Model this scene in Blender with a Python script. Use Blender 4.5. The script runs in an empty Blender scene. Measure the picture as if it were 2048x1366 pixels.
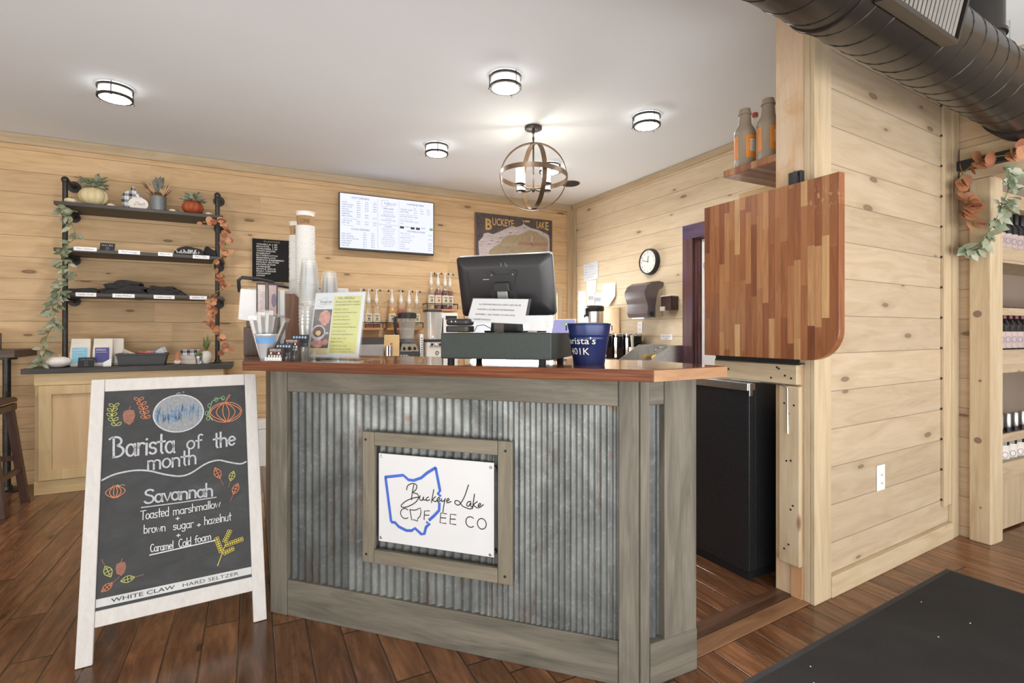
import bpy, bmesh, math, random
from mathutils import Vector, Matrix
random.seed(7)
S = bpy.context.scene
COL = S.collection
# ---------------------------------------------------------------- camera
cam = bpy.data.cameras.new('camera')
cam.sensor_width = 36.0
cam.lens = 1030.0 / 2048 * 36.0
cam.shift_y = -20.0 / 2048
cam.clip_start = 0.05
co = bpy.data.objects.new('camera', cam); COL.objects.link(co)
co.location = (0, 0, 1.2)
co.rotation_euler = (math.radians(90), 0, math.radians(-26.7))
S.camera = co
# ---------------------------------------------------------------- light
S.view_settings.view_transform = 'Standard'
S.view_settings.look = 'None'
S.view_settings.gamma = 1.0
S.view_settings.use_curve_mapping = False
S.view_settings.exposure = 0.20
W = bpy.data.worlds.new('daylight'); S.world = W
W.use_nodes = True
W.node_tree.nodes['Background'].inputs[0].default_value = (0.97, 0.985, 1.0, 1)
W.node_tree.nodes['Background'].inputs[1].default_value = 0.85
def area(name, loc, rot, sx, sy, power, color):
    l = bpy.data.lights.new(name, 'AREA'); l.shape = 'RECTANGLE'; l.size = sx; l.size_y = sy
    l.energy = power; l.color = color
    o = bpy.data.objects.new(name, l); COL.objects.link(o); o.location = loc; o.rotation_euler = rot
    return o
# added fill standing in for shopfront daylight, aimed up to brighten the ceiling
area('shopfront_ceiling_fill', (1.9, -2.4, 0.5), (math.radians(150), 0, math.radians(-14)), 9.0, 2.6, 450, (1.0, 0.99, 0.98))
area('left_side_fill', (-5.0, 0.8, 0.7), (math.radians(142), 0, math.radians(-90)), 5.0, 1.8, 110, (1.0, 0.99, 0.98))  # added fill for the left side; the wall behind it has no window
area('bar_window_daylight', (2.70, 5.47, 1.32), (math.radians(-98), 0, 0), 1.0, 0.6, 30, (1.0, 0.99, 0.98))
# ---------------------------------------------------------------- mesh builder
def V(*a): return Vector(a)
class MB:
    def __init__(s): s.bm = bmesh.new()
    def face(s, pts, m=0):
        vs = [s.bm.verts.new(p) for p in pts]
        try:
            f = s.bm.faces.new(vs); f.material_index = m; return f
        except ValueError: return None
    def box(s, x0, x1, y0, y1, z0, z1, m=0):
        c = V((x0+x1)/2, (y0+y1)/2, (z0+z1)/2)
        return s.obox(c, V((x1-x0)/2, 0, 0), V(0, (y1-y0)/2, 0), V(0, 0, (z1-z0)/2), m)
    def obox(s, c, ex, ey, ez, m=0):
        c = Vector(c)
        v = [s.bm.verts.new(c + ex*a + ey*b + ez*d) for a in (-1, 1) for b in (-1, 1) for d in (-1, 1)]
        for q in ((0,1,3,2),(4,6,7,5),(0,4,5,1),(2,3,7,6),(0,2,6,4),(1,5,7,3)):
            s.bm.faces.new([v[i] for i in q]).material_index = m
        return s
    def prism(s, pts, f0, f1, m=0):
        # pts: 2D outline; f0,f1: functions mapping (a,b) to 3D for both caps
        n = len(pts)
        a = [s.bm.verts.new(f0(*p)) for p in pts]; b = [s.bm.verts.new(f1(*p)) for p in pts]
        s.bm.faces.new(a).material_index = m; s.bm.faces.new(b[::-1]).material_index = m
        for i in range(n):
            s.bm.faces.new((a[i], b[i], b[(i+1) % n], a[(i+1) % n])).material_index = m
        return s
    def zprism(s, pts, z0, z1, m=0):
        return s.prism(pts, lambda a, b: (a, b, z0), lambda a, b: (a, b, z1), m)
    def ring(s, c, d, r, n, u=None):
        d = Vector(d).normalized()
        if u is None: u = d.orthogonal().normalized()
        w = d.cross(u)
        return [s.bm.verts.new(Vector(c) + u*(r*math.cos(2*math.pi*i/n)) + w*(r*math.sin(2*math.pi*i/n))) for i in range(n)]
    def skin(s, rings, m=0, cap=True, closed=False):
        k = len(rings)
        for j in range(k if closed else k-1):
            A, B = rings[j], rings[(j+1) % k]; n = len(A)
            for i in range(n):
                s.bm.faces.new((A[i], A[(i+1) % n], B[(i+1) % n], B[i])).material_index = m
        if cap and not closed:
            s.bm.faces.new(rings[0][::-1]).material_index = m
            s.bm.faces.new(rings[-1]).material_index = m
        return s
    def cyl(s, p0, p1, r0, r1=None, n=20, m=0, cap=True):
        p0, p1 = Vector(p0), Vector(p1); r1 = r0 if r1 is None else r1
        u = (p1-p0).normalized().orthogonal().normalized()
        return s.skin([s.ring(p0, p1-p0, r0, n, u), s.ring(p1, p1-p0, r1, n, u)], m, cap)
    def lathe(s, prof, c=(0, 0, 0), n=28, m=0, cap=True):
        c = Vector(c)
        rs = [s.ring(c+V(0, 0, z), (0, 0, 1), max(r, .0004), n, V(1, 0, 0)) for r, z in prof]
        return s.skin(rs, m, cap)
    def tube(s, pts, r, n=8, m=0, closed=False, cap=True):
        pts = [Vector(p) for p in pts]; rs = []; k = len(pts); u = None
        for i, p in enumerate(pts):
            a = pts[(i-1) % k] if (closed or i > 0) else p
            b = pts[(i+1) % k] if (closed or i < k-1) else p
            t = (b-a).normalized()
            u = t.orthogonal().normalized() if u is None else (u - t*u.dot(t)).normalized()
            rs.append(s.ring(p, t, r[i] if isinstance(r, (list, tuple)) else r, n, u))
        return s.skin(rs, m, cap, closed)
    def ell(s, c, rx, ry, rz, nu=16, nv=10, m=0, f=None):
        c = Vector(c); rs = []
        for j in range(nv+1):
            t = math.pi*j/nv; t = min(max(t, .04), math.pi-.04)
            R = []
            for i in range(nu):
                p = 2*math.pi*i/nu
                d = V(math.sin(t)*math.cos(p), math.sin(t)*math.sin(p), -math.cos(t))
                k = f(p, t) if f else 1.0
                R.append(s.bm.verts.new(c + V(d.x*rx*k, d.y*ry*k, d.z*rz)))
            rs.append(R)
        return s.skin(rs, m)
    def ribbon(s, pts, nrm, w, m=0, closed=False):
        pts = [Vector(p) for p in pts]; nrm = Vector(nrm); k = len(pts); L = []; R = []
        if k < 2: return s
        for i, p in enumerate(pts):
            a = pts[i-1] if i > 0 else (pts[k-2] if closed else p)
            b = pts[i+1] if i < k-1 else (pts[1] if closed else p)
            t = b-a
            if t.length < 1e-7: t = V(1, 0, 0)
            o = nrm.cross(t.normalized())*(w/2)
            e = V(0, 0, 0)
            if not closed and i == 0: e = -t.normalized()*w*.4
            if not closed and i == k-1: e = t.normalized()*w*.4
            L.append(s.bm.verts.new(p+o+e)); R.append(s.bm.verts.new(p-o+e))
        for i in range(k-1):
            s.bm.faces.new((L[i], R[i], R[i+1], L[i+1])).material_index = m
        return s
    def leaf(s, p, d, nrm, l, w, m=0, fold=.25):
        p = Vector(p); d = Vector(d).normalized(); nrm = Vector(nrm)
        sd = d.cross(nrm)
        if sd.length < .05: sd = d.orthogonal()
        sd.normalize(); up = sd.cross(d).normalized()
        P = [p, p+d*l*.3+sd*w*.42+up*w*fold*.5, p+d*l*.65+sd*w*.46+up*w*fold*.3, p+d*l-up*w*fold*.8, p+d*l*.65-sd*w*.46+up*w*fold*.3, p+d*l*.3-sd*w*.42+up*w*fold*.5]
        mid = [p+d*l*.3, p+d*l*.65]
        v = [s.bm.verts.new(q) for q in P]; c = [s.bm.verts.new(q) for q in mid]
        for q in ((v[0], c[0], v[1]), (v[0], v[5], c[0]), (c[0], c[1], v[2], v[1]), (c[0], v[5], v[4], c[1]), (c[1], v[3], v[2]), (c[1], v[4], v[3])):
            s.bm.faces.new(q).material_index = m
        return s
    def text(s, txt, o, ex, ey, size, m=0, align='L', width=None, lift=.0006, bold=0.0, shear=0.0):
        cu = bpy.data.curves.new('t', 'FONT'); cu.body = txt; cu.size = 1.0; cu.resolution_u = 2; cu.offset = bold; cu.shear = shear
        ob = bpy.data.objects.new('t', cu)
        me = bpy.data.meshes.new_from_object(ob)
        xs = [v.co.x for v in me.vertices]
        if xs:
            x0, x1 = min(xs), max(xs); k = size*1.38
            kx = k if width is None else width/max(x1-x0, 1e-4)
            wd = (x1-x0)*kx
            sh = {'L': 0, 'C': -wd/2, 'R': -wd}[align]
            o = Vector(o); ex = Vector(ex); ey = Vector(ey); n = ex.cross(ey)
            vs = [s.bm.verts.new(o + ex*((v.co.x-x0)*kx+sh) + ey*(v.co.y*k) + n*lift) for v in me.vertices]
            for p in me.polygons:
                try: s.bm.faces.new([vs[i] for i in p.vertices]).material_index = m
                except ValueError: pass
        bpy.data.objects.remove(ob); bpy.data.meshes.remove(me); bpy.data.curves.remove(cu)
        return s
    def build(s, name, mats, parent=None, smooth=0, bevel=0, seg=2, recalc=True):
        if recalc: bmesh.ops.recalc_face_normals(s.bm, faces=s.bm.faces[:])
        me = bpy.data.meshes.new(name); s.bm.to_mesh(me); s.bm.free()
        for mt in (mats if isinstance(mats, (list, tuple)) else [mats]): me.materials.append(mt)
        if smooth:
            for p in me.polygons: p.use_smooth = True
            me.set_sharp_from_angle(angle=math.radians(smooth))
        o = bpy.data.objects.new(name, me); COL.objects.link(o)
        if parent is not None: o.parent = parent
        if bevel:
            b = o.modifiers.new('bevel', 'BEVEL'); b.width = bevel; b.segments = seg; b.limit_method = 'ANGLE'; b.angle_limit = math.radians(40)
        return o
def thing(name, label, cat, loc=(0, 0, 0), rz=0, group=None):
    o = bpy.data.objects.new(name, None); COL.objects.link(o); o.empty_display_size = .05
    o.location = loc; o.rotation_euler = (0, 0, rz)
    return tag(o, label, cat, group)
def tag(o, label, cat, group=None, kind=None):
    o['label'] = label; o['category'] = cat
    if group: o['group'] = group
    if kind: o['kind'] = kind
    return o
def struct(o, label=None, cat=None):
    o['kind'] = 'structure'
    if label: o['label'] = label
    if cat: o['category'] = cat
    return o
def copy_tree(o, loc=None, rz=None, label=None):
    c = o.copy(); COL.objects.link(c)
    if loc is not None: c.location = loc
    if rz is not None: c.rotation_euler = (0, 0, rz)
    if label: c['label'] = label
    for ch in [k for k in bpy.data.objects if k.parent == o]:
        d = ch.copy(); COL.objects.link(d); d.parent = c
        for g in [k for k in bpy.data.objects if k.parent == ch]:
            e = g.copy(); COL.objects.link(e); e.parent = d
    return c
def arc(cx, cy, rx, ry, a0, a1, n=10):
    return [(cx+rx*math.cos(math.radians(a0+(a1-a0)*i/n)), cy+ry*math.sin(math.radians(a0+(a1-a0)*i/n))) for i in range(n+1)]
# ---------------------------------------------------------------- single-stroke hand lettering
def _glyphs():
    g = {}
    bowl = arc(.25, .29, .22, .29, 20, 380, 14)
    arch = lambda x: [(x, .36)] + arc(x+.2, .36, .2, .22, 180, 0, 8) + [(x+.4, 0)]
    g['a'] = (.58, [bowl, [(.47, .58), (.47, .05), (.52, 0)]])
    g['b'] = (.58, [[(.05, 1), (.05, 0)], bowl])
    g['c'] = (.5, [arc(.26, .29, .23, .29, 45, 315)])
    g['d'] = (.6, [bowl, [(.47, 1), (.47, 0)]])
    g['e'] = (.56, [[(.05, .3), (.48, .34)] + arc(.26, .3, .22, .29, 8, 315, 12)])
    g['f'] = (.42, [arc(.33, .82, .14, .16, 40, 180, 6) + [(.19, 0)], [(.02, .54), (.38, .56)]])
    g['g'] = (.58, [bowl, [(.47, .58), (.47, -.18)] + arc(.27, -.18, .2, .18, 0, -160, 7)])
    g['h'] = (.57, [[(.06, 1), (.06, 0)], arch(.06)])
    g['i'] = (.2, [[(.09, .56), (.09, 0)], [(.09, .76), (.1, .79)]])
    g['l'] = (.2, [[(.09, 1), (.09, 0)]])
    g['m'] = (.86, [[(.05, .58), (.05, 0)], [(.05, .4)] + arc(.21, .4, .17, .18, 160, 0, 6) + [(.38, 0)], [(.38, .4)] + arc(.56, .4, .18, .18, 160, 0, 6) + [(.74, 0)]])
    g['n'] = (.57, [[(.06, .58), (.06, 0)], arch(.06)])
    g['o'] = (.56, [arc(.26, .29, .23, .29, 80, 440, 16)])
    g['r'] = (.42, [[(.07, .58), (.07, 0)], arc(.27, .34, .2, .24, 180, 55, 6)])
    g['s'] = (.48, [arc(.23, .43, .17, .14, 30, 250, 8) + arc(.22, .15, .18, .15, 80, -150, 8)])
    g['t'] = (.42, [[(.2, .95), (.2, .1), (.27, 0)], [(.0, .58), (.4, .6)]])
    g['u'] = (.57, [[(.06, .58), (.06, .24)] + arc(.26, .24, .2, .24, 180, 360, 8) + [(.46, .58), (.46, 0)]])
    g['v'] = (.5, [[(.03, .58), (.24, 0), (.45, .58)]])
    g['w'] = (.74, [[(.03, .58), (.19, 0), (.35, .5), (.51, 0), (.67, .6)]])
    g['z'] = (.5, [[(.04, .57), (.42, .57), (.04, .01), (.45, .01)]])
    g['B'] = (.74, [[(-.1, .9), (.1, .98), (.13, .0)], [(.0, .95)] + arc(.2, .76, .3, .22, 85, -75, 8) + arc(.22, .27, .4, .28, 75, -100, 9) + [(.1, .0)]])
    g['T'] = (.6, [[(-.08, .97), (.6, .99)], [(.26, .98), (.24, 0)]])
    g['S'] = (.66, [arc(.33, .76, .26, .2, 30, 235, 8) + arc(.29, .26, .3, .28, 75, -150, 9)])
    g['C'] = (.62, [arc(.33, .5, .29, .49, 50, 310, 12)])
    g['+'] = (.5, [[(.22, .5), (.22, .05)], [(.02, .28), (.42, .28)]])
    return g
GL = _glyphs()
def hand(mb, txt, f, x0, y0, x1, y1, h, w, nrm, m=0):
    # f maps board (a,l) to 3D; text from (x0,y0) to (x1,y1) with ascender height h
    tot = sum(GL[c][0] if c in GL else .4 for c in txt)
    k = (x1-x0)/tot; sl = (y1-y0)/max(x1-x0, 1e-6); x = 0
    for c in txt:
        if c not in GL: x += .4*k; continue
        jy = random.uniform(-.02, .02)*h
        for st in GL[c][1]:
            mb.ribbon([f(x0+x+a*k, y0+(x+a*k)*sl+b*h+jy) for a, b in st], nrm, w, m)
        x += GL[c][0]*k
# ---------------------------------------------------------------- materials
class G:
    def __init__(s, name, rough=.5, metal=0.0, spec=.5):
        s.mat = bpy.data.materials.new(name); s.mat.use_nodes = True
        s.nt = s.mat.node_tree; s.b = s.nt.nodes['Principled BSDF']
        s.b.inputs['Roughness'].default_value = rough; s.b.inputs['Metallic'].default_value = metal
        s.b.inputs['Specular IOR Level'].default_value = spec
    def _set(s, sock, v):
        if v is None: return
        if hasattr(v, 'is_output'): s.nt.links.new(v, sock)
        else:
            if sock.type == 'RGBA' and len(v) == 3: v = (*v, 1)
            sock.default_value = v
    def n(s, t, ins=None, **kw):
        nd = s.nt.nodes.new(t)
        for k, v in kw.items(): setattr(nd, k, v)
        for k, v in (ins or {}).items(): s._set(nd.inputs[k], v)
        return nd
    def m(s, op, a, b=None, c=None):
        nd = s.n('ShaderNodeMath', operation=op)
        for i, v in enumerate((a, b, c)):
            if v is not None: s._set(nd.inputs[i], v)
        return nd.outputs[0]
    def xyz(s, world=False):
        p = s.n('ShaderNodeNewGeometry').outputs['Position'] if world else s.n('ShaderNodeTexCoord').outputs['Object']
        q = s.n('ShaderNodeSeparateXYZ', {0: p}); return p, q.outputs[0], q.outputs[1], q.outputs[2]
    def comb(s, x, y, z=0.0): return s.n('ShaderNodeCombineXYZ', {0: x, 1: y, 2: z}).outputs[0]
    def noise(s, vec, scale=5, detail=4, rough=.55, dist=0.0):
        return s.n('ShaderNodeTexNoise', {'Vector': vec, 'Scale': scale, 'Detail': detail, 'Roughness': rough, 'Distortion': dist}).outputs[0]
    def vor(s, vec, scale=1.0, dim='3D'):
        nd = s.n('ShaderNodeTexVoronoi', {'Vector': vec, 'Scale': scale}, voronoi_dimensions=dim); return nd.outputs['Distance'], nd.outputs['Color']
    def white(s, vec): return s.n('ShaderNodeTexWhiteNoise', {'Vector': vec}, noise_dimensions='3D').outputs['Value']
    def ramp(s, fac, stops, interp='LINEAR'):
        nd = s.n('ShaderNodeValToRGB', {0: fac}); cr = nd.color_ramp; cr.interpolation = interp
        while len(cr.elements) < len(stops): cr.elements.new(.5)
        for e, (p, c) in zip(cr.elements, stops):
            e.position = p; e.color = (c, c, c, 1) if isinstance(c, (int, float)) else (*c, 1)
        return nd.outputs[0]
    def mix(s, fac, a, b, mode='MIX'):
        nd = s.n('ShaderNodeMix', data_type='RGBA', blend_type=mode)
        s._set(nd.inputs[0], fac); s._set(nd.inputs[6], a); s._set(nd.inputs[7], b); return nd.outputs[2]
    def col(s, v): s._set(s.b.inputs['Base Color'], v); return s
    def rough(s, v): s._set(s.b.inputs['Roughness'], v); return s
    def bump(s, h, st=.3, d=.004):
        nd = s.n('ShaderNodeBump', {'Height': h, 'Strength': st, 'Distance': d}); s.nt.links.new(nd.outputs[0], s.b.inputs['Normal']); return s
def plain(name, c, rough=.55, metal=0.0, var=.08, scale=14, spec=.5):
    g = G(name, rough, metal, spec); p, x, y, z = g.xyz()
    n = g.noise(p, scale, 4)
    a = tuple(min(1, k*(1-var)) for k in c); b = tuple(min(1, k*(1+var)) for k in c)
    g.col(g.ramp(n, [(.3, a), (.7, b)])); return g.mat
def planks(name, u, v, pitch, pal, knot, groove=(.16, .10, .055), seglen=2.4, joints=False, knotden=.45, gw=.016, rough=.55, off=0.0, streak=0.0, tone=.16, wear=None, spec=.35, bumps=.35):
    """boards running along horizontal direction u, stacked along v ('z' or a direction)"""
    g = G(name, rough, 0, spec); p, x, y, z = g.xyz(True)
    dot = lambda d: g.n('ShaderNodeVectorMath', {0: p, 1: d}, operation='DOT_PRODUCT').outputs['Value']
    U = dot(u); Vv = g.m('ADD', dot(v), off)
    q = g.m('DIVIDE', Vv, pitch); row = g.m('FLOOR', q); fr = g.m('SUBTRACT', q, row)
    r1 = g.white(g.comb(row, 3.1, 0))
    us = g.m('ADD', U, g.m('MULTIPLY', r1, 9.0)); sq = g.m('DIVIDE', us, seglen); seg = g.m('FLOOR', sq); sf = g.m('SUBTRACT', sq, seg)
    r2 = g.white(g.comb(row, seg, 1.7)); r3 = g.white(g.comb(seg, row, 5.3))
    gv = g.comb(g.m('ADD', g.m('MULTIPLY', U, 1.3), g.m('MULTIPLY', r2, 40)), g.m('MULTIPLY', Vv, 10.0), g.m('MULTIPLY', r3, 9))
    gr = g.noise(gv, 1.6, 6, .6, 1.3)
    fine = g.noise(g.comb(g.m('MULTIPLY', U, 5.0), g.m('MULTIPLY', Vv, 160.0), r2), 1.0, 3, .6)
    c = g.ramp(gr, [(.22, pal[0]), (.5, pal[1]), (.80, pal[2])])
    c = g.mix(g.m('MULTIPLY', g.ramp(fine, [(.45, 0.0), (.75, 1.0)]), .10), c, tuple(k*.62 for k in pal[0]))
    t = g.m('ADD', g.m('MULTIPLY', g.m('SUBTRACT', r2, .5), tone*2), 1.0)
    c = g.mix(1.0, c, g.comb(t, t, t), 'MULTIPLY')
    if streak:
        sv = g.noise(g.comb(g.m('MULTIPLY', U, 2.2), g.m('MULTIPLY', Vv, 9), g.m('MULTIPLY', r3, 20)), 1.3, 7, .7, 2.0)
        c = g.mix(g.m('MULTIPLY', g.ramp(sv, [(.47, 0.0), (.66, 1.0)]), streak), c, tuple(k*.28 for k in pal[0]))
    if knotden:
        kd, kc = g.vor(g.comb(g.m('ADD', g.m('MULTIPLY', U, 1.7), g.m('MULTIPLY', r1, 17)), g.m('MULTIPLY', Vv, 5.2), 0.0), 1.0, '2D')
        ks = g.n('ShaderNodeSeparateXYZ', {0: kc}); on = g.m('LESS_THAN', ks.outputs[0], knotden)
        rad = g.m('ADD', .032, g.m('MULTIPLY', ks.outputs[1], .062))
        rel = g.m('DIVIDE', kd, rad)
        core = g.m('MULTIPLY', g.ramp(rel, [(.3, .75), (.62, .95), (.8, .55), (1.0, 0.0)]), on)
        c = g.mix(core, c, knot)
        halo = g.m('MULTIPLY', g.ramp(g.m('MULTIPLY', rel, .3), [(.2, .35), (.9, 0.0)]), on)
        c = g.mix(halo, c, tuple(a*.6+b*.4 for a, b in zip(pal[0], knot)))
    gap = g.ramp(g.m('ABSOLUTE', g.m('SUBTRACT', fr, .5)), [(.5-gw, 0.0), (.5-gw*.25, 1.0)])
    if joints:
        e = g.m('MULTIPLY', g.m('ABSOLUTE', g.m('SUBTRACT', sf, .5)), 1.0)
        gap = g.m('MAXIMUM', gap, g.m('GREATER_THAN', e, .5-.0035/seglen*1.0))
    c = g.mix(g.m('MULTIPLY', gap, .8), c, groove)
    g.col(c)
    if wear:
        wn = g.noise(p, 3.0, 5, .6, .6)
        g.rough(g.ramp(wn, [(.3, wear[0]), (.7, wear[1])]))
    g.bump(g.m('SUBTRACT', g.m('MULTIPLY', fine, .12), g.m('MULTIPLY', gap, 1.0)), bumps, .004)
    return g.mat
_wc = {}
def wood(name, pal, axis='x', scale=1.0, rough=.5, grain=.5, spec=.4, rings=12.0, blotch=0.0, bcol=(.2, .1, .05), knots=0.0):
    g = G(name, rough, 0, spec); p, x, y, z = g.xyz()
    o = {'x': (x, y, z), 'y': (y, x, z), 'z': (z, x, y)}[axis]
    inf = g.n('ShaderNodeObjectInfo').outputs['Random']
    gv = g.comb(g.m('ADD', g.m('MULTIPLY', o[0], 1.3*scale), g.m('MULTIPLY', inf, 20)), g.m('MULTIPLY', o[1], rings*scale), g.m('MULTIPLY', o[2], rings*scale))
    gr = g.noise(gv, 1.5, 6, .6, 1.0)
    fine = g.noise(g.comb(g.m('MULTIPLY', o[0], 6), g.m('MULTIPLY', o[1], 170), g.m('MULTIPLY', o[2], 170)), 1, 3)
    c = g.ramp(gr, [(.28, pal[0]), (.5, pal[1]), (.74, pal[2])])
    c = g.mix(g.m('MULTIPLY', g.ramp(fine, [(.45, 0.0), (.75, 1.0)]), grain*.4), c, tuple(k*.55 for k in pal[0]))
    if blotch:
        bn = g.noise(p, 5, 5, .65, .8); c = g.mix(g.m('MULTIPLY', g.ramp(bn, [(.5, 0.0), (.7, 1.0)]), blotch), c, bcol)
    if knots:
        kd, kc = g.vor(g.comb(g.m('MULTIPLY', o[0], 3.0), g.m('MULTIPLY', o[1], 9.0), g.m('MULTIPLY', o[2], 9.0)), 1.0)
        ks = g.n('ShaderNodeSeparateXYZ', {0: kc}); on = g.m('LESS_THAN', ks.outputs[0], knots)
        c = g.mix(g.m('MULTIPLY', g.ramp(kd, [(.05, .9), (.14, 0.0)]), on), c, (.2, .1, .05))
    g.col(c); g.bump(fine, .12, .002)
    return g.mat
def emit(name, c, st):
    g = G(name); e = g.n('ShaderNodeEmission', {0: c, 1: st}); out = g.nt.nodes['Material Output']
    g.nt.links.new(e.outputs[0], out.inputs[0]); return g.mat
def clear(name, tint=(1, 1, 1), refl=.1, body=0.0, bc=(.9, .9, .9), rough=.03, edge=.35):
    g = G(name); t = g.n('ShaderNodeBsdfTransparent', {0: tint}); gl = g.n('ShaderNodeBsdfGlossy', {0: (1, 1, 1), 'Roughness': rough})
    lw = g.n('ShaderNodeLayerWeight', {0: .35}).outputs['Facing']
    f = g.m('ADD', refl, g.m('MULTIPLY', lw, edge))
    mx = g.n('ShaderNodeMixShader', {0: f, 1: t.outputs[0], 2: gl.outputs[0]})
    if body:
        d = g.n('ShaderNodeBsdfDiffuse', {0: bc}); mx = g.n('ShaderNodeMixShader', {0: body, 1: mx.outputs[0], 2: d.outputs[0]})
    g.nt.links.new(mx.outputs[0], g.nt.nodes['Material Output'].inputs[0]); return g.mat
DX, DY = .9974, .0722
PROT = math.atan2(DY, DX)
PINE = [(.52, .335, .172), (.655, .45, .248), (.74, .535, .32)]
PALE = [(.60, .465, .295), (.695, .565, .385), (.76, .645, .475)]
KNOT = (.10, .05, .028)
m_back = planks('pine_boards_warm', (1, 0, 0), (0, 0, 1), .1675, PINE, KNOT, off=.06, tone=.08, knotden=.62)
m_clock = planks('pine_boards_pale', (0, 1, 0), (0, 0, 1), .1675, PALE, KNOT, off=.02, tone=.05, knotden=.5, groove=(.22, .15, .09))
m_part = planks('pine_boards_whitewashed', (DX, DY, 0), (0, 0, 1), .1735, [(.395, .295, .185), (.475, .37, .25), (.54, .44, .318)], (.13, .075, .045), off=.115, tone=.07, groove=(.2, .135, .08), seglen=9)
m_far = planks('pine_boards_far', (0, 1, 0), (0, 0, 1), .1735, [(.44, .30, .175), (.53, .385, .24), (.6, .46, .31)], KNOT, off=.115, tone=.06, groove=(.2, .13, .075))
m_floor = planks('dark_floor_boards', (0, 1, 0), (1, 0, 0), .1225, [(.075, .030, .014), (.165, .071, .031), (.30, .142, .066)], (.02, .01, .006), groove=(.012, .007, .005), seglen=1.35, joints=True, knotden=.18, gw=.034, streak=.38, tone=.28, wear=(.13, .28), off=.05, spec=.5, bumps=.5)
LIGHTW = [(.43, .32, .19), (.525, .41, .262), (.60, .49, .34)]
m_trim = wood('pale_trim_wood', LIGHTW, 'z', .8, .55, knots=.12)
m_trimx = wood('pale_trim_wood_level', LIGHTW, 'x', .8, .55, knots=.15)
m_trimy = wood('pale_trim_wood_deep', LIGHTW, 'y', .8, .55, knots=.15)
m_stud = wood('stained_stud_wood', [(.52, .35, .2), (.62, .45, .29), (.66, .53, .40)], 'z', .7, .6, blotch=.7, bcol=(.52, .30, .14), knots=.1)
m_orangew = wood('orange_stud_wood', [(.40, .2, .09), (.5, .27, .13), (.57, .33, .18)], 'z', .8, .6)
m_ceil = plain('ceiling_paint', (.79, .83, .86), .9, 0, .012, 2)
m_taupe = plain('taupe_wall_paint', (.27, .215, .165), .8, 0, .06, 3)
m_white = plain('white_paint', (.80, .79, .77), .45, 0, .03)
m_black = plain('black_plastic', (.022, .022, .023), .42, 0, .12)
m_blackm = plain('matte_black_metal', (.035, .033, .032), .45, .4, .12)
m_dark = plain('dark_rubber', (.035, .034, .036), .7, 0, .1)
m_steel = plain('brushed_steel', (.62, .62, .61), .28, 1.0, .06, 30)
m_chrome = plain('polished_steel', (.75, .75, .75), .12, 1.0, .03)
m_darkframe = wood('dark_stained_door_trim', [(.055, .026, .022), (.115, .05, .045), (.17, .075, .085)], 'z', .9, .4, blotch=.45, bcol=(.08, .045, .16))
m_darkframey = wood('dark_stained_door_header', [(.05, .028, .04), (.09, .05, .09), (.13, .07, .14)], 'y', .9, .4, blotch=.6, bcol=(.07, .05, .19))
m_paper = plain('white_paper', (.82, .82, .82), .7, 0, .02)
m_ink = plain('black_ink', (.012, .012, .013), .6, 0, .1)
m_glass = clear('clear_window_glass', (1, 1, 1), .03)
# ---------------------------------------------------------------- setting
b = MB(); b.box(-5.2, 6.4, -4.2, 5.5, -.12, 0); struct(b.build('floor', m_floor), 'dark brown distressed wood plank floor', 'floor')
b = MB(); b.box(-5.2, 6.4, -4.2, 5.5, 2.74, 2.86); struct(b.build('ceiling', m_ceil), 'smooth light grey painted ceiling', 'ceiling')
b = MB()
for q in ((-5.2, 2.14, 0, 2.74), (3.27, 3.6, 0, 2.74), (2.14, 3.27, 0, .98), (2.14, 3.27, 1.665, 2.74)):
    b.box(q[0], q[1], 5.31, 5.43, q[2], q[3])
wb = struct(b.build('wall_back', m_back), 'knotty pine plank wall behind the bar', 'wall')
b = MB(); b.box(-5.3, -5.2, -1.5, 5.5, 0, 2.74); struct(b.build('wall_left', m_clock), 'pine plank side wall', 'wall')
b = MB()
b.box(3.5, 3.62, 3.338, 5.31, 0, 2.74); b.box(3.5, 3.62, 2.42, 3.338, 2.02, 2.74); b.box(3.5, 3.62, 1.72, 2.42, 0, 2.74)
struct(b.build('wall_right', m_clock), 'pale pine plank wall holding the round clock', 'wall')
# corner and ceiling trims
b = MB(); b.box(3.418, 3.5, 5.285, 5.309, .9, 2.68); struct(b.build('trim_1', m_trim, bevel=.003), 'vertical corner board on back wall', 'trim')
b = MB(); b.box(3.476, 3.499, 5.215, 5.284, .9, 2.68); struct(b.build('trim_2', m_trim, bevel=.003), 'vertical corner board on clock wall', 'trim')
b = MB(); b.box(3.476, 3.499, 1.8, 5.284, 2.682, 2.738); struct(b.build('trim_3', m_trimy, bevel=.003), 'ceiling trim board along clock wall', 'trim')
b = MB(); b.box(-5.1, 3.475, 5.287, 5.309, 2.66, 2.738); struct(b.build('trim_4', m_trimx, bevel=.003), 'ceiling trim board along back wall', 'trim')
# window in the back wall
w = MB()
w.box(2.14, 3.27, 5.33, 5.40, .98, 1.02); w.box(2.14, 3.27, 5.33, 5.40, 1.625, 1.665); w.box(2.14, 2.18, 5.33, 5.40, 1.02, 1.625); w.box(3.23, 3.27, 5.33, 5.40, 1.02, 1.625)
wo = struct(w.build('window_1', m_white, bevel=.003), 'bright window behind the monitor', 'window')
w = MB(); w.box(3.27, 3.335, 5.285, 5.309, .93, 1.72); w.box(2.075, 2.14, 5.285, 5.309, .93, 1.72); w.box(2.14, 3.27, 5.285, 5.309, 1.665, 1.72); w.box(2.05, 3.36, 5.25, 5.309, .93, .98)
w.build('window_casing', m_trim, wo, bevel=.003)
w = MB(); w.box(2.18, 3.23, 5.362, 5.368, 1.02, 1.625); w.build('glass_pane', m_glass, wo)
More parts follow.
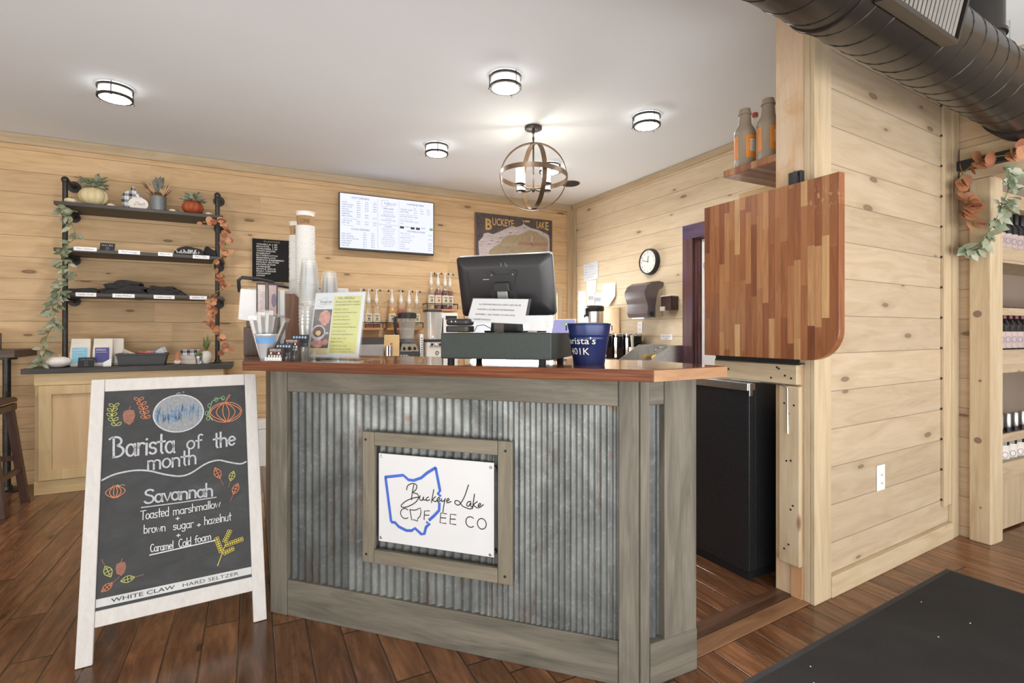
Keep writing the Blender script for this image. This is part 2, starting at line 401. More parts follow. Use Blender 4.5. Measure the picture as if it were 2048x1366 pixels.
# doorway in the clock wall
w = MB(); w.box(3.455, 3.499, 3.338, 3.455, 0, 2.02); w.box(3.455, 3.499, 2.30, 2.42, 0, 2.02)
do = struct(w.build('door_1', m_darkframe, bevel=.004), 'dark purple brown door casing', 'door')
w = MB(); w.box(3.455, 3.499, 2.30, 3.455, 2.021, 2.145); w.build('header_board', m_darkframey, do, bevel=.004)
w = MB(); w.box(3.50, 3.62, 3.29, 3.337, 0, 2.02); w.box(3.50, 3.62, 2.42, 2.46, 0, 2.02); w.build('jamb', m_darkframe, do)
w = MB(); w.box(3.512, 3.557, 2.465, 3.285, .01, 2.01); dl = w.build('door_leaf', m_white, do, bevel=.004)
w = MB(); w.tube([(3.503, 3.24, 1.80), (3.488, 3.24, 1.79), (3.485, 3.235, 1.76), (3.495, 3.235, 1.745)], .003, 6); w.box(3.505, 3.5115, 3.232, 3.248, 1.775, 1.81); w.build('coat_hook', m_steel, dl)
# partition with full height end post
PT = (2.19, 1.416, 0)
def at_part(o): o.location = PT; o.rotation_euler = (0, 0, PROT); return o
b = MB(); b.box(.021, 1.52, .02, .16, 0, 2.739); wp = at_part(struct(b.build('wall_partition', m_part), 'whitewashed pine partition wall', 'wall'))
b = MB(); b.box(0, .135, -.002, .0195, 0, 2.739); b.build('corner_board', m_trim, wp, bevel=.003)
b = MB(); b.box(-.001, .0205, .02, .045, 0, 2.738); b.build('edge_strip', m_trim, wp, bevel=.002)
b = MB(); b.box(.002, .0205, .046, .178, .0, 2.738); b.build('end_board', m_stud, wp, bevel=.002)
b = MB(); b.box(1.335, 1.435, .004, .0195, .2, 2.738); b.box(1.436, 1.52, -.002, .0195, .0, 2.738); b.build('right_batten', m_trim, wp, bevel=.002)
b = MB()
for i in range(15):
    b.cyl((1.332, .0195, .238+i*.1735), (1.332, .012, .238+i*.1735), .006, n=8)
b.build('nail_heads', m_ink, wp)
b = MB(); b.box(.136, 1.435, -.006, .0195, 0, .096); b.build('baseboard', m_trimx, wp, bevel=.003)
b = MB(); b.box(-.026, .001, .05, .148, .15, .955); sb = b.build('spacer_board', m_trim, wp, bevel=.006)
b = MB()
for yy, zz in ((.075, .87), (.12, .875), (.1, .83), (.09, .62), (.11, .615), (.08, .42), (.09, .40), (.1, .24), (.12, .215)):
    b.cyl((-.0262, yy, zz), (-.0275, yy, zz), .0045, n=8)
b.build('screw_holes', m_ink, sb)
b = MB(); b.box(-.008, .001, .05, .10, .0, .149); b.build('bottom_block', m_orangew, wp)
# ledge beam on the half wall
b = MB(); b.box(2.155, 2.21, 1.475, 1.93, .962, 1.052); lb = struct(b.build('trim_5', m_trimy, bevel=.003), 'pine ledge beam under the black hinge', 'trim')
b = MB()
for yy, zz in ((1.84, 1.01), (1.56, 1.03), (1.53, 1.0), (1.6, .985), (1.5, .99), (1.57, 1.035)):
    b.cyl((2.1545, yy, zz), (2.1535, yy, zz), .005, n=8)
b.build('screw_holes', m_ink, lb)
# far wall with opening into the wine room
b = MB(); b.box(3.722, 3.82, 1.372, 1.80, 0, 2.739); b.box(3.722, 3.82, -2.2, 1.372, 2.075, 2.739); b.box(3.722, 3.82, -4.2, -2.2, 0, 2.739)
wf = struct(b.build('wall_far', m_far), 'pine plank wall above the wine room opening', 'wall')
b = MB(); b.box(3.69, 3.721, -2.2, 1.515, 2.195, 2.262); b.box(3.69, 3.721, -2.2, 1.515, 2.072, 2.132); b.build('header_boards', m_trimy, wf, bevel=.003)
b = MB(); b.box(3.69, 3.721, -2.2, 1.515, 2.67, 2.738); b.build('ceiling_trim', m_trimy, wf, bevel=.003)
b = MB(); b.box(3.688, 3.835, 1.37, 1.469, 0, 2.07); ps = b.build('opening_post', m_trim, wf, bevel=.006)
b = MB()
for zz, r in ((1.30, .02), (.58, .018), (.92, .008), (.2, .006)):
    b.cyl((3.6875, 1.42 + (r-.01), zz), (3.6868, 1.42 + (r-.01), zz), r, n=14)
b.build('wood_knots', plain('knot_wood', (.22, .14, .10), .6), ps)
b = MB(); b.box(3.836, 6.3, 1.74, 1.80, 0, 2.739); struct(b.build('wall_wine_room', m_taupe), 'taupe wall behind the wine bottles', 'wall')
b = MB(); b.box(6.3, 6.4, -4.2, 1.80, 0, 2.739); struct(b.build('wall_wine_room_end', m_taupe), 'taupe end wall of the wine room', 'wall')
# threshold boards between counter and partition
b = MB(); b.box(0, .80, 0, .076, 0, .006); o = struct(b.build('trim_6', wood('threshold_front_wood', [(.12, .055, .025), (.2, .1, .047), (.27, .14, .07)], 'x', 1, .35), bevel=.003), 'orange brown threshold board on the floor', 'trim'); o.location = (1.415, 1.378, 0); o.rotation_euler.z = PROT
b = MB(); b.box(0, .80, .078, .158, 0, .006); o = struct(b.build('trim_7', wood('threshold_rear_wood', [(.03, .014, .008), (.07, .032, .017), (.12, .06, .034)], 'x', 1, .35), bevel=.003), 'dark brown threshold board on the floor', 'trim'); o.location = (1.415, 1.378, 0); o.rotation_euler.z = PROT
# bar floor carcasses behind: back counter and clock-wall counter
m_ctr = wood('back_counter_wood', [(.25, .12, .055), (.36, .19, .09), (.45, .26, .13)], 'x', 1, .35)
m_cab = plain('painted_grey_cabinet', (.25, .25, .25), .6)
# ================================================================ service counter
m_grey = {a: wood('weathered_grey_wood_'+a, [(.085, .076, .058), (.145, .130, .100), (.215, .192, .150)], a, 1.0, .6, .9, rings=9) for a in 'xz'}
m_grey2 = {a: wood('sign_frame_wood_'+a, [(.145, .122, .086), (.195, .168, .122), (.25, .217, .16)], a, 1.0, .6, .8, rings=9) for a in 'xz'}
def galv():
    g = G('galvanised_sheet', .42, .55); p, x, y, z = g.xyz()
    n1 = g.noise(p, 3.2, 6, .65, .6); n2 = g.noise(g.comb(g.m('MULTIPLY', x, 26), g.m('MULTIPLY', y, 26), g.m('MULTIPLY', z, 1.6)), 1, 4, .6)
    n3 = g.noise(p, 55, 3, .7)
    c = g.ramp(n1, [(.3, (.095, .10, .10)), (.5, (.18, .19, .188)), (.72, (.30, .315, .31))])
    c = g.mix(g.m('MULTIPLY', g.ramp(n2, [(.42, 0.0), (.7, 1.0)]), .55), c, (.06, .064, .064))
    c = g.mix(g.m('MULTIPLY', g.ramp(n3, [(.55, 0.0), (.75, 1.0)]), .35), c, (.45, .47, .46))
    vd, vc = g.vor(p, 6.5); vs = g.n('ShaderNodeSeparateXYZ', {0: vc})
    sp = g.m('MULTIPLY', g.ramp(g.m('ADD', vd, g.m('MULTIPLY', g.noise(p, 40, 3), .12)), [(.10, .9), (.2, 0.0)]), g.m('LESS_THAN', vs.outputs[0], .30))
    c = g.mix(sp, c, (.17, .075, .032))
    rn = g.noise(g.comb(g.m('MULTIPLY', x, 9), g.m('MULTIPLY', y, 9), g.m('MULTIPLY', z, 2.2)), 1.3, 5, .7, .6)
    c = g.mix(g.m('MULTIPLY', g.ramp(rn, [(.56, 0.0), (.72, 1.0)]), .75), c, (.12, .066, .036))
    rn_ = g.n('ShaderNodeObjectInfo').outputs['Random']; kk_ = g.m('ADD', .6, g.m('MULTIPLY', rn_, .42)); c = g.mix(1.0, c, g.comb(kk_, kk_, g.m('MULTIPLY', kk_, .97)), 'MULTIPLY')
    g.col(c); g.rough(g.ramp(n1, [(.3, .62), (.7, .42)])); g.b.inputs['Metallic'].default_value = .45
    g.bump(n3, .15, .002); return g.mat
m_galv = galv()
q = math.sqrt(.5)
CR = math.radians(-45)
sc = thing('service_counter', 'grey wood framed coffee counter clad in rusty corrugated metal', 'counter', (.082, 2.42, 0), CR)
FW = 1.515; ZT = 1.036
def corr(x0, x1, z0, z1, pitch, amp, y=.02, base=0.0):
    b = MB(); n = int((x1-x0)/pitch*8); A = []; B = []
    for i in range(n+1):
        x = x0+(x1-x0)*i/n; yy = y - amp*math.sin(2*math.pi*x/pitch) - base
        A.append(b.bm.verts.new((x, yy, z0))); B.append(b.bm.verts.new((x, yy, z1)))
    for i in range(n): b.bm.faces.new((A[i], A[i+1], B[i+1], B[i]))
    return b
corr(.05, .40, .12, .98, .036, .006).build('corrugated_sheet', m_galv, sc, smooth=60)
corr(.365, .985, .12, .98, .036, .0055, base=.005).build('corrugated_sheet', m_galv, sc, smooth=60)
corr(.96, 1.46, .12, .98, .021, .0035, base=.009).build('corrugated_sheet', m_galv, sc, smooth=60)
b = MB(); b.box(-.02, .066, -.004, .06, 0, ZT); b.build('post', m_grey['z'], sc, bevel=.004)
b = MB(); b.box(1.448, FW, -.004, .06, 0, ZT); b.build('post', m_grey['z'], sc, bevel=.004)
b = MB(); b.box(.067, 1.447, 0, .05, .946, ZT); b.build('top_rail', m_grey['x'], sc, bevel=.003)
b = MB(); b.box(.067, 1.447, 0, .05, 0, .150); b.build('base_rail', m_grey['x'], sc, bevel=.003)
# core body (hidden carcass): polygon in world turned to local
def wl(x, y): dx, dy = x-.082, y-2.42; return ((dx-dy)*q, (dx+dy)*q)
core = [(.10, 2.47), (1.175, 1.40), (1.40, 1.375), (1.40, 1.62), (.48, 2.56), (.48, 3.66), (.10, 3.66)]
b = MB(); b.zprism([wl(*p) for p in core], 0.02, ZT); b.build('carcass', plain('dark_carcass', (.06, .05, .045), .7), sc)
# right return, parallel to the room
RT = CR*-1
def ret(o): o.rotation_euler = (0, 0, -CR); o.location = (*wl(1.153, 1.342), 0); return o
b = MB(); b.box(.004, .042, 0, .028, 0, ZT); ret(b.build('post', m_grey['z'], sc, bevel=.003))
b = MB(); b.box(.108, .257, 0, .034, .002, ZT); ret(b.build('post', m_grey['z'], sc, bevel=.003))
b = MB(); b.box(.043, .107, .002, .03, .950, ZT); ret(b.build('return_rail', m_grey['x'], sc, bevel=.003))
b = MB(); b.box(.043, .2575, -.003, .03, 0, .146); ret(b.build('return_base', m_grey['x'], sc, bevel=.003))
b = MB(); n = 24
A = [b.bm.verts.new((.04+.07*i/n, .026-.005*math.sin(2*math.pi*i/n*2), .13)) for i in range(n+1)]; B = [b.bm.verts.new((v.co.x, v.co.y, .97)) for v in A]
for i in range(n): b.bm.faces.new((A[i], A[i+1], B[i+1], B[i]))
ret(b.build('corrugated_sheet', m_galv, sc, smooth=60))
# left side board
b = MB(); 
lp = [wl(.074, 2.47), wl(.099, 2.47), wl(.099, 3.66), wl(.074, 3.66)]
b.zprism(lp, 0, ZT); b.build('side_panel', m_grey['z'], sc)
# worktop
def topmat(edge=False):
    g = G('varnished_red_brown_edge' if edge else 'varnished_red_brown_wood', .12, 0, .2 if edge else .4); p, x, y, z = g.xyz()
    s_ = g.m('MULTIPLY', g.m('SUBTRACT', x, y), q); t_ = g.m('MULTIPLY', g.m('ADD', x, y), q)
    fl = g.m('FLOOR', g.m('DIVIDE', t_, .075)); r = g.white(g.comb(fl, 2, 1))
    gr = g.noise(g.comb(g.m('ADD', g.m('MULTIPLY', s_, 1.6), g.m('MULTIPLY', r, 30)), g.m('MULTIPLY', t_, 16), g.m('MULTIPLY', z, 60)), 1.5, 6, .62, 1.0)
    c = g.ramp(gr, [(.28, (.075, .020, .008)), (.5, (.17, .052, .019)), (.75, (.29, .105, .042))])
    k = g.m('ADD', .8, g.m('MULTIPLY', r, .45)); c = g.mix(1.0, c, g.comb(k, k, k), 'MULTIPLY')
    g.col(c)
    if edge: g.b.inputs['Roughness'].default_value = .42; return g.mat
    n = g.noise(p, 9, 3); g.rough(g.ramp(n, [(.3, .10), (.7, .2)])); g.b.inputs['Coat Weight'].default_value = .8; g.b.inputs['Coat Roughness'].default_value = .035; return g.mat
m_top = topmat()
top = [(-.040, 2.428), (1.142, 1.268), (1.502, 1.290), (1.508, 1.70), (.50, 2.712), (.50, 3.70), (-.040, 3.70)]
b = MB(); b.zprism(top, 1.037, 1.077)
for f_ in b.bm.faces:
    f_.normal_update()
    if abs(f_.normal.z) < .5: f_.material_index = 1
ct = tag(b.build('countertop', [m_top, topmat(True)], bevel=.003), 'glossy red brown wooden worktop on the corrugated counter', 'countertop')
b = MB(); b.obox(((1.142+1.502)/2+.0, 1.2775, 1.057), V(.178, .0108, 0), V(.0001, -.0016, 0), V(0, 0, .0185)); b.build('end_lipping', wood('orange_lipping_wood', [(.27, .13, .06), (.37, .2, .1), (.46, .27, .14)], 'x', 1, .3), ct)
# ---------------------------------------------------------------- shop sign on the counter front
sg = thing('shop_sign', 'white coffee shop sign with blue state outline in grey wood frame', 'sign', (.082, 2.42, 0), CR)
b = MB(); b.box(.455, .507, -.026, -.006, .293, .806); b.build('frame_stile', m_grey2['z'], sg, bevel=.003)
b = MB(); b.box(1.022, 1.077, -.026, -.006, .293, .806); b.build('frame_stile', m_grey2['z'], sg, bevel=.003)
b = MB(); b.box(.508, 1.021, -.026, -.006, .754, .806); b.build('frame_rail', m_grey2['x'], sg, bevel=.003)
b = MB(); b.box(.508, 1.021, -.026, -.006, .293, .346); b.build('frame_rail', m_grey2['x'], sg, bevel=.003)
for x, z in ((.47, .775), (1.052, .772), (.473, .325), (1.05, .322)):
    b = MB(); b.cyl((x, -.0262, z), (x, -.0275, z), .005, n=10); b.build('frame_screw', m_ink, sg)
b = MB(); b.box(.521, 1.003, -.012, -.0085, .378, .722); pn = b.build('sign_panel', plain('sign_white', (.66, .66, .66), .35, 0, .01), sg)
for x, z in ((.532, .711), (.99, .704), (.53, .392), (.988, .386)):
    b = MB(); b.cyl((x, -.0121, z), (x, -.0145, z), .0062, .004, 12); b.build('screw', m_steel, sg)
for x, z in ((1.003, .70), (1.002, .395)):
    b = MB(); b.cyl((x, -.009, z), (x, .004, z), .009, n=12); b.build('standoff', m_black, sg)
YS = -.0128
OHIO = [[(.552,.631),(.63,.645),(.653,.629),(.676,.629),(.708,.642),(.733,.663),(.766,.684)],[(.769,.682),(.787,.6),(.778,.588),(.787,.582)],[(.784,.551),(.783,.526),(.761,.502),(.743,.486)],[(.733,.474),(.743,.471),(.728,.456),(.721,.43),(.708,.427),(.681,.446),(.666,.435),(.643,.433),(.61,.444),(.594,.458),(.580,.458)],[(.576,.463),(.552,.626)]]
def smooth(pts, k=4):
    P = [Vector((*p, 0)) for p in pts]; out = []
    for i in range(len(P)-1):
        p0 = P[i-1] if i else P[i]; p1 = P[i]; p2 = P[i+1]; p3 = P[i+2] if i+2 < len(P) else P[i+1]
        for j in range(k):
            t = j/k
            v = .5*((2*p1)+(p2-p0)*t+(2*p0-5*p1+4*p2-p3)*t*t+(3*p1-p0-3*p2+p3)*t**3); out.append((v.x, v.y))
    out.append((P[-1].x, P[-1].y)); return out
b = MB()
for pl_ in OHIO:
    b.ribbon([(x, YS, z) for x, z in pl_], (0, -1, 0), .0112)
b.build('state_outline', plain('sign_blue', (.05, .125, .52), .4), sg)
SC = {'B':[(.676,.613),(.669,.579),(.666,.554)],'B2':[(.645,.59),(.65,.607),(.671,.617),(.688,.612),(.686,.596),(.673,.582),(.691,.579),(.696,.564),(.681,.544),(.648,.525),(.625,.521),(.622,.529),(.643,.547),(.673,.561),(.701,.568)],'u':[(.703,.573),(.701,.56),(.711,.556),(.718,.571),(.717,.559),(.727,.56)],'c':[(.739,.572),(.731,.567),(.731,.557),(.744,.562)],'k':[(.761,.602),(.751,.552)],'k2':[(.768,.576),(.756,.562),(.769,.557)],'e':[(.77,.56),(.784,.567),(.783,.575),(.775,.567),(.778,.557),(.791,.565)],'y':[(.793,.571),(.794,.561),(.803,.564),(.809,.573)],'y2':[(.808,.572),(.802,.542),(.799,.521)],'e2':[(.814,.563),(.824,.569),(.822,.575),(.815,.568),(.817,.558),(.832,.564)],'L':[(.903,.633),(.887,.588),(.87,.56),(.858,.554),(.848,.561),(.852,.57),(.865,.568),(.88,.552),(.907,.545),(.917,.548)],'a':[(.912,.573),(.9,.569),(.896,.557),(.904,.555),(.913,.569),(.912,.555),(.922,.555)],'kk':[(.927,.601),(.919,.548)],'kk2':[(.938,.575),(.924,.561),(.939,.551)],'ee':[(.943,.558),(.951,.564),(.949,.57),(.942,.562),(.945,.553),(.962,.566)]}
BL = {'mini':[(.659,.515),(.676,.515),(.688,.518),(.704,.527),(.707,.511),(.703,.495),(.693,.485),(.692,.475),(.678,.478),(.667,.477),(.659,.515)],'F':[(.743,.52),(.722,.517),(.72,.484)],'F2':[(.721,.501),(.741,.503)],'E':[(.814,.516),(.79,.517),(.787,.48),(.812,.48)],'E2':[(.789,.499),(.811,.5)],'EE':[(.853,.517),(.83,.517),(.828,.481),(.852,.48)],'EE2':[(.829,.499),(.85,.5)],'C':arc(.638,.498,.0195,.0195,50,310,14),'CC':arc(.911,.497,.0185,.0195,50,310,14),'OO':arc(.956,.4955,.0175,.0195,0,360,18)}
b = MB()
for k, p in SC.items(): b.ribbon([(x, YS-.0004, z) for x, z in smooth(p)], (0, -1, 0), .0036)
for k, p in BL.items(): b.ribbon([(x, YS-.0004, z) for x, z in p], (0, -1, 0), .0034)
b.build('lettering', m_ink, sg)
# ---------------------------------------------------------------- chalkboard sign
sx, sy, ang = -.565, 2.334, math.atan2(.0815, .9967)
cb = thing('chalkboard_sign', 'white framed chalkboard announcing the barista of the month', 'sign', (sx, sy, 0), ang)
LN = math.atan2(.22, 1.013); cl, sl = math.cos(LN), math.sin(LN)
BF = lambda a, l, d=0.0: V(a, l*sl - d*cl, l*cl + d*sl)      # board coords: a across, l up the slope, d towards the viewer
bn = V(0, -cl, sl)
def wornwhite():
    g = G('worn_white_paint', .5); p, x, y, z = g.xyz(); n = g.noise(g.comb(g.m('MULTIPLY', x, 3), y, z), 16, 6, .7, .5)
    g.col(g.ramp(n, [(.26, (.42, .36, .3)), (.33, (.53, .50, .465)), (.7, (.61, .585, .55))])); return g.mat
m_ww = wornwhite()
def slab(pts, d0, d1): 
    b = MB(); b.prism(pts, lambda a, l: BF(a, l, d0), lambda a, l: BF(a, l, d1)); return b
slab([(0, 0), (.050, 0), (.0585, 1.032), (.0165, 1.032)], -.012, .012).build('frame_stile', m_ww, cb, bevel=.003)
slab([(.568, 0), (.618, 0), (.5955, 1.032), (.5495, 1.032)], -.012, .012).build('frame_stile', m_ww, cb, bevel=.003)
slab([(.0586, .983), (.5494, .983), (.5494, 1.032), (.0586, 1.032)], -.011, .011).build('frame_rail', m_ww, cb, bevel=.003)
slab([(.0512, .122), (.5675, .122), (.5665, .178), (.0517, .178)], -.011, .011).build('frame_rail', m_ww, cb, bevel=.003)
def chalkb():
    g = G('chalkboard_slate', .75); p, x, y, z = g.xyz(); n = g.noise(g.comb(g.m('MULTIPLY', x, 1.2), y, g.m('MULTIPLY', z, 2)), 6, 6, .65, .8)
    g.col(g.ramp(n, [(.35, (.034, .035, .035)), (.6, (.046, .047, .048)), (.8, (.07, .071, .073))])); return g.mat
bd = slab([(.0518, .1785), (.5663, .1785), (.5497, .9825), (.0588, .9825)], -.006, .004).build('chalkboard', chalkb(), cb)
slab([(.0525, .1885), (.5650, .1885), (.5645, .2175), (.0528, .2175)], .0042, .0046).build('brand_strip', plain('strip_grey', (.52, .52, .51), .5), cb)
f = lambda a, l: BF(a, l, .0058); f2 = lambda a, l: BF(a, l, .0054)
b = MB(); ex, ey = V(1, 0, 0), V(0, sl, cl)
b.text('WHITE CLAW', BF(.0967, .1965, .0047), ex, ey, .0145, width=.199, bold=.012); b.build('brand_lettering', plain('strip_ink_bold', (.05, .05, .05), .6), cb); b = MB(); b.text('HARD SELTZER', BF(.3216, .196, .0047), ex, ey, .0138, width=.195)
b.build('brand_lettering', plain('strip_ink', (.05, .05, .05), .6), cb)
b = MB()
hand(b, 'Barista', f, .0848, .7267, .2948, .7218, .078, .0078, bn); hand(b, 'of', f, .3329, .7281, .388, .7297, .056, .0062, bn); hand(b, 'the', f, .4294, .7215, .5146, .7285, .062, .0074, bn)
hand(b, 'month', f, .2003, .662, .3704, .6654, .060, .0066, bn)
b.ribbon([f(*p) for p in smooth([(.0595, .6435), (.098, .6602), (.1575, .6664), (.2066, .6582), (.2569, .6379), (.3084, .6231), (.3478, .6297), (.4016, .6608), (.4458, .6692), (.4851, .6563), (.5279, .6434), (.5508, .6493)])], bn, .0062)
hand(b, 'Savannah', f, .1925, .5345, .4286, .5275, .052, .0068, bn); b.ribbon([f(.1845, .5213), f(.3, .519), f(.4375, .5192)], bn, .004)
b.build('chalk_heading', plain('soft_chalk', (.44, .45, .47), .9, 0, .22, 160), bd)
b = MB()
for t, x0, y0, x1, y1, h in (('Toasted', .1836, .4752, .2757, .4745, .034), ('marshmallow', .2874, .474, .4541, .4776, .031), ('brown', .1926, .4225, .2644, .418, .031), ('sugar', .2879, .417, .3585, .4156, .031), ('hazelnut', .395, .4165, .4932, .4174, .032), ('Caramel', .2149, .349, .2904, .3469, .029), ('Cold', .3072, .3469, .3508, .3481, .031), ('foam', .3611, .3515, .4204, .3558, .028)):
    hand(b, t, f, x0, y0, x1, y1, h, .0028, bn)
for x, y in ((.297, .452), (.370, .413), (.300, .387)): hand(b, '+', f, x, y, x+.014, y, .024, .003, bn)
b.ribbon([f(.2134, .3387), f(.4329, .3489)], bn, .0042)
b.build('chalk_writing', plain('bright_chalk', (.66, .66, .66), .9, 0, .15, 160), bd)
# chalk drawings in five chalk colours
CHK = [plain('chalk_'+n, c, .9, 0, .18, 120) for n, c in (('orange', (.62, .22, .10)), ('lime', (.47, .47, .13)), ('brown', (.27, .125, .085)), ('yellow', (.62, .50, .08)), ('green', (.22, .42, .22)), ('grey', (.26, .27, .275)), ('blue', (.15, .24, .37)), ('white', (.50, .51, .52)))]
b = MB(); rb = lambda pts, m, w=.0026: b.ribbon([f(*p) for p in pts], bn, w, m)
def nb(name):
    global b
    b.build(name, CHK, bd); b = MB()
cx, cy = .476, .869
for k in (-1, -.62, -.2, .22, .62, 1): rb([(cx+.06*k*math.sin(math.pi*t/10)*(1-.1*t/10)+.004*(t-5)/5, .912-.086*t/10) for t in range(11)], 0)
rb(arc(cx, cy, .061, .043, 0, 360, 26), 0)
b.face([f(.470, .912), f(.478, .912), f(.497, .943), (f(.488, .947))], 2)
rb(smooth([(.468, .925), (.455, .932), (.436, .925), (.424, .918), (.42, .90), (.414, .88), (.408, .865), (.418, .852), (.426, .838)]), 4, .0024)
for x, y in ((.44, .926), (.415, .902), (.405, .87), (.41, .848), (.466, .93)): rb(arc(x, y, .006, .009, 0, 360, 8), 4, .0022)
nb('pumpkin_drawing')
cx, cy = .101, .594
for k in (-1, -.6, -.2, .2, .6, 1): rb([(cx+.03*k*math.sin(math.pi*(t+.6)/11.2), .616-.044*t/10) for t in range(11)], 0, .0024)
rb(smooth([(.098, .614), (.107, .619), (.113, .615), (.122, .618), (.13, .613)]), 4, .002); rb([(.097, .612), (.094, .619)], 2, .004)
nb('pumpkin_drawing')
for cx, cy, r in ((.1376, .881, .0205), (.1240, .312, .0165)):
    b.face([f2(cx+a, cy+l) for a, l in ((-r, .2*r), (-.8*r, r), (0, 1.25*r), (.75*r, 1.1*r), (r, .1*r), (.7*r, -1.2*r), (.1*r, -1.75*r), (-.75*r, -1.1*r))], 2)
    rb([(cx, cy+1.2*r), (cx+.2*r, cy+1.9*r)], 2)
    nb('acorn_drawing')
def sprig(pts, m):
    rb(smooth(pts), m, .0022)
    for i in range(len(pts)):
        x, y = pts[i]
        for sg_ in (-1, 1):
            a = math.radians(90+sg_*52); px, py = x+.011*math.cos(a), y+.011*math.sin(a)
            rb([(px+.0085*math.cos(t)*math.cos(a)-.005*math.sin(t)*math.sin(a), py+.0085*math.cos(t)*math.sin(a)+.005*math.sin(t)*math.cos(a)) for t in [i_*math.pi/4 for i_ in range(9)]], m, .0022)
sprig([(.098, .846), (.088, .866), (.083, .885), (.084, .904), (.089, .922)], 1); nb('sprig_drawing')
sprig([(.192, .866), (.188, .885), (.184, .904), (.178, .922), (.169, .941)], 0); nb('sprig_drawing')
def leafd(p, r, m, st=2, w=.3):
    (x0, y0), (x1, y1) = p, r; dx, dy = x1-x0, y1-y0; L_ = math.hypot(dx, dy); nx, ny = -dy/L_, dx/L_
    k0 = .62
    P = lambda t, s: (x0+dx*t+nx*s, y0+dy*t+ny*s)
    wd = L_*w*.55
    rb([P(k0*t/10, wd*math.sin(math.pi*t/10)) for t in range(11)], m, .0022); rb([P(k0*t/10, -wd*math.sin(math.pi*t/10)) for t in range(11)], m, .0022)
    for t in (2.5, 5, 7.5): rb([P(k0*t/10, wd*math.sin(math.pi*t/10)), P(k0*t/10, -wd*math.sin(math.pi*t/10))], m, .002)
    rb([P(0, 0), P(k0, 0)], m, .002); rb([P(k0, 0), P(1, 0)], st, .0024); nb('leaf_drawing')
leafd((.434, .640), (.464, .565), 0); leafd((.503, .617), (.483, .553), 1); leafd((.519, .563), (.489, .495), 0)
leafd((.0944, .2869), (.0655, .355), 1); leafd((.124, .2645), (.194, .272), 1); leafd((.068, .2405), (.120, .281), 0)
rb([(.4415, .2494), (.4700, .325)], 3, .003)
for P0, P1, n in (((.4564, .297), (.4366, .36), 7), ((.462, .292), (.501, .304), 5), ((.471, .323), (.535, .335), 8), ((.466, .335), (.488, .379), 6)):
    rb([P0, P1], 3, .0022)
    for i in range(n):
        t = (i+.5)/n
        for s_ in (-1, 1):
            x, y = P0[0]+(P1[0]-P0[0])*t+s_*.0045*(P1[1]-P0[1])/math.hypot(P1[0]-P0[0], P1[1]-P0[1]), P0[1]+(P1[1]-P0[1])*t-s_*.0045*(P1[0]-P0[0])/math.hypot(P1[0]-P0[0], P1[1]-P0[1])
            rb(arc(x, y, .0042, .0042, 0, 360, 7), 3, .0018)
nb('wheat_drawing')
# smudged oval in the middle of the top row
ov = lambda k: [f2(.3053+.0875*k*math.cos(t*math.pi/18), .878+.0765*k*math.sin(t*math.pi/18)) for t in range(36)]
b.face(ov(1.0), 5); b.ribbon([p-bn*-.0006 for p in ov(1.0)]+[ov(1.0)[0]+bn*.0006], bn, .0045, 7)
for i in range(90):
    x = .3053+random.uniform(-.076, .076); y = .880+random.uniform(-.024, .026); 
    rb([(x, y-.016), (x+random.uniform(-.006, .006), y+random.uniform(.004, .014))], 6 if random.random() < .7 else 2 if random.random() < .1 else 5, .0034)
rb(smooth([(.296, .958), (.302, .963), (.310, .962)]), 5, .004); rb([(.319, .965), (.322, .966)], 5, .004)
b.build('smudged_oval', CHK, bd)
# rear frame and hinges
b = MB()
for a0, a1, a2, a3 in ((.02, .06, .0605, .0205), (.556, .598, .5945, .555)):
    P = [V(a0, .60, 0), V(a1, .60, 0), V(a2, .262, 1.0), V(a3, .262, 1.0)]
    b.prism([(p.x, i) for i, p in enumerate(P)], lambda a, i: P[int(i)]+V(0, -.010, 0), lambda a, i: P[int(i)]+V(0, .010, 0))
b.build('rear_leg', m_ww, cb, bevel=.003)
P = [V(.07, .33, .80), V(.546, .33, .80), V(.546, .275, .95), V(.07, .275, .95)]
b = MB(); b.prism([(p.x, i) for i, p in enumerate(P)], lambda a, i: P[int(i)]+V(0, -.008, 0), lambda a, i: P[int(i)]+V(0, .008, 0)); b.build('rear_rail', m_ww, cb)
b = MB()
for a in (.10, .50): b.cyl((a, .243, .998), (a+.06, .243, .998), .006, n=10)
b.build('hinge', m_steel, cb)
# ================================================================ things on the counter
def cw(s, t, z=1.077): return (.082+(s+t)*q, 2.42+(t-s)*q, z)
m_pcup = plain('paper_cup_white', (.78, .765, .73), .6, 0, .02)
m_sleeve = wood('kraft_sleeve', [(.30, .17, .075), (.38, .23, .11), (.45, .29, .15)], 'z', 2, .75)
m_pclear = clear('clear_cup_plastic', (.97, .97, .96), .06, .20, (.85, .86, .84))
m_pclear2 = clear('frosted_cup_plastic', (.96, .96, .95), .06, .30, (.86, .86, .82))
m_acr = clear('acrylic', (.97, .985, .98), .03, .02, edge=.22)
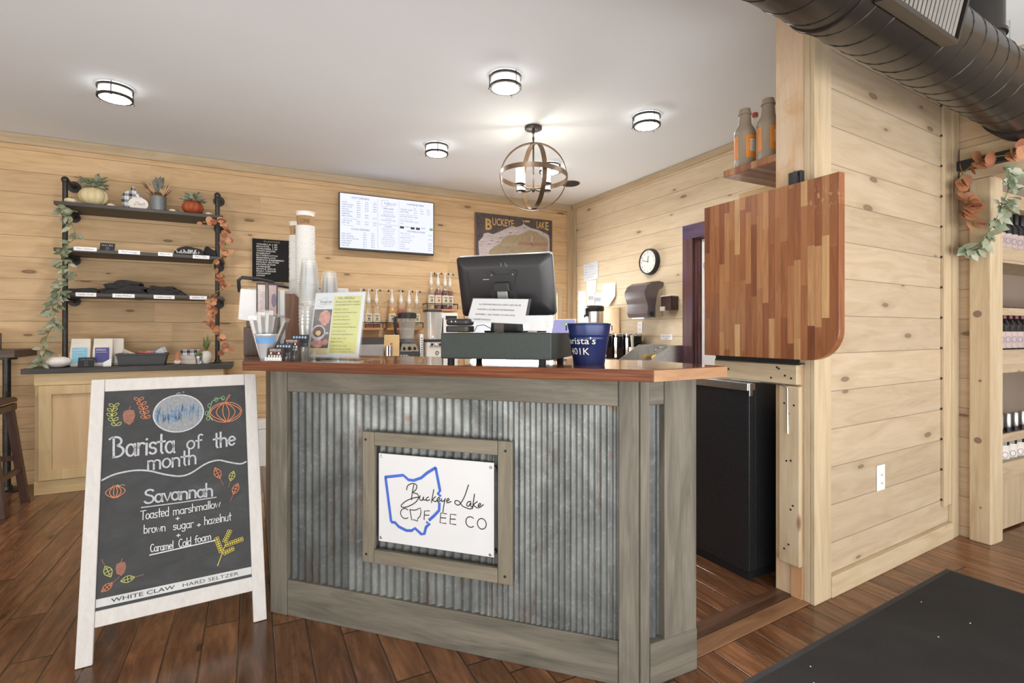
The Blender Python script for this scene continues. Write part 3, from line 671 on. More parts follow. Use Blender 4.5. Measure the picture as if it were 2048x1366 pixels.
# --- paper cups
pc = MB(); pc.lathe([(.033, 0), (.0345, .0), (.0450, .1065), (.0485, .1065), (.0495, .1085), (.0485, .111), (.0445, .111), (.043, .104), (.033, .006)], n=24)
cup0 = tag(pc.build('paper_cup', m_pcup, smooth=40), 'white paper cup nested in the taller hot cup stack', 'cup', 'white hot cups in the taller stack')
ZTRAY = 1.2715
for k, (x, y, n, top, lab, gr) in enumerate((( .250, 2.951, 40, 1.836, 'white paper cup nested in the taller hot cup stack', 'white hot cups in the taller stack'), (.226, 3.097, 38, 1.806, 'white paper cup nested in the rear, shorter hot cup stack', 'white hot cups in the shorter stack'))):
    p = (top-ZTRAY-.187)/(n-1)
    for i in range(n):
        o = cup0 if (k == 0 and i == 0) else cup0.copy()
        if o is not cup0: COL.objects.link(o)
        o.location = (x+random.uniform(-.0008, .0008), y+random.uniform(-.0008, .0008), ZTRAY+i*p); o['label'] = lab; o['group'] = gr
    o = cup0.copy(); COL.objects.link(o); o.location = (x, y, ZTRAY+(n-1)*p+.075); del o['group']
    o['label'] = 'white cup in a printed kraft sleeve topping the %s hot cup stack' % ('taller' if k == 0 else 'rear, shorter')
    s_ = MB(); s_.lathe([(.0377, .022), (.0392, .022), (.0462, .088), (.0447, .088)], n=28, cap=False)
    sl_ = s_.build('sleeve', m_sleeve, o, smooth=40)
    t_ = MB(); a0 = math.atan2(-(y), -(x)) 
    t_.text('COFFEE', (0, 0, 0), V(1, 0, 0), V(0, 1, 0), .02, width=.05, bold=.01)
    t_.text('& FRIENDS', (0, -.02, 0), V(1, 0, 0), V(0, 1, 0), .01, width=.05) if False else None
    for v in t_.bm.verts:
        a = a0 + (v.co.x-.028)/.044; z = .048+v.co.y; r = .0396+(z-.022)*.106; v.co = (r*math.cos(a), r*math.sin(a), z)
    for j in range(3):
        zz = .04+j*.008
    t_.build('sleeve_print', plain('sleeve_ink', (.10, .04, .025), .7), sl_, recalc=False)
# --- clear cups
def cupmesh(r0, r1, h, name, mat, lab, gr, flutes=0):
    b = MB(); c = V(0, 0, 0); rs = []
    for r, z in ((r0*.2, .001), (r0, 0), (r0+(r1-r0)*.5, h*.5), (r1, h-.006), (r1+.0025, h-.004), (r1+.0025, h), (r1-.001, h), (r1-.002, h-.006)):
        n = 40; R = []
        for i in range(n):
            a = 2*math.pi*i/n; k = 1+(.035*math.cos(a*14) if flutes and r0 < r < r1 else 0); R.append(b.bm.verts.new((r*k*math.cos(a), r*k*math.sin(a), z)))
        rs.append(R)
    b.skin(rs, 0, False); return tag(b.build(name, mat, smooth=40), lab, 'cup', gr)
c1 = cupmesh(.030, .041, .16, 'plastic_cup', m_pclear2, 'tall clear plastic cup standing upright in the front stack beside menu holder', 'upright clear cups beside the menu holder', 1)
for i in range(6):
    o = c1 if i == 0 else c1.copy()
    if i: COL.objects.link(o)
    o.location = (.232, 2.592, 1.0775+i*.016)
c2 = cupmesh(.033, .0445, .115, 'plastic_cup', m_pclear, 'clear plastic cup turned upside down on top of the front cup stack', 'inverted clear cups in the front stack')
for i in range(9):
    o = c2 if i == 0 else c2.copy()
    if i: COL.objects.link(o)
    o.location = (.236, 2.589, 1.319+.115+i*.0127); o.rotation_euler = (math.pi, 0, 0)
for i in range(20):
    o = c2.copy(); COL.objects.link(o); o.location = (.345, 2.741, 1.0775+.115+i*.0163); o.rotation_euler = (math.pi, 0, 0)
    o['label'] = 'clear plastic cup turned upside down in the stack behind the menu holder'; o['group'] = 'inverted clear cups behind the menu holder'
# --- menu holder
mh = thing('menu_holder', 'acrylic menu holder with yellow fall specials sheet on the counter', 'menu holder', cw(.075, .11), CR)
LZ = .298; LD = .055
mf = lambda a, h, d=0.0: V(a, LD*h/LZ-d, h)
def mslab(a0, a1, h0, h1, d0, d1): b = MB(); b.prism([(a0, h0), (a1, h0), (a1, h1), (a0, h1)], lambda a, h: mf(a, h, d0), lambda a, h: mf(a, h, d1)); return b
mslab(0, .272, .003, LZ, .0012, .003).build('front_sheet', m_acr, mh)
mslab(0, .272, .003, LZ, -.003, -.0012).build('back_sheet', m_acr, mh)
b = MB(); b.box(-.002, .274, -.012, .10, 0, .0028); b.build('base', m_acr, mh)
pg = mslab(.006, .266, .010, LZ-.002, -.0008, .0008).build('menu_sheet', plain('menu_paper', (.74, .74, .78), .6, 0, .02), mh)
MM = [plain('menu_yellow', (.68, .66, .24), .6, 0, .03), plain('menu_photo_dark', (.10, .07, .065), .6, 0, .5, 40), plain('menu_photo_pink', (.62, .27, .22), .6, 0, .3, 60), plain('menu_mug', (.62, .60, .66), .5), plain('menu_coffee', (.16, .07, .06), .5), plain('menu_cream', (.72, .55, .28), .6), plain('menu_grey_ink', (.10, .09, .08), .6), plain('menu_soft_ink', (.36, .33, .12), .6), plain('menu_blue_ink', (.12, .14, .26), .6)]
b = MB(); P = lambda a, h, d=.0010: mf(a, h, d)
def mq(a0, a1, h0, h1, m, d=.0010): b.face([P(a0, h0, d), P(a1, h0, d), P(a1, h1, d), P(a0, h1, d)], m)
mq(.108, .250, .028, .280, 0); mq(.010, .104, .050, .222, 1); mq(.010, .104, .022, .049, 5)
def mblob(cx, cy, rx, ry, m, d, n=18, w=.12): b.face([P(cx+rx*(1+random.uniform(-w, w))*math.cos(2*math.pi*i/n), cy+ry*(1+random.uniform(-w, w))*math.sin(2*math.pi*i/n), d) for i in range(n)], m)
mblob(.070, .185, .030, .034, 2, .0011); mblob(.045, .070, .032, .018, 2, .0011); mblob(.086, .075, .016, .012, 2, .0011)
mblob(.044, .118, .038, .034, 3, .0012, w=0); mblob(.044, .122, .030, .024, 4, .0013, w=0); mblob(.045, .116, .014, .012, 5, .0014)
mq(.08, .098, .112, .12, 3, .0012)
EX, EY = V(1, 0, 0), V(0, LD/LZ, 1).normalized()
T = lambda t, a, h, s, m, w, al='L': b.text(t, P(a, h, .0011), EX, EY, s, m, al, w)
T('FALL SPECIALS', .130, .266, .010, 6, .085); T('Buckeye Lake Coffee Company', .120, .251, .008, 8, .122); T('ALL DRINKS SERVED ICED, HOT, OR FROZEN', .118, .238, .006, 6, .126)
for i, (t, u_) in enumerate((('CREAMY PUMPKIN', 'White Mocha with Pumpkin & Spice'), ('BUTTERSCOTCH LATTE', 'Caramel Butter & Butterscotch'), ('MAPLE BOURBON', 'White Mocha, Brown Sugar & Maple Syrup'), ('COZY COWBOY LATTE', 'Cinnamon, Brown Sugar & Butterscotch'), ('CARAMEL PEANUT HAZE', 'Nougat & Caramel'), ('PUMPKIN PIE CHAI', 'Chai, Pumpkin Sauce & Cold Foam'))):
    h = .216-i*.032; T(t, .116, h, .009, 7, .072+.006*(i % 3)); T(u_, .116, h-.012, .006, 6, (.118, .088, .122, .11, .062, .108)[i])
T('ASK ABOUT OUR BAKED TREATS', .116, .032, .007, 7, .12)
b.ribbon([P(x, z, .0012) for x, z in ((.02, .266), (.045, .265), (.05, .272), (.072, .275), (.066, .25), (.06, .24), (.045, .232), (.022, .238))], V(0, -1, .18), .001, 8)
T('Buckeye Lake', .036, .252, .010, 6, .062); T('COFFEE CO', .034, .243, .006, 7, .06)
b.build('menu_print', MM, pg, recalc=False)
# --- cutlery bucket and wrapped cutlery
bk = thing('cutlery_bucket', 'small galvanised bucket with torn blue label holding wrapped cutlery', 'bucket', (.052, 2.437, 1.077))
b = MB(); b.lathe([(.022, 0), (.024, 0), (.0445, .104), (.0475, .107), (.0475, .113), (.043, .113), (.022, .006)], n=28); b.build('body', plain('galvanised_bucket', (.60, .62, .64), .34, .45, .1), bk, smooth=40)
b = MB(); R = []
for z, r in ((.072, .0392), (.100, .0446)):
    R.append([b.bm.verts.new((r*math.cos(a), r*math.sin(a), z)) for a in [math.radians(-175+130*i/12) for i in range(13)]])
for i in range(12): b.bm.faces.new((R[0][i], R[0][i+1], R[1][i+1], R[1][i]))
b.build('blue_label', plain('label_blue', (.16, .34, .62), .6, 0, .2), bk)
m_film = clear('packet_film', (.96, .96, .96), .025, .05, (.8, .8, .8), rough=.12, edge=.12)
m_cutl = plain('black_cutlery', (.03, .03, .03), .4); m_nap = plain('napkin', (.52, .46, .40), .8)
pk = None
for i, (dx, dy, lx, ly, h, rz) in enumerate(((-.030, .0, -.026, .004, .150, .2), (-.016, -.020, -.014, -.006, .165, .5), (.004, -.022, .004, -.010, .172, .1), (.018, -.008, .020, -.012, .160, -.3), (.026, .010, .052, -.012, .140, -.5), (.0, .016, .012, .016, .178, .4), (-.018, .018, -.014, .012, .172, -.2))):
    k = thing('cutlery_packet', ['clear wrapped cutlery packet leaning out on the left of the bucket', 'wrapped cutlery packet with white napkin showing, front left of bucket', 'wrapped cutlery packet standing upright at the front of the bucket', 'wrapped cutlery packet, front right of the bucket', 'clear cutlery packet leaning far right over the bucket rim', 'wrapped cutlery packet standing at the back of the bucket', 'wrapped cutlery packet at the back left of the bucket'][i], 'cutlery packet', (.052+dx*.55, 2.437+dy*.55, 1.086), rz, 'wrapped cutlery in the bucket')
    T0 = V(0, 0, 0); T1 = V(lx*1.5, ly, h+.03); ax_ = (T1-T0); sd = V(math.cos(.3), -math.sin(.3), 0)
    def pq(w, a, e, th): 
        c0 = T0+ax_*a; c1 = T0+ax_*e; n_ = ax_.cross(sd).normalized()*th; return [(c0-sd*w*.6), (c0+sd*w*.6), (c1+sd*w), (c1-sd*w)], n_
    b = MB(); p_, n_ = pq(.017, 0, 1, .003); m_ = [(a+bb)/2 for a, bb in ((p_[0], p_[3]), (p_[1], p_[2]))]
    b.prism([(j, 0) for j in range(4)], lambda j, z: p_[int(j)]-n_*1.1, lambda j, z: p_[int(j)]+n_*1.1); b.build('film', m_film, k)
    b = MB(); p_, n_ = pq(.0065, .05, .9, .0016); b.prism([(j, 0) for j in range(4)], lambda j, z: p_[int(j)]+sd*.007-n_, lambda j, z: p_[int(j)]+sd*.007+n_); b.build('fork', m_cutl, k)
    b = MB(); p_, n_ = pq(.006, .05, .93, .0009); b.prism([(j, 0) for j in range(4)], lambda j, z: p_[int(j)]-sd*.006-n_, lambda j, z: p_[int(j)]-sd*.006+n_); b.build('napkin', m_nap, k)
# --- loyalty cards in a stepped acrylic holder
hd = thing('card_holder', 'stepped clear acrylic holder full of loyalty cards on the counter', 'card holder', cw(.0, -.058), CR)
for i in range(4):
    b = MB(); s0 = .006+.018*i; t0 = .004+.027*i; z0 = .0185*i
    b.box(s0-.003, s0+.084, t0-.004, t0-.002, 0, z0+.018); b.box(s0-.003, s0+.084, t0+.0205, t0+.0222, 0, z0+.046); b.box(s0-.003, s0+.084, t0-.002, t0+.020, max(z0-.001, 0), z0+.0012)
    b.build('pocket', m_acr, hd)
m_card = plain('card_brown', (.055, .024, .022), .5); m_cblk = plain('card_black', (.03, .032, .038), .5); m_cw = plain('card_print', (.72, .68, .60), .6); m_cb = plain('card_blue_print', (.32, .44, .60), .6); m_cr = plain('card_red_print', (.55, .14, .10), .6)
for i in range(4):
    s0 = .006+.018*i; t0 = .004+.027*i; z0 = .0185*i
    k = thing('loyalty_cards', ['stack of brown loyalty cards in the front tier of the acrylic holder', 'stack of black cards with blue dots, second tier of the holder', 'stack of brown cards in the third tier of the acrylic holder', 'stack of black cards with blue dots, topmost tier of the holder'][i], 'cards', cw(s0, -.058+t0, 1.077+z0+.0014), CR, 'loyalty card stacks')
    b = MB(); sk = .012
    b.prism([(0, 0), (.082, 0), (.082, .052), (0, .052)], lambda a, h: V(a, h*.2, h), lambda a, h: V(a, h*.2+.0085, h)); b.build('card_stack', [m_card, m_cblk][i % 2], k)
    b = MB(); g_ = lambda a, h: V(a, h*.2-.0004, h); ey_ = V(0, .2, 1).normalized()
    if i % 2 == 0:
        b.text('BUCKEYE LAKE', g_(.041, .043), V(1, 0, 0), ey_, .006, 0, 'C', .056, bold=.02); b.ribbon([g_(.012, .040), g_(.07, .040)], V(0, -1, .2), .0012, 0)
        b.text('COFFEE', g_(.041, .033), V(1, 0, 0), ey_, .006, 2, 'C', .018)
        for r_, n_ in ((.0315, 2), (.020, 5), (.009, 5)):
            for j in range(n_):
                a_ = .041+(j-(n_-1)/2)*(.014 if n_ == 5 else .04); b.face([g_(a_+.0048*math.cos(t), r_+.0048*math.sin(t)) for t in [math.pi*2*e/12 for e in range(12)]], 0)
    else:
        for j in range(5):
            a_ = .011+j*.015
            b.face([g_(a_+.0055*math.cos(t), .041+.0055*math.sin(t)) for t in [math.pi*2*e/12 for e in range(12)]], 1)
    b.build('card_print', [m_cw, m_cb, m_cr], k, recalc=False)
# --- cash drawer
cd = thing('cash_drawer', 'dark green black steel cash drawer on short feet under the monitor', 'cash drawer', cw(.773, .02), CR)
m_drw = plain('drawer_black', (.035, .045, .04), .5, .2, .1, 60)
b = MB(); b.box(0, .437, 0, .36, .0195, .118); b.build('body', m_drw, cd, bevel=.004)
for x, y in ((.03, .03), (.395, .03), (.03, .32), (.395, .32)):
    b = MB(); b.cyl((x, y, 0), (x, y, .020), .0135, n=14); b.build('foot', m_dark, cd)
# --- monitor
mo = thing('monitor', 'black touchscreen monitor seen from behind on the cash drawer', 'monitor', cw(.975, .20, 1.1955), CR)
TI = math.atan2(-.07, .24)
zc = .19
def mp(a, h, d): # a across, h up the panel from centre, d towards viewer
    return V(a, h*math.sin(TI)-d*math.cos(TI), zc+h*math.cos(TI)+d*math.sin(TI))
def rrect(w, h, r, n=5):
    o = []
    for cx_, cy_, a0 in ((w-r, h-r, 0), (-w+r, h-r, 90), (-w+r, -h+r, 180), (w-r, -h+r, 270)):
        o += arc(cx_, cy_, r, r, a0, a0+90, n)
    return o
m_mon = plain('monitor_black', (.018, .018, .019), .33, 0, .05)
b = MB(); rs = []
for d, k in ((-.012, 0.0), (.006, 0.0), (.018, .012), (.024, .05)):
    rs.append([b.bm.verts.new(mp(x, y, d)) for x, y in rrect(.2-k, .124-k, .014)])
b.skin(rs); b.build('rear_shell', m_mon, mo, smooth=40)
b = MB(); b.prism(rrect(.2015, .1255, .014), lambda x, y: mp(x, y, -.018), lambda x, y: mp(x, y, -.0125)); b.build('screen_bezel', m_steel, mo, smooth=40)
b = MB()
b.prism([(-.058, .045), (-.064, .062), (-.045, .066), (-.03, .05), (.03, .05), (.045, .066), (.064, .062), (.056, .045), (.045, .015), (.062, -.06), (-.062, -.06), (-.045, .015)], lambda x, y: mp(x, y, .0245), lambda x, y: mp(x, y, .030))
b.build('mount_plate', m_black, mo)
b = MB(); b.prism([(-.03, .022), (.03, .022), (.034, -.012), (-.034, -.012)], lambda x, y: mp(x, y, .0302), lambda x, y: mp(x, y, .058)); b.build('hinge_block', m_black, mo, bevel=.003)
b = MB()
for x, y in ((-.045, .05), (.044, .05), (.046, -.045), (-.046, -.045)): b.cyl(mp(x, y, .03), mp(x, y, .0315), .003, n=8)
b.build('mount_screws', m_steel, mo)
b = MB()
for sx_ in (-1, 1):
    b.ribbon([mp(.006+sx_*.012+sx_*(-.003), .098-.002, .0246), mp(.006+sx_*.012-.003*sx_, .086, .0246), mp(.006+sx_*.012+.002, .082, .0246), mp(.006+sx_*.012+.005, .088, .0246)], V(0, -1, 0), .0018)
b.ribbon([mp(-.085, .032, .0246), mp(-.06, .032, .0246)], V(0, -1, 0), .003)
b.build('rear_emblem', plain('emblem_grey', (.30, .29, .28), .4), mo)
b = MB(); b.prism([(-.021, -.012), (.021, -.012), (.024, -.145), (-.024, -.145)], lambda x, y: mp(x, y, .040)+V(0, .0, 0), lambda x, y: mp(x, y, .052)); b.build('neck', plain('neck_silver', (.34, .34, .33), .4, .5), mo, bevel=.003)
b = MB()
b.prism([(-.060, 0), (.060, 0), (.054, .062), (-.054, .062)], lambda x, z: V(x, -.02, z), lambda x, z: V(x, .055, z)); b.box(-.075, .085, -.05, .12, 0, .008); b.build('base', m_black, mo, bevel=.004)
# --- payment notice
nt = thing('notice', 'white credit card fee notice propped against the monitor stand', 'notice', cw(.86, .075, 1.1955), CR)
nf = lambda a, h, d=0: V(a+h*.05, h*.35-d, .044+h)
b = MB(); b.prism([(0, 0), (.232, -.012), (.236, .083), (.008, .090)], lambda a, h: nf(a, h), lambda a, h: nf(a, h, .0012)); b.build('sheet', plain('notice_paper', (.58, .58, .58), .7, 0, .02), nt)
b = MB(); b.prism([(-.004, -.004), (.243, -.014), (.247, .084), (.004, .094)], lambda a, h: nf(a, h, -.0022), lambda a, h: nf(a, h, -.0004)); b.box(.10, .14, .028, .034, 0, .046); b.build('holder', m_acr, nt)
b = MB(); e_ = V(0, .35, 1).normalized(); xx = V(1, -.0158, -.045).normalized()
for i, (t, a, w_) in enumerate((('ALL PURCHASES MADE ON A CREDIT CARD WILL BE', .038, .172), ('CHARGED A 3% SERVICE FEE BEGINNING', .034, .152), ('SEPTEMBER 1, 2024. THANK YOU FOR YOUR', .030, .162), ('UNDERSTANDING!', .026, .072))):
    b.text(t, nf(a, .064-i*.0195, .0015), xx, e_, .0065, 0, 'L', w_, lift=.0004)
b.build('lettering', m_ink, nt, recalc=False)
# --- card printer case, cable, pen
rd = thing('receipt_printer', 'small rounded black receipt printer at the left of the cash drawer top', 'printer', cw(.83, .075, 1.1955), CR)
b = MB(); b.prism(rrect(.050, .036, .018), lambda x, y: (x, y, .002), lambda x, y: (x, y, .026)); b.build('lower_shell', m_black, rd, smooth=50, bevel=.004)
b = MB(); b.prism(rrect(.049, .035, .018), lambda x, y: (x, y, .028), lambda x, y: (x, y, .054)); b.build('lid', m_black, rd, smooth=50, bevel=.009, seg=3)
b = MB(); 
for x in (-.02, -.003): b.cyl((x, -.0352, .043), (x, -.036, .043), .003, n=8)
b.build('button', m_steel, rd)
b = MB(); b.tube([cw(.884, .09, 1.2), cw(.895, .09, 1.222), cw(.92, .1, 1.226), cw(.94, .12, 1.212), cw(.957, .145, 1.2015)], .0014, 6); tag(b.build('cable', m_black, smooth=60), 'thin black cable curving from the printer to the monitor base', 'cable')
pe = thing('pen', 'silver and black pen lying on top of the cash drawer', 'pen', cw(1.10, .10, 1.1992), CR)
b = MB(); b.cyl((0, 0, 0), (.035, 0, 0), .0035, n=10); b.build('barrel', m_chrome, pe)
b = MB(); b.cyl((.0355, 0, 0), (.07, 0, 0), .0035, .003, 10); b.build('grip', m_black, pe)
# --- blue tip pail
pl_ = thing('tip_pail', 'dark blue metal pail lettered as the barista tip jar', 'pail', (1.107, 1.57, 1.077))
m_blue = plain('pail_blue', (.010, .021, .10), .3, .2, .25, 12)
b = MB(); b.lathe([(.055, 0), (.057, 0), (.0575, .004), (.070, .092), (.0715, .094), (.0705, .097), (.0735, .107), (.075, .109), (.0745, .112), (.0785, .146), (.081, .148), (.081, .152), (.077, .152), (.055, .006)], n=40); b.build('body', m_blue, pl_, smooth=40)
rd_ = V(.576, .817, 0); rt = V(.817, -.576, 0)
def onpail(phi, z): r = .0576+(z-.004)*.1445+.0008; p = -rd_*math.cos(phi)+rt*math.sin(phi); return V(p.x*r, p.y*r, z)
b = MB(); b.text("Barista's", (0, 0, 0), V(1, 0, 0), V(0, 1, 0), .0275, width=.134, bold=.004)
for v in b.bm.verts: v.co = onpail((v.co.x-.110)/.0685, .078+v.co.y*.92)
k0 = len(b.bm.verts); b.text('401K', (0, 0, 0), V(1, 0, 0), V(0, 1, 0), .0275, width=.080, bold=.004)
b.bm.verts.ensure_lookup_table()
for v in b.bm.verts[k0:]: v.co = onpail((v.co.x-.078)/.064, .040+v.co.y*.92)
b.build('lettering', plain('pail_letter_cream', (.66, .62, .50), .5), pl_, recalc=False)
b = MB(); hp = [V(rt.x*.083*math.cos(t)+rd_.x*.075*math.sin(t), rt.y*.083*math.cos(t)+rd_.y*.075*math.sin(t), .150+.006*math.sin(t)) for t in [math.pi*i/16 for i in range(17)]]
b.tube(hp, .0018, 6); b.build('handle', m_steel, pl_, smooth=60)
for sg_ in (-1, 1):
    b = MB(); c = rt*(.081*sg_); b.cyl(c+V(0, 0, .136), c+rt*(.004*sg_)+V(0, 0, .136), .010, n=12); b.build('handle_ear', m_blue, pl_)
# --- tablet
tb = thing('payment_tablet', 'small tilted tablet with lavender screen behind the blue pail', 'tablet', cw(1.150, .445), CR)
b = MB(); tf = lambda a, h, d=0.: V(a+h*.12, h*.35-d, .10+h)
b.prism([(-.05, 0), (.05, 0), (.05, .078), (-.05, .078)], lambda a, h: tf(a, h), lambda a, h: tf(a, h, -.007)); b.build('case', m_white, tb, bevel=.002)
b = MB(); b.face([tf(-.046, .004, .0006), tf(.046, .004, .0006), tf(.046, .074, .0006), tf(-.046, .074, .0006)]); b.face([tf(-.01, .05, .001), tf(.03, .05, .001), tf(.03, .062, .001), tf(-.01, .062, .001)], 1); b.build('screen', [emit('tablet_lavender', (.42, .40, .72), .9), emit('tablet_green', (.35, .6, .25), .8)], tb, recalc=False)
b = MB(); b.box(-.03, .03, -.03, .04, 0, .006); b.cyl((0, .02, .005), (0, .025, .12), .008, n=12); b.build('stand', m_white, tb)
# --- espresso machine on the left arm of the counter
em = thing('espresso_machine', 'white and dark wood espresso machine with black cup rail', 'espresso machine', (-.03, 2.93, 1.077))
m_dw = wood('dark_walnut_panel', [(.035, .018, .010), (.075, .040, .023), (.12, .07, .042)], 'z', 1.2, .4); m_mw = wood('red_walnut_panel', [(.10, .045, .022), (.17, .08, .042), (.23, .12, .065)], 'z', 1.2, .4)
b = MB(); b.box(-.012, .155, -.012, .008, 0, .145); b.box(.0, .155, -.008, .008, .145, .20); b.build('wood_panel', m_dw, em, bevel=.002)
b = MB(); b.prism([(.18, 0), (.352, 0), (.352, .20), (.262, .272), (.225, .320), (.18, .320)], lambda x, z: V(x, -.018, z), lambda x, z: V(x, .004, z)); b.build('wood_panel', m_mw, em, bevel=.002)
b = MB(); b.box(.0, .50, .01, .70, .03, .193); b.box(.36, .50, .01, .70, .193, .36); b.box(0, .36, .26, .70, .193, .36); b.build('body', m_white, em, bevel=.006)
b = MB(); b.prism([(-.036, .182), (.048, .172), (.052, .332), (-.026, .338)], lambda x, z: V(x, -.03, z), lambda x, z: V(x, .0, z)); b.build('side_cover', m_white, em, bevel=.004)
b = MB()
for x, z in ((-.012, .318), (.02, .316), (-.02, .205)): b.cyl((x, -.0302, z), (x, -.0315, z), .003, n=8)
b.build('cover_screws', m_steel, em)
b = MB(); b.box(.152, .178, -.012, .0, .205, .338); b.build('centre_cover', m_white, em, bevel=.003)
b = MB(); b.tube([(-.03, -.01, .325), (-.032, -.03, .345), (-.034, -.05, .375), (-.02, -.055, .39), (.05, -.035, .388), (.115, .05, .383), (.14, .16, .378), (.20, .245, .374), (.38, .25, .368), (.47, .27, .366), (.50, .32, .364), (.50, .55, .364)], .009, 10); b.build('cup_rail', m_black, em, smooth=60)
for x, y in ((.05, .08), (.45, .08), (.05, .6), (.45, .6)):
    b = MB(); b.cyl((x, y, 0), (x, y, .031), .02, n=14); b.build('foot', m_black, em)
b = MB(); b.tube([(.47, .1, .34), (.50, .06, .36), (.52, .03, .30)], .006, 8); b.build('steam_wand', m_chrome, em, smooth=60)
# brochure holders in front of the machine
for i, (x0, x1, cc) in enumerate(((.045, .092, (.66, .56, .52)), (.0955, .1435, (.52, .38, .36)))):
    k = thing('brochure_holder', ['dark framed brochure holder, left of the pair on the espresso machine', 'dark framed brochure holder, right of the pair on the espresso machine'][i], 'brochure holder', (-.03+(x0+x1)/2, 2.905, 1.2785))
    h = (x1-x0)/2
    b = MB(); b.box(-h, h, -.014, .010, 0, .004); b.box(-h, -h+.005, -.014, .010, .004, .165); b.box(h-.005, h, -.014, .010, .004, .165); b.box(-h, h, .006, .010, .004, .168); b.build('frame', plain('holder_brown', (.05, .04, .035), .5), k)
    b = MB(); b.box(-h+.006, h-.006, -.009, .004, .005, .158); pp = b.build('brochures', plain('brochure_%d' % i, cc, .6, 0, .15, 40), k)
    b = MB()
    if i == 0:
        for j in range(9): b.ribbon([(-h+.018, -.0093, .04+j*.010), (h-.008, -.0093, .04+j*.010)], V(0, -1, 0), .002)
    else:
        b.face([(.006+.012*math.cos(t), -.0093, .08+.035*math.sin(t)) for t in [math.pi*2*e/16 for e in range(16)]])
    b.build('brochure_print', plain('brochure_ink_%d' % i, (.22, .18, .24), .6), pp, recalc=False)
# ================================================================ back bar
b = MB(); b.box(.60, 2.90, 4.68, 5.30, .04, .879); b.box(.62, 2.90, 4.72, 5.29, 0, .04); bc = tag(b.build('bar_cabinet', m_cab), 'grey base cabinet under the back bar worktop', 'cabinet')
b = MB(); b.box(.58, 3.495, 4.66, 5.305, .88, .918); tag(b.build('back_worktop', m_ctr, bevel=.003), 'brown worktop along the back wall under the menu screen', 'countertop')
b = MB(); b.box(2.92, 3.49, 3.90, 4.655, .0, .879); tag(b.build('bar_cabinet', m_cab), 'grey base cabinet below the clock wall worktop', 'cabinet')
b = MB(); b.box(2.90, 3.495, 3.885, 4.658, .88, .918); tag(b.build('side_worktop', m_ctr, bevel=.003), 'brown worktop below the clock carrying the black airpots', 'countertop')
# --- syrup bottles
m_pump = plain('pump_white', (.78, .76, .72), .4, 0, .02)
m_bg = clear('bottle_glass', (.97, .96, .93), .06, .04)
def liquid(n, c): return plain('syrup_'+n, c, .15, 0, .1)
LQ = {'rust': liquid('rust', (.22, .06, .025)), 'amber': liquid('amber', (.62, .30, .05)), 'red': liquid('red', (.42, .05, .025)), 'clear': liquid('clear', (.62, .53, .36)), 'purple': liquid('purple', (.16, .02, .035)), 'cola': liquid('cola', (.07, .018, .02)), 'pale': liquid('pale', (.50, .40, .26))}
m_lab = plain('bottle_label', (.70, .62, .48), .6, 0, .1, 40)
def bottle(x, y, z, liq, fill, lab, rot, label, accent):
    k = thing('syrup_bottle', label, 'syrup bottle', (x, y, z), 0, 'pump syrup bottles on the back wall')
    b = MB(); b.lathe([(.034, 0), (.0365, .004), (.0365, .175), (.030, .200), (.016, .228), (.0145, .262), (.0155, .264), (.0155, .274), (.012, .275)], n=20); b.build('bottle_glass', m_bg, k, smooth=40)
    b = MB(); b.lathe([(.033, .003), (.0352, .006)] + ([(.0352, fill)] if fill < .175 else [(.0352, .174), (.029, .197), (.0145, min(fill, .228))]), n=20); b.build('syrup', LQ[liq], k, smooth=40)
    b = MB(); R = []
    for z_ in (.045, .145): R.append([b.bm.verts.new((.0372*math.cos(t), .0372*math.sin(t), z_)) for t in [math.radians(-165+150*i/10) for i in range(11)]])
    for i in range(10): b.bm.faces.new((R[0][i], R[0][i+1], R[1][i+1], R[1][i]))
    lo = b.build('label', m_lab, k)
    b = MB()
    for z_, w_ in ((.125, .6), (.115, .45), (.075, .5)):
        b.ribbon([(.0376*math.cos(t), .0376*math.sin(t), z_) for t in [math.radians(-90+50*w_*(i-3)/3) for i in range(7)]], V(0, -1, 0), .006)
    b.face([(.0377*math.cos(math.radians(-90)+.35*math.cos(t)), .0377*math.sin(math.radians(-90)+.35*math.cos(t)), .092+.012*math.sin(t)) for t in [math.pi*2*e/10 for e in range(10)]], 0)
    b.build('label_print', accent, lo, recalc=False)
    b = MB(); b.lathe([(.006, .24), (.019, .262), (.019, .290), (.013, .300), (.016, .312), (.006, .345), (.006, .372), (.009, .374), (.009, .384), (.002, .386)], n=14)
    dx, dy = math.cos(rot), math.sin(rot); b.tube([(0, 0, .378), (dx*.02, dy*.02, .380), (dx*.034, dy*.034, .376)], .0045, 8); b.build('pump', m_pump, k, smooth=40)
    b = MB(); b.cyl((dx*.030, dy*.030, .380), (dx*.044, dy*.044, .366), .0075, .008, 8); b.build('nozzle', m_black, k)
AC = [plain('label_ink_green', (.08, .16, .05), .6), plain('label_ink_black', (.06, .05, .04), .6), plain('label_ink_red', (.40, .06, .04), .6)]
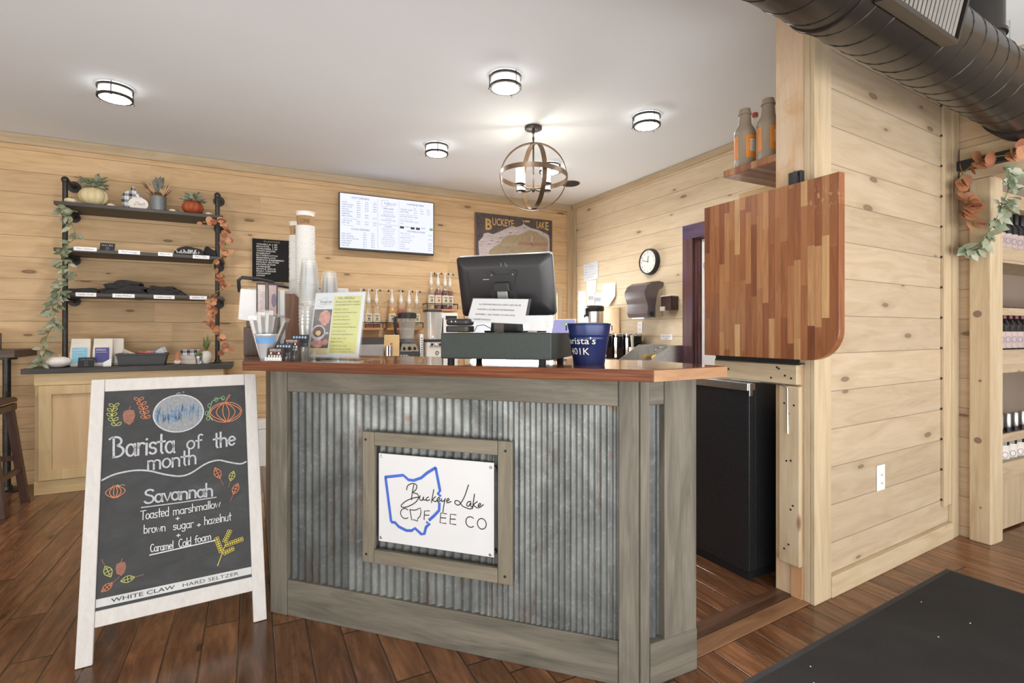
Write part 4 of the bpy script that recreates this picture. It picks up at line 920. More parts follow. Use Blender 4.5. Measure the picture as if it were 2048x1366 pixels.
BT = [(.945, 1.2355, 'clear', .03, -.6, 0, 'first syrup bottle on the lower left rack, partly behind the menu holder'), (1.023, 1.2355, 'rust', .055, -.5, 1, 'nearly empty rust coloured syrup bottle, centre of the lower left rack'), (1.101, 1.2355, 'rust', .055, -.4, 0, 'nearly empty syrup bottle with green label print, right of the lower left rack'),
      (1.256, 1.2355, 'amber', .205, 3.4, 1, 'amber orange syrup bottle, leftmost on the middle rack'), (1.348, 1.2355, 'red', .185, -1.4, 2, 'red syrup bottle second on the middle rack behind the black blender'), (1.431, 1.2355, 'pale', .19, -.6, 1, 'pale syrup bottle third on the middle rack behind the black blender'), (1.510, 1.2355, 'clear', .14, -.5, 0, 'clear syrup bottle at the right end of the middle rack'),
      (1.666, 1.4355, 'clear', .11, -.5, 1, 'clear syrup bottle, leftmost on the raised right rack'), (1.742, 1.4355, 'purple', .215, -.5, 2, 'full purple red syrup bottle second on the raised right rack'), (1.820, 1.4355, 'cola', .20, -.5, 1, 'dark cola coloured syrup bottle third on the raised right rack')]
for x, z, lq, fl, ro, ac, lb in BT: bottle(x, 5.20, z, lq, fl, 0, ro, lb, AC[ac])
bottle(1.885, 5.235, 1.4355, 'purple', .20, 0, -.4, 'purple syrup bottle at the right end of the raised rack', AC[1])
m_rk = wood('rack_orange_wood', [(.38, .19, .08), (.5, .27, .12), (.6, .36, .18)], 'x', 1, .5)
for i, (x0, x1, z) in enumerate(((.885, 1.155, 1.235), (1.195, 1.565, 1.235), (1.61, 1.945, 1.435))):
    k = thing('bottle_rack', ['wood and black metal syrup rack behind the menu holder', 'wood and black metal syrup rack behind the black blender', 'raised wood and black metal syrup rack beside the monitor'][i], 'rack', (x0, 5.309, z-.02))
    b = MB(); b.box(0, x1-x0, -.16, -.001, 0, .020); b.build('shelf', m_rk, k, bevel=.002)
    b = MB(); b.tube([(0, -.002, .075), (0, -.158, .075), (x1-x0, -.158, .075), (x1-x0, -.002, .075)], .006, 6)
    for x in (0.0, x1-x0): b.box(x-.004, x+.004, -.160, -.152, .0205, .075)
    b.build('rail', m_black, k)
# --- objects on the back worktop
bl = thing('blender', 'black blender with empty clear jar on the back worktop', 'blender', (1.318, 4.86, .9185))
b = MB(); b.prism([(-.105, -.10), (.105, -.10), (.105, .10), (-.105, .10)], lambda x, y: (x, y, 0), lambda x, y: (x*.98, y, .085)); b.prism([(-.103, -.10), (.103, -.10), (.103, .10), (-.103, .10)], lambda x, y: (x, y, .0855), lambda x, y: (x*.66, y*.62, .175)); b.build('base', m_black, bl, bevel=.006)
b = MB(); b.face([V(-.086, -.0985, .094), V(.086, -.0985, .094), V(.066, -.0695, .164), V(-.066, -.0695, .164)]); cp = b.build('control_panel', plain('panel_olive', (.17, .14, .085), .4), bl)
for x in (-.05, 0, .05):
    b = MB(); b.cyl((x, -.084, .128), (x, -.102, .120), .015 if x == 0 else .011, n=12); b.build('knob', m_black, cp)
b = MB(); b.text('BLEND', (-.09, -.1012, .046), V(1, 0, 0), V(0, 0, 1), .02, width=.075); b.build('base_lettering', m_cw, bl, recalc=False)
b = MB(); b.cyl((0, 0, .176), (0, 0, .212), .066, .072, 24); b.build('jar_collar', plain('collar_grey', (.17, .19, .20), .4), bl)
b = MB(); b.lathe([(.060, .213), (.064, .213), (.082, .40), (.084, .402), (.084, .406), (.079, .406), (.076, .40), (.058, .217)], n=28); b.build('jar', m_pclear, bl, smooth=40)
b = MB(); b.lathe([(.087, .4065), (.09, .409), (.09, .452), (.080, .462), (.03, .466)], n=28); b.build('lid', m_black, bl, smooth=40)
b = MB(); b.tube([(-.085, -.005, .42), (-.118, -.008, .415), (-.122, -.008, .36), (-.108, -.007, .27), (-.075, -.004, .235)], .013, 10); b.build('handle', m_black, bl, smooth=60)
b2 = thing('blender', 'white commercial blender with tall clear jar beside the cash drawer', 'blender', (1.575, 4.86, .9185))
b = MB(); b.prism([(-.095, -.10), (.095, -.10), (.095, .10), (-.095, .10)], lambda x, y: (x, y, .006), lambda x, y: (x*.96, y*.92, .185)); b.build('base', plain('blender_cream', (.66, .63, .57), .4), b2, bevel=.012)
b = MB(); b.prism([(-.062, .138), (.062, .138), (.072, .178), (-.05, .178)], lambda x, z: V(x, -.097, z), lambda x, z: V(x, -.1005, z)); cp = b.build('control_panel', plain('panel_grey', (.42, .40, .37), .4), b2)
for x in (-.04, .0, .04):
    b = MB(); b.cyl((x, -.1005, .158), (x, -.112, .157), .011, n=12); b.build('knob', m_black if x else m_white, cp)
b = MB(); b.tube([(.012+.016*math.cos(t), -.1000, .075+.016*math.sin(t)) for t in [math.pi*2*e/16 for e in range(16)]], .003, 6, closed=True); b.build('badge_ring', m_ink, b2)
b = MB(); b.box(-.098, .098, -.1, .1, .186, .206); b.build('jar_pad', m_dark, b2, bevel=.006)
b = MB(); b.prism(rrect(.066, .066, .02), lambda x, y: (x, y, .207), lambda x, y: (x*1.25, y*1.25, .470)); b.build('jar', m_pclear2, b2, smooth=40)
b = MB(); b.prism(rrect(.080, .080, .02), lambda x, y: (x, y, .471), lambda x, y: (x*.96, y*.96, .494)); b.build('lid', m_black, b2)
b = MB(); b.lathe([(.02, .2085), (.02, .222), (.008, .24), (.002, .245)], n=12); b.build('blades', m_chrome, b2)
k = thing('storage_box', 'grey storage box with dark open top behind the menu holder', 'box', (.955, 4.80, .9185))
b = MB(); b.box(-.11, .11, -.09, .09, 0, .165); b.build('body', plain('box_grey', (.33, .31, .30), .6), k, bevel=.004)
b = MB(); b.prism([(-.11, -.09), (.11, -.09), (.125, .09), (-.11, .09)], lambda x, y: (x, y, .166), lambda x, y: (x*1.02, y*1.0, .23)); b.build('lid', plain('box_dark', (.06, .045, .04), .6), k)
k = thing('paper_bag', 'folded tan paper filter bag between the grey box and black blender', 'bag', (1.135, 4.76, .9185))
b = MB(); b.prism([(-.085, 0), (.075, 0), (.085, .25), (-.055, .25), (-.075, .15)], lambda x, z: V(x, -.035+z*.12, z), lambda x, z: V(x, .035-z*.1, z)); b.build('body', plain('tan_bag', (.60, .42, .20), .75, 0, .06), k, bevel=.004)
b = MB(); b.face([V(-.004, -.0175, .155), V(.018, -.0170, .160), V(.016, -.0148, .178), V(-.006, -.0153, .174)]); b.build('sticker', plain('red_sticker', (.42, .12, .05), .6), k)
k = thing('steel_shaker', 'small polished steel cup in front of the tan paper bag', 'cup', (1.105, 4.665, .9185)); k.location.y = 4.69
b = MB(); b.lathe([(.030, 0), (.032, .002), (.036, .145), (.038, .147), (.038, .15), (.034, .15), (.03, .005)], n=24); b.build('body', m_chrome, k, smooth=40)
k = thing('timer_strip', 'narrow white dispenser with a column of black dots between the blenders', 'dispenser', (1.448, 4.84, .9185))
b = MB(); b.box(-.016, .016, -.03, .03, 0, .255); b.build('body', m_white, k, bevel=.002)
b = MB()
for i in range(10): b.cyl((.002, -.0302, .02+i*.022), (.002, -.0315, .02+i*.022), .006, n=8)
b.build('dots', m_ink, k)
k = thing('water_filter_unit', 'white boxed unit with black front strip between blender and monitor', 'dispenser', (1.765, 5.02, .9185))
b = MB(); b.box(-.09, .10, -.08, .08, 0, .47); b.build('body', m_white, k, bevel=.004)
b = MB(); b.box(-.086, -.055, -.0830, -.0805, .18, .42); b.box(-.03, .09, -.0825, -.0805, .40, .44); b.build('dark_inserts', m_black, k)
# --- menu screen
tv = thing('menu_screen', 'wall mounted screen glowing with the drinks price menu', 'screen', (.746, 5.30, 2.0))
WT, HT = .957, .556
b = MB(); b.box(0, WT, -.082, -.045, 0, HT); b.build('housing', m_black, tv, bevel=.003)
b = MB(); b.box(.3, .66, -.0445, .006, .15, .42); b.build('wall_bracket', m_black, tv)
b = MB(); b.box(.008, WT-.008, -.0832, -.0822, .018, HT-.008); scn = b.build('display', emit('screen_glow', (.80, .82, .97), 1.02), tv)
b = MB(); U0, U1, Z0, Z1 = .012, WT-.012, .022, HT-.012
def tvt(t, u, v, sz, m=0, al='L', w=None): b.text(t, (U0+(U1-U0)*u, -.0835, Z1-(Z1-Z0)*v), V(1, 0, 0), V(0, 0, 1), sz, m, al, None if w is None else w*(U1-U0), lift=.0005)
tvt('HOT DRINKS', .205, .075, .019, 1, 'C', .18)
for u, t in ((.185, '12oz'), (.27, '16oz'), (.355, '20oz')): tvt(t, u, .125, .010, 1, 'C')
rows = ('LATTE', 'CAPPUCCINO', 'FLAT WHITE', 'MOCHA', 'MACCHIATO', 'ESPRESSO', 'DRIP COFFEE', 'Add a flavor for a little extra', 'CHAI LATTE', 'HOT TEA', 'Ask for our tea list')
for i, t in enumerate(rows):
    v = .165+i*.043; sm = i in (7, 10); tvt(t, .015 if not sm else .03, v, .0085 if sm else .0125, 1)
    if not sm:
        for u, p in ((.185, '$3.%d5' % (i % 10)), (.27, '$4.%d5' % ((i+3) % 10)), (.355, '$4.%d5' % ((i+7) % 10)))[:3 if i not in (4, 5) else 1+(i == 5)]: tvt(p, u, v, .011, 1, 'C')
tvt('COLD DRINKS', .205, .665, .019, 1, 'C', .19)
for u, t in ((.25, '16oz'), (.335, '24oz')): tvt(t, u, .715, .010, 1, 'C')
for i, t in enumerate(('ICED LATTE', 'ICED CARAMEL', 'ICED WHITE MOCHA', 'COLD BREW', 'REFRESHER', 'ICED TEA')):
    v = .755+i*.044; tvt(t, .01, v, .0125, 1)
    for u in (.25, .335): tvt('$%d.%d5' % (4+(i+1) % 2, (i*3+int(u*10)) % 10), u, v, .011, 1, 'C')
for u in (.385, .615): b.ribbon([(U0+(U1-U0)*u, -.0836, Z0+.01), (U0+(U1-U0)*u, -.0836, Z1-.015)], V(0, -1, 0), .0012, 1)
oh = [(.025, .03), (.07, .028), (.10, .022), (.105, .10), (.08, .145), (.04, .155), (.03, .12), (.025, .03)]
b.ribbon([(U0+(U1-U0)*(.40+x*.95), -.0836, Z1-(Z1-Z0)*(y+.015)) for x, y in oh], V(0, -1, 0), .002, 2)
tvt('Buckeye Lake', .455, .105, .014, 1, 'L', .13); tvt('COFFEE CO', .47, .135, .009, 2, 'L', .10)
tvt('ADD-ONS', .50, .215, .017, 1, 'C', .11)
for i, (t, sz) in enumerate((('EXTRA SHOT', .012), ('single, double or triple', .009), ('ALTERNATIVE MILK', .012), ('oat, almond', .009), ('FLAVORS & SAUCES', .012), ('any drink', .009), ('Pumps, cold foam and whipped cream extra', .008), ('FLAVORS', .013), ('vanilla, hazelnut, caramel', .0095), ('butterscotch, lavender', .0095), ('marshmallow, honey', .0095), ('french raspberry', .0095), ('maple spice, cinnamon', .0095), ('irish cream, brown sugar', .0095), ('peanut butter, white mocha', .0095), ('sugar free vanilla, mocha', .0095), ('caramel sugar free', .0095))): tvt(t, .50, .27+i*.041, sz, 1, 'C')
tvt('CAFFEINE FREE', .80, .085, .018, 1, 'C', .19)
for u, t in ((.79, '12oz'), (.865, '16oz'), (.945, '20oz')): tvt(t, u, .15, .010, 1, 'C')
for i, (t, u, sz) in enumerate((('STEAMED CREAM', .63, .012), ('SMOOTHIES', .63, .012), ('strawberry, mango, peach, mixed berry', .63, .008), ('BOTTLED WATER   $2.00', .63, .012), ('lemonade, orange juice, milk', .63, .008), ('HOT CHOCOLATE   $3.25', .63, .012), ('KIDS', .63, .010))): tvt(t, u, .19+i*.046, sz, 1)
for i in range(3): tvt('$4.%d5' % (i*2+1), .80+i*.075, .19, .010, 1, 'C'); tvt('$5.%d5' % (i*3), .80+i*.075, .236, .010, 1, 'C')
for i in range(5):
    u = .625+i*.06
    if i in (0, 2, 3): b.face([(U0+(U1-U0)*a, -.0836, Z1-(Z1-Z0)*c) for a, c in ((u, .555), (u+.045, .555), (u+.045, .51), (u, .51))], 1)
    else: b.ribbon([(U0+(U1-U0)*a, -.0836, Z1-(Z1-Z0)*c) for a, c in ((u, .515), (u+.045, .515))], V(0, -1, 0), .004, 1)
b.face([(U0+(U1-U0)*a, -.0836, Z1-(Z1-Z0)*c) for a, c in ((.962, .55), (1.0, .55), (1.0, .50), (.962, .50))], 3)
tvt('PASTRIES & MORE', .81, .615, .017, 1, 'C', .20)
for i, (t, u, p) in enumerate((('Muffins & Scones', .63, '$3.50'), ('Cinnamon rolls, ask for today', .65, ''), ('Breakfast Sandwich', .63, '$4.50'), ('Ham, bacon or sausage', .65, ''), ('Cheesecake bites', .63, '$3.00'), ('Quiche', .63, '$4.25'), ('Cookies', .63, '$2.50'), ('Bagels & spread', .63, '$3.25'))):
    v = .655+i*.043; tvt(t, u, v, .0105 if p else .008, 1); 
    if p: tvt(p, .985, v, .011, 1, 'R')
b.build('menu_text', [m_ink, plain('screen_text', (.05, .05, .09), .6), plain('screen_text_soft', (.22, .23, .32), .6), emit('screen_green', (.25, .5, .22), .9)], scn, recalc=False)
# --- flavour board
fb = thing('flavor_board', 'black letter board listing the coffee flavors behind the cup stacks', 'letter board', (-.012, 5.308, 1.655))
b = MB(); b.box(.006, .394, -.014, -.003, .006, .40); b.build('felt', plain('black_felt', (.012, .012, .012), .9), fb)
b = MB(); b.box(0, .40, -.018, 0, .4005, .409); b.box(0, .0055, -.018, 0, 0, .40); b.box(.3945, .40, -.018, 0, 0, .40); b.box(.006, .394, -.018, 0, 0, .0055); b.build('frame', m_trim, fb)
b = MB(); b.text('FLAVORS', (.17, -.0145, .372), V(1, 0, 0), V(0, 0, 1), .0145, 1, 'C', .135)
for i, t in enumerate(('VANILLA | SF', 'MOCHA   | SF', 'CARAMEL | SF', 'WHITE MOCHA', 'HAZELNUT', 'BUTTERSCOTCH', 'MARSHMALLOW', 'FRENCH RASPBERRY', 'PEANUT BUTTER', 'BROWN SUGAR', 'LAVENDER', 'MAPLE SPICE', 'IRISH CREAM', 'CINNAMON', 'HONEY')):
    b.text(t, (.040, -.0145, .346-i*.0207), V(1, 0, 0), V(0, 0, 1), .0135, 0, 'L', .0147*len(t), bold=.02)
b.build('letters', [plain('letter_white', (.72, .72, .70), .6), plain('letter_gold', (.42, .36, .12), .6)], fb, recalc=False)
# --- lake map sign
ms = thing('lake_map_sign', 'vintage style lake map sign with gold lettering on the back wall', 'wall sign', (2.207, 5.308, 1.93))
def mapmat():
    g = G('map_night_blue', .7); p, x, y, z = g.xyz(); n = g.noise(p, 14, 6, .75, 1.5); n2 = g.noise(p, 60, 4, .7)
    c = g.ramp(n, [(.3, (.035, .035, .05)), (.48, (.08, .065, .07)), (.6, (.10, .085, .06)), (.75, (.16, .12, .085))]); c = g.mix(g.m('MULTIPLY', g.ramp(n2, [(.5, 0.0), (.8, 1.0)]), .5), c, (.26, .2, .15)); g.col(c); return g.mat
def landmat():
    g = G('map_land', .7); p, x, y, z = g.xyz(); n = g.noise(p, 22, 6, .75, 2.0)
    g.col(g.ramp(n, [(.3, (.16, .16, .22)), (.42, (.33, .25, .20)), (.55, (.42, .34, .17)), (.65, (.25, .25, .22)), (.8, (.55, .40, .32))])); return g.mat
def lakemat():
    g = G('map_water', .7); p, x, y, z = g.xyz(); n = g.noise(g.comb(g.m('MULTIPLY', x, 10), 0.0, g.m('MULTIPLY', z, 60)), 1, 5, .7, .8)
    g.col(g.ramp(n, [(.35, (.42, .36, .36)), (.6, (.60, .54, .54)), (.8, (.34, .30, .34))])); return g.mat
b = MB(); b.box(0, .989, -.022, 0, 0, .595); b.build('board', mapmat(), ms)
mz = lambda x, y: ((x-100)/1495*.989, .595-(y-140-(x-100)*.1137)/9.752*.00482)
b = MB(); lk = [(150, 880), (150, 800), (230, 700), (250, 620), (330, 600), (420, 640), (560, 570), (700, 490), (800, 440), (860, 475), (960, 440), (1010, 395), (1060, 430), (1150, 490), (1300, 530), (1440, 600), (1520, 660), (1540, 760), (1540, 1300), (170, 1180)]
b.face([(mz(*p)[0], -.0224, mz(*p)[1]) for p in lk], 0)
ld = [(350, 1000), (450, 920), (560, 840), (600, 740), (700, 665), (850, 645), (900, 655), (1010, 610), (1080, 560), (1130, 545), (1250, 570), (1350, 645), (1440, 705), (1500, 760), (1520, 1250), (350, 1190)]
b.face([(mz(*p)[0], -.0228, mz(*p)[1]) for p in ld], 1)
b.face([(mz(*p)[0], -.0231, mz(*p)[1]) for p in ((900, 860), (940, 820), (1500, 850), (1510, 930), (1300, 915), (890, 880))], 2)
b.ribbon([(mz(1175, 670)[0], -.0231, mz(1175, 670)[1]), (mz(1175, 900)[0], -.0231, mz(1175, 900)[1])], V(0, -1, 0), .007, 3)
for i in range(9):
    x = 580+i*38; b.ribbon([(mz(x, 905)[0], -.0231, mz(x, 905)[1]), (mz(x, 850)[0], -.0231, mz(x, 850)[1])], V(0, -1, 0), .003, 3)
b.ribbon([(mz(*p)[0], -.0231, mz(*p)[1]) for p in ((985, 330), (1010, 310), (1010, 400))], V(0, -1, 0), .006, 3)
b.face([(mz(1080+60*math.cos(t), 335+22*math.sin(t))[0], -.0231, mz(1080+60*math.cos(t), 335+22*math.sin(t))[1]) for t in [math.pi*2*e/14 for e in range(14)]], 4)
for x, y in ((750, 605), (1030, 490), (400, 780), (560, 720), (520, 815), (340, 865), (1410, 615)):
    b.ribbon([(mz(x-25, y+6)[0], -.0232, mz(x-25, y+6)[1]), (mz(x+25, y-6)[0], -.0232, mz(x+25, y-6)[1])], V(0, -1, 0), .005, 5)
b.text('B', (.118, -.0224, .415), V(1, 0, 0), V(0, 0, 1), .125, 4, 'L', .080, bold=.03); b.text('UCKEYE', (.203, -.0224, .472), V(1, 0, 0), V(0, 0, 1), .082, 4, 'L', .272, bold=.02)
b.text('LAK', (.775, -.0224, .490), V(1, 0, 0), V(0, 0, 1), .080, 4, 'L', .112, bold=.02); b.text('E', (.894, -.0224, .478), V(1, 0, 0), V(0, 0, 1), .096, 4, 'L', .044, bold=.03)
b.build('print', [lakemat(), landmat(), plain('map_roof', (.38, .20, .15), .7), plain('map_white', (.62, .58, .58), .7), plain('map_gold', (.62, .38, .13), .6, 0, .2, 60), m_ink], ms, recalc=False)
b = MB(); b.box(-.006, -.0005, -.022, 0, 0, .595); b.build('rust_edge', plain('map_edge', (.35, .17, .09), .7), ms)
# --- clock wall
ck = thing('wall_clock', 'round black rimmed white wall clock above the towel dispenser', 'clock', (3.499, 3.915, 1.885), math.radians(-90))
# local: x along -Y world (viewer's right), y into the wall, z up
b = MB(); b.cyl((0, -.001, 0), (0, -.038, 0), .130, .126, 48)
b.build('case', m_black, ck, smooth=40)
b = MB(); b.cyl((0, -.0382, 0), (0, -.0392, 0), .112, n=48); fc = b.build('dial', plain('dial_white', (.78, .77, .74), .5, 0, .01), ck)
b = MB(); b.tube([(.118*math.cos(t), -.040, .118*math.sin(t)) for t in [math.pi*2*e/48 for e in range(48)]], .008, 8, closed=True); b.build('rim', m_black, ck, smooth=60)
b = MB()
for i in range(1, 13):
    a = math.radians(90-30*i); b.text(str(i), (.090*math.cos(a), -.0395, .090*math.sin(a)-.009), V(1, 0, 0), V(0, 0, 1), .0185, 0, 'C')
b.build('numerals', m_ink, fc, recalc=False)
for nm, a, l, w_ in (('hour_hand', 82, .058, .006), ('minute_hand', 166, .085, .0045)):
    b = MB(); a = math.radians(a); c, s_ = math.cos(a), math.sin(a); b.obox((c*l*.42, -.0405, s_*l*.42), V(c, 0, s_)*(l*.58), V(0, .0004, 0), V(-s_, 0, c)*(w_/2)); b.build(nm, m_ink, ck)
td = thing('towel_dispenser', 'smoky grey paper towel dispenser below the wall clock', 'towel dispenser', (3.499, 3.885, 1.335), math.radians(-90))
m_smoke = plain('smoky_plastic', (.12, .10, .105), .18, 0, .06); 
prof = [(0, .335), (-.06, .345), (-.14, .335), (-.20, .30), (-.232, .245), (-.23, .20), (-.205, .145), (-.192, .10), (-.200, .035), (-.18, .0), (-.10, .0), (-.10, .10), (-.085, .19), (-.06, .26), (0, .30)]
b = MB(); b.prism(prof, lambda y, z: V(-.145, y, z), lambda y, z: V(.145, y, z)); b.build('cover', m_smoke, td, smooth=30)
b = MB(); b.prism([(0, .298), (-.055, .262), (-.083, .19), (-.098, .10), (-.098, .012), (0, .012)], lambda y, z: V(-.138, y, z), lambda y, z: V(.138, y, z)); b.build('back_box', plain('tan_plastic', (.46, .38, .28), .5), td)
b = MB(); b.box(-.09, .08, -.185, -.105, -.014, -.001); b.build('paper_edge', m_paper, td)
b = MB(); b.cyl((.1455, -.15, .035), (.158, -.15, .035), .02, n=16); b.build('feed_knob', m_black, td)
k = thing('soap_dispenser', 'small brown soap dispenser with cream push bar beside the door casing', 'soap dispenser', (3.499, 3.61, 1.386), math.radians(-90))
b = MB(); b.box(-.065, .065, -.095, 0, .012, .138); b.build('body', plain('soap_brown', (.055, .03, .028), .25), k, bevel=.006)
b = MB(); b.box(-.062, .062, -.098, -.001, .139, .146); b.build('cap', m_white, k)
b = MB(); b.box(-.060, .0, -.112, -.0955, .004, .045); b.build('push_bar', plain('cream_bar', (.62, .58, .48), .5), k, bevel=.003)
def sheet(name, pts, label, marks=(), mat=None, curl=0.0, cat='paper'):
    k = tag(MB().build(name, mat or m_paper) if False else bpy.data.objects.new(name, None), label, cat, 'papers pinned in the corner'); COL.objects.link(k)
    k.location = (3.4985, pts[0][0], pts[-1][1])
    b = MB(); yb, zb = k.location.y, k.location.z
    b.prism(pts, lambda y, z: V(-.0015-curl*max(0, (1.62-z)), y-yb, z-zb), lambda y, z: V(-.0028-curl*max(0, (1.62-z)), y-yb, z-zb)); s_ = b.build('sheet', mat or m_paper, k)
    if marks:
        b = MB()
        for (y0, z0, y1, z1, w_) in marks: b.ribbon([V(-.0034-curl*max(0, 1.62-z0), y0-yb, z0-zb), V(-.0034-curl*max(0, 1.62-z1), y1-yb, z1-zb)], V(-1, 0, 0), w_)
        b.build('print', plain('faded_print', (.30, .32, .38), .7), s_, recalc=False)
    return k
m_bluep = plain('pale_blue_paper', (.62, .67, .72), .7)
sheet('pinned_sheet', [(5.065, 1.991), (4.775, 1.999), (4.775, 1.804), (5.057, 1.791)], 'pale blue handwritten sheet, topmost of the papers in the corner', [(5.03, 1.95-i*.03, 4.83+.03*(i % 3), 1.952-i*.03, .003) for i in range(5)], m_bluep)
sheet('pinned_sheet', [(5.0, 1.789), (4.81, 1.789), (4.817, 1.652), (5.0, 1.652)], 'lined white list pinned under the pale blue sheet', [(4.985, 1.77-i*.016, 4.83, 1.77-i*.016, .003) for i in range(7)])
sheet('pinned_sheet', [(5.18, 1.683), (5.02, 1.675), (5.02, 1.20), (5.18, 1.20)], 'long white sheet pinned at the far left edge of the corner', [(5.16, 1.65-i*.03, 5.05, 1.65-i*.03, .002) for i in range(12)])
sheet('pinned_sheet', [(4.693, 1.731), (4.459, 1.731), (4.459, 1.58), (4.54, 1.47), (4.693, 1.482)], 'white sheet with curling corner pinned above the coffee urn', [(4.66, 1.70-i*.015, 4.50, 1.70-i*.015, .002) for i in range(4)]+[(4.59, 1.61, 4.56, 1.61, .03), (4.66, 1.60, 4.62, 1.60, .02), (4.52, 1.60, 4.48, 1.60, .02)], curl=.25)
sheet('pinned_sheet', [(4.983, 1.648), (4.848, 1.647), (4.848, 1.471), (4.983, 1.471)], 'white sheet with a dark blue picture, left one of the small pair', [(4.95, 1.59, 4.88, 1.585, .045)])
sheet('pinned_sheet', [(4.838, 1.63), (4.70, 1.625), (4.70, 1.477), (4.838, 1.477)], 'white sheet with a dark blue picture, right one of the small pair', [(4.82, 1.565, 4.74, 1.56, .045)])
k = thing('hand_wash_label', 'small white hand washing only label above the sink', 'label', (3.499, 3.70, 1.12), math.radians(-90))
b = MB(); b.box(-.078, .078, -.003, 0, 0, .052); b.build('plate', m_paper, k)
b = MB(); b.text('HAND WASHING', (0, -.0034, .028), V(1, 0, 0), V(0, 0, 1), .014, 0, 'C', .12); b.text('ONLY', (0, -.0034, .008), V(1, 0, 0), V(0, 0, 1), .013, 0, 'C', .045); b.build('lettering', plain('grey_print', (.25, .27, .33), .6), k, recalc=False)
def outlet(loc, rz, label, h=.115, w_=.072):
    k = thing('wall_outlet', label, 'outlet', loc, rz)
    b = MB(); b.box(-w_/2, w_/2, -.006, -.0005, 0, h); b.build('plate', m_white, k, bevel=.002)
    for z in (.036, .078):
        b = MB(); b.box(-.016, .016, -.009, -.0062, z-.013, z+.013); o_ = b.build('socket', m_white, k, bevel=.003)
        b = MB(); b.box(-.008, -.005, -.0094, -.0091, z-.004, z+.006); b.box(.005, .008, -.0094, -.0091, z-.004, z+.006); b.build('slots', m_ink, o_)
    return k
outlet((3.499, 4.07, 1.185), math.radians(-90), 'white wall outlet with plug above the black airpots')
c_, s_ = DX, DY
outlet((2.190+.626*DX-.0195*0-.0, 1.416+.626*DY+.0195*1.0, .403), PROT, 'white wall outlet low on the whitewashed partition', .128, .078)
for i, y in enumerate((4.37, 4.195, 4.02)):
    k = thing('airpot', ['black and chrome airpot, farthest of the three behind the blue pail', 'black and chrome airpot, middle of the three behind the blue pail', 'black and chrome airpot, nearest the sink of the three'][i], 'airpot', (3.37, y, .9185), 0, 'airpots behind the blue pail')
    b = MB(); b.lathe([(.078, 0), (.080, .004), (.080, .235), (.07, .245), (.03, .248)], n=32); b.build('body', plain('airpot_black_%d' % i, (.02, .02, .022), .1, .6), k, smooth=40)
    b = MB(); b.box(-.0835, -.0805, -.018, .018, .02, .22); b.lathe([(.0815, .236), (.083, .238), (.083, .256), (.07, .264), (.02, .266)], n=32); b.build('lid', m_chrome, k, smooth=40)
k = thing('coffee_urn', 'stainless coffee urn with black top behind the blue pail', 'coffee urn', (3.28, 4.545, .9185))
b = MB(); b.lathe([(.09, 0), (.095, .004), (.095, .49), (.088, .50)], n=32); b.build('body', m_steel, k, smooth=40)
b = MB(); b.lathe([(.098, .501), (.1, .504), (.1, .548), (.08, .56), (.03, .562)], n=32); b.build('lid', m_black, k, smooth=40)
b = MB(); b.box(-.125, -.095, -.012, .012, .44, .53); b.cyl((-.13, 0, .46), (-.13, 0, .43), .008, n=10); b.build('tap', m_black, k)
k = tag(MB().box(0, .02, 0, .165, 0, .535).build('cutting_board', wood('cutting_board_wood', [(.45, .27, .10), (.56, .36, .15), (.63, .44, .21)], 'z', 1, .5), bevel=.004), 'orange wooden cutting board leaning on the clock wall', 'cutting board'); k.location = (3.476, 4.38-.003, .9185)
# hand sink
sk = thing('hand_sink', 'stainless hand sink with splash guards below the clock wall', 'sink', (3.495, 3.655, .62), math.radians(-90))
b = MB(); b.box(-.205, .205, -.46, -.001, .18, .30); b.build('basin', m_steel, sk, bevel=.004)
b = MB(); b.box(-.205, .205, -.012, -.001, .3005, .455); b.build('back_splash', m_steel, sk)
for x in (-.205, .195):
    b = MB(); b.prism([(-.46, .3005), (-.20, .455), (-.013, .455), (-.013, .3005)], lambda y, z: V(x, y, z), lambda y, z: V(x+.010, y, z)); b.build('side_splash', m_steel, sk)
b = MB(); b.tube([(0, -.06, .31), (0, -.06, .40), (0, -.09, .43), (0, -.15, .43), (0, -.18, .40)], .010, 10); b.build('tap', m_chrome, sk, smooth=60)
b = MB(); b.box(-.06, .06, -.06, -.001, 0, .18); b.build('wall_bracket', m_steel, sk)
for i, (y, z, c, nm, lb) in enumerate(((3.905, .1, (.72, .66, .5), 'spatula', 'cream spatula standing in the crock beside the sink'), (3.925, .13, (.78, .78, .78), 'spoon', 'white spoon standing in the crock beside the sink'), (3.915, .12, (.05, .05, .05), 'stirrer', 'black stirrer standing in the crock beside the sink'))):
    k = tag(MB().cyl((0, 0, 0), (-.03+.02*i, -.02+.02*i, .24), .005, .012, 8).build(nm, plain('utensil_%d' % i, c, .5)), lb, 'utensil'); k.location = (3.29+(i-1)*.014, 3.93+(i-1)*.012, .924)
k = thing('crock', 'small white utensil crock beside the hand sink', 'crock', (3.29, 3.93, .9185))
b = MB(); b.lathe([(.034, 0), (.036, .002), (.04, .13), (.0365, .13), (.032, .004)], n=24); b.build('body', m_white, k, smooth=40)
k = tag(MB().ell((0, 0, .03), .05, .035, .028).build('sponge', plain('yellow_sponge', (.75, .48, .10), .9), smooth=60), 'yellow orange sponge on the sink back splash', 'sponge'); k.location = (3.44, 3.78, .9212)
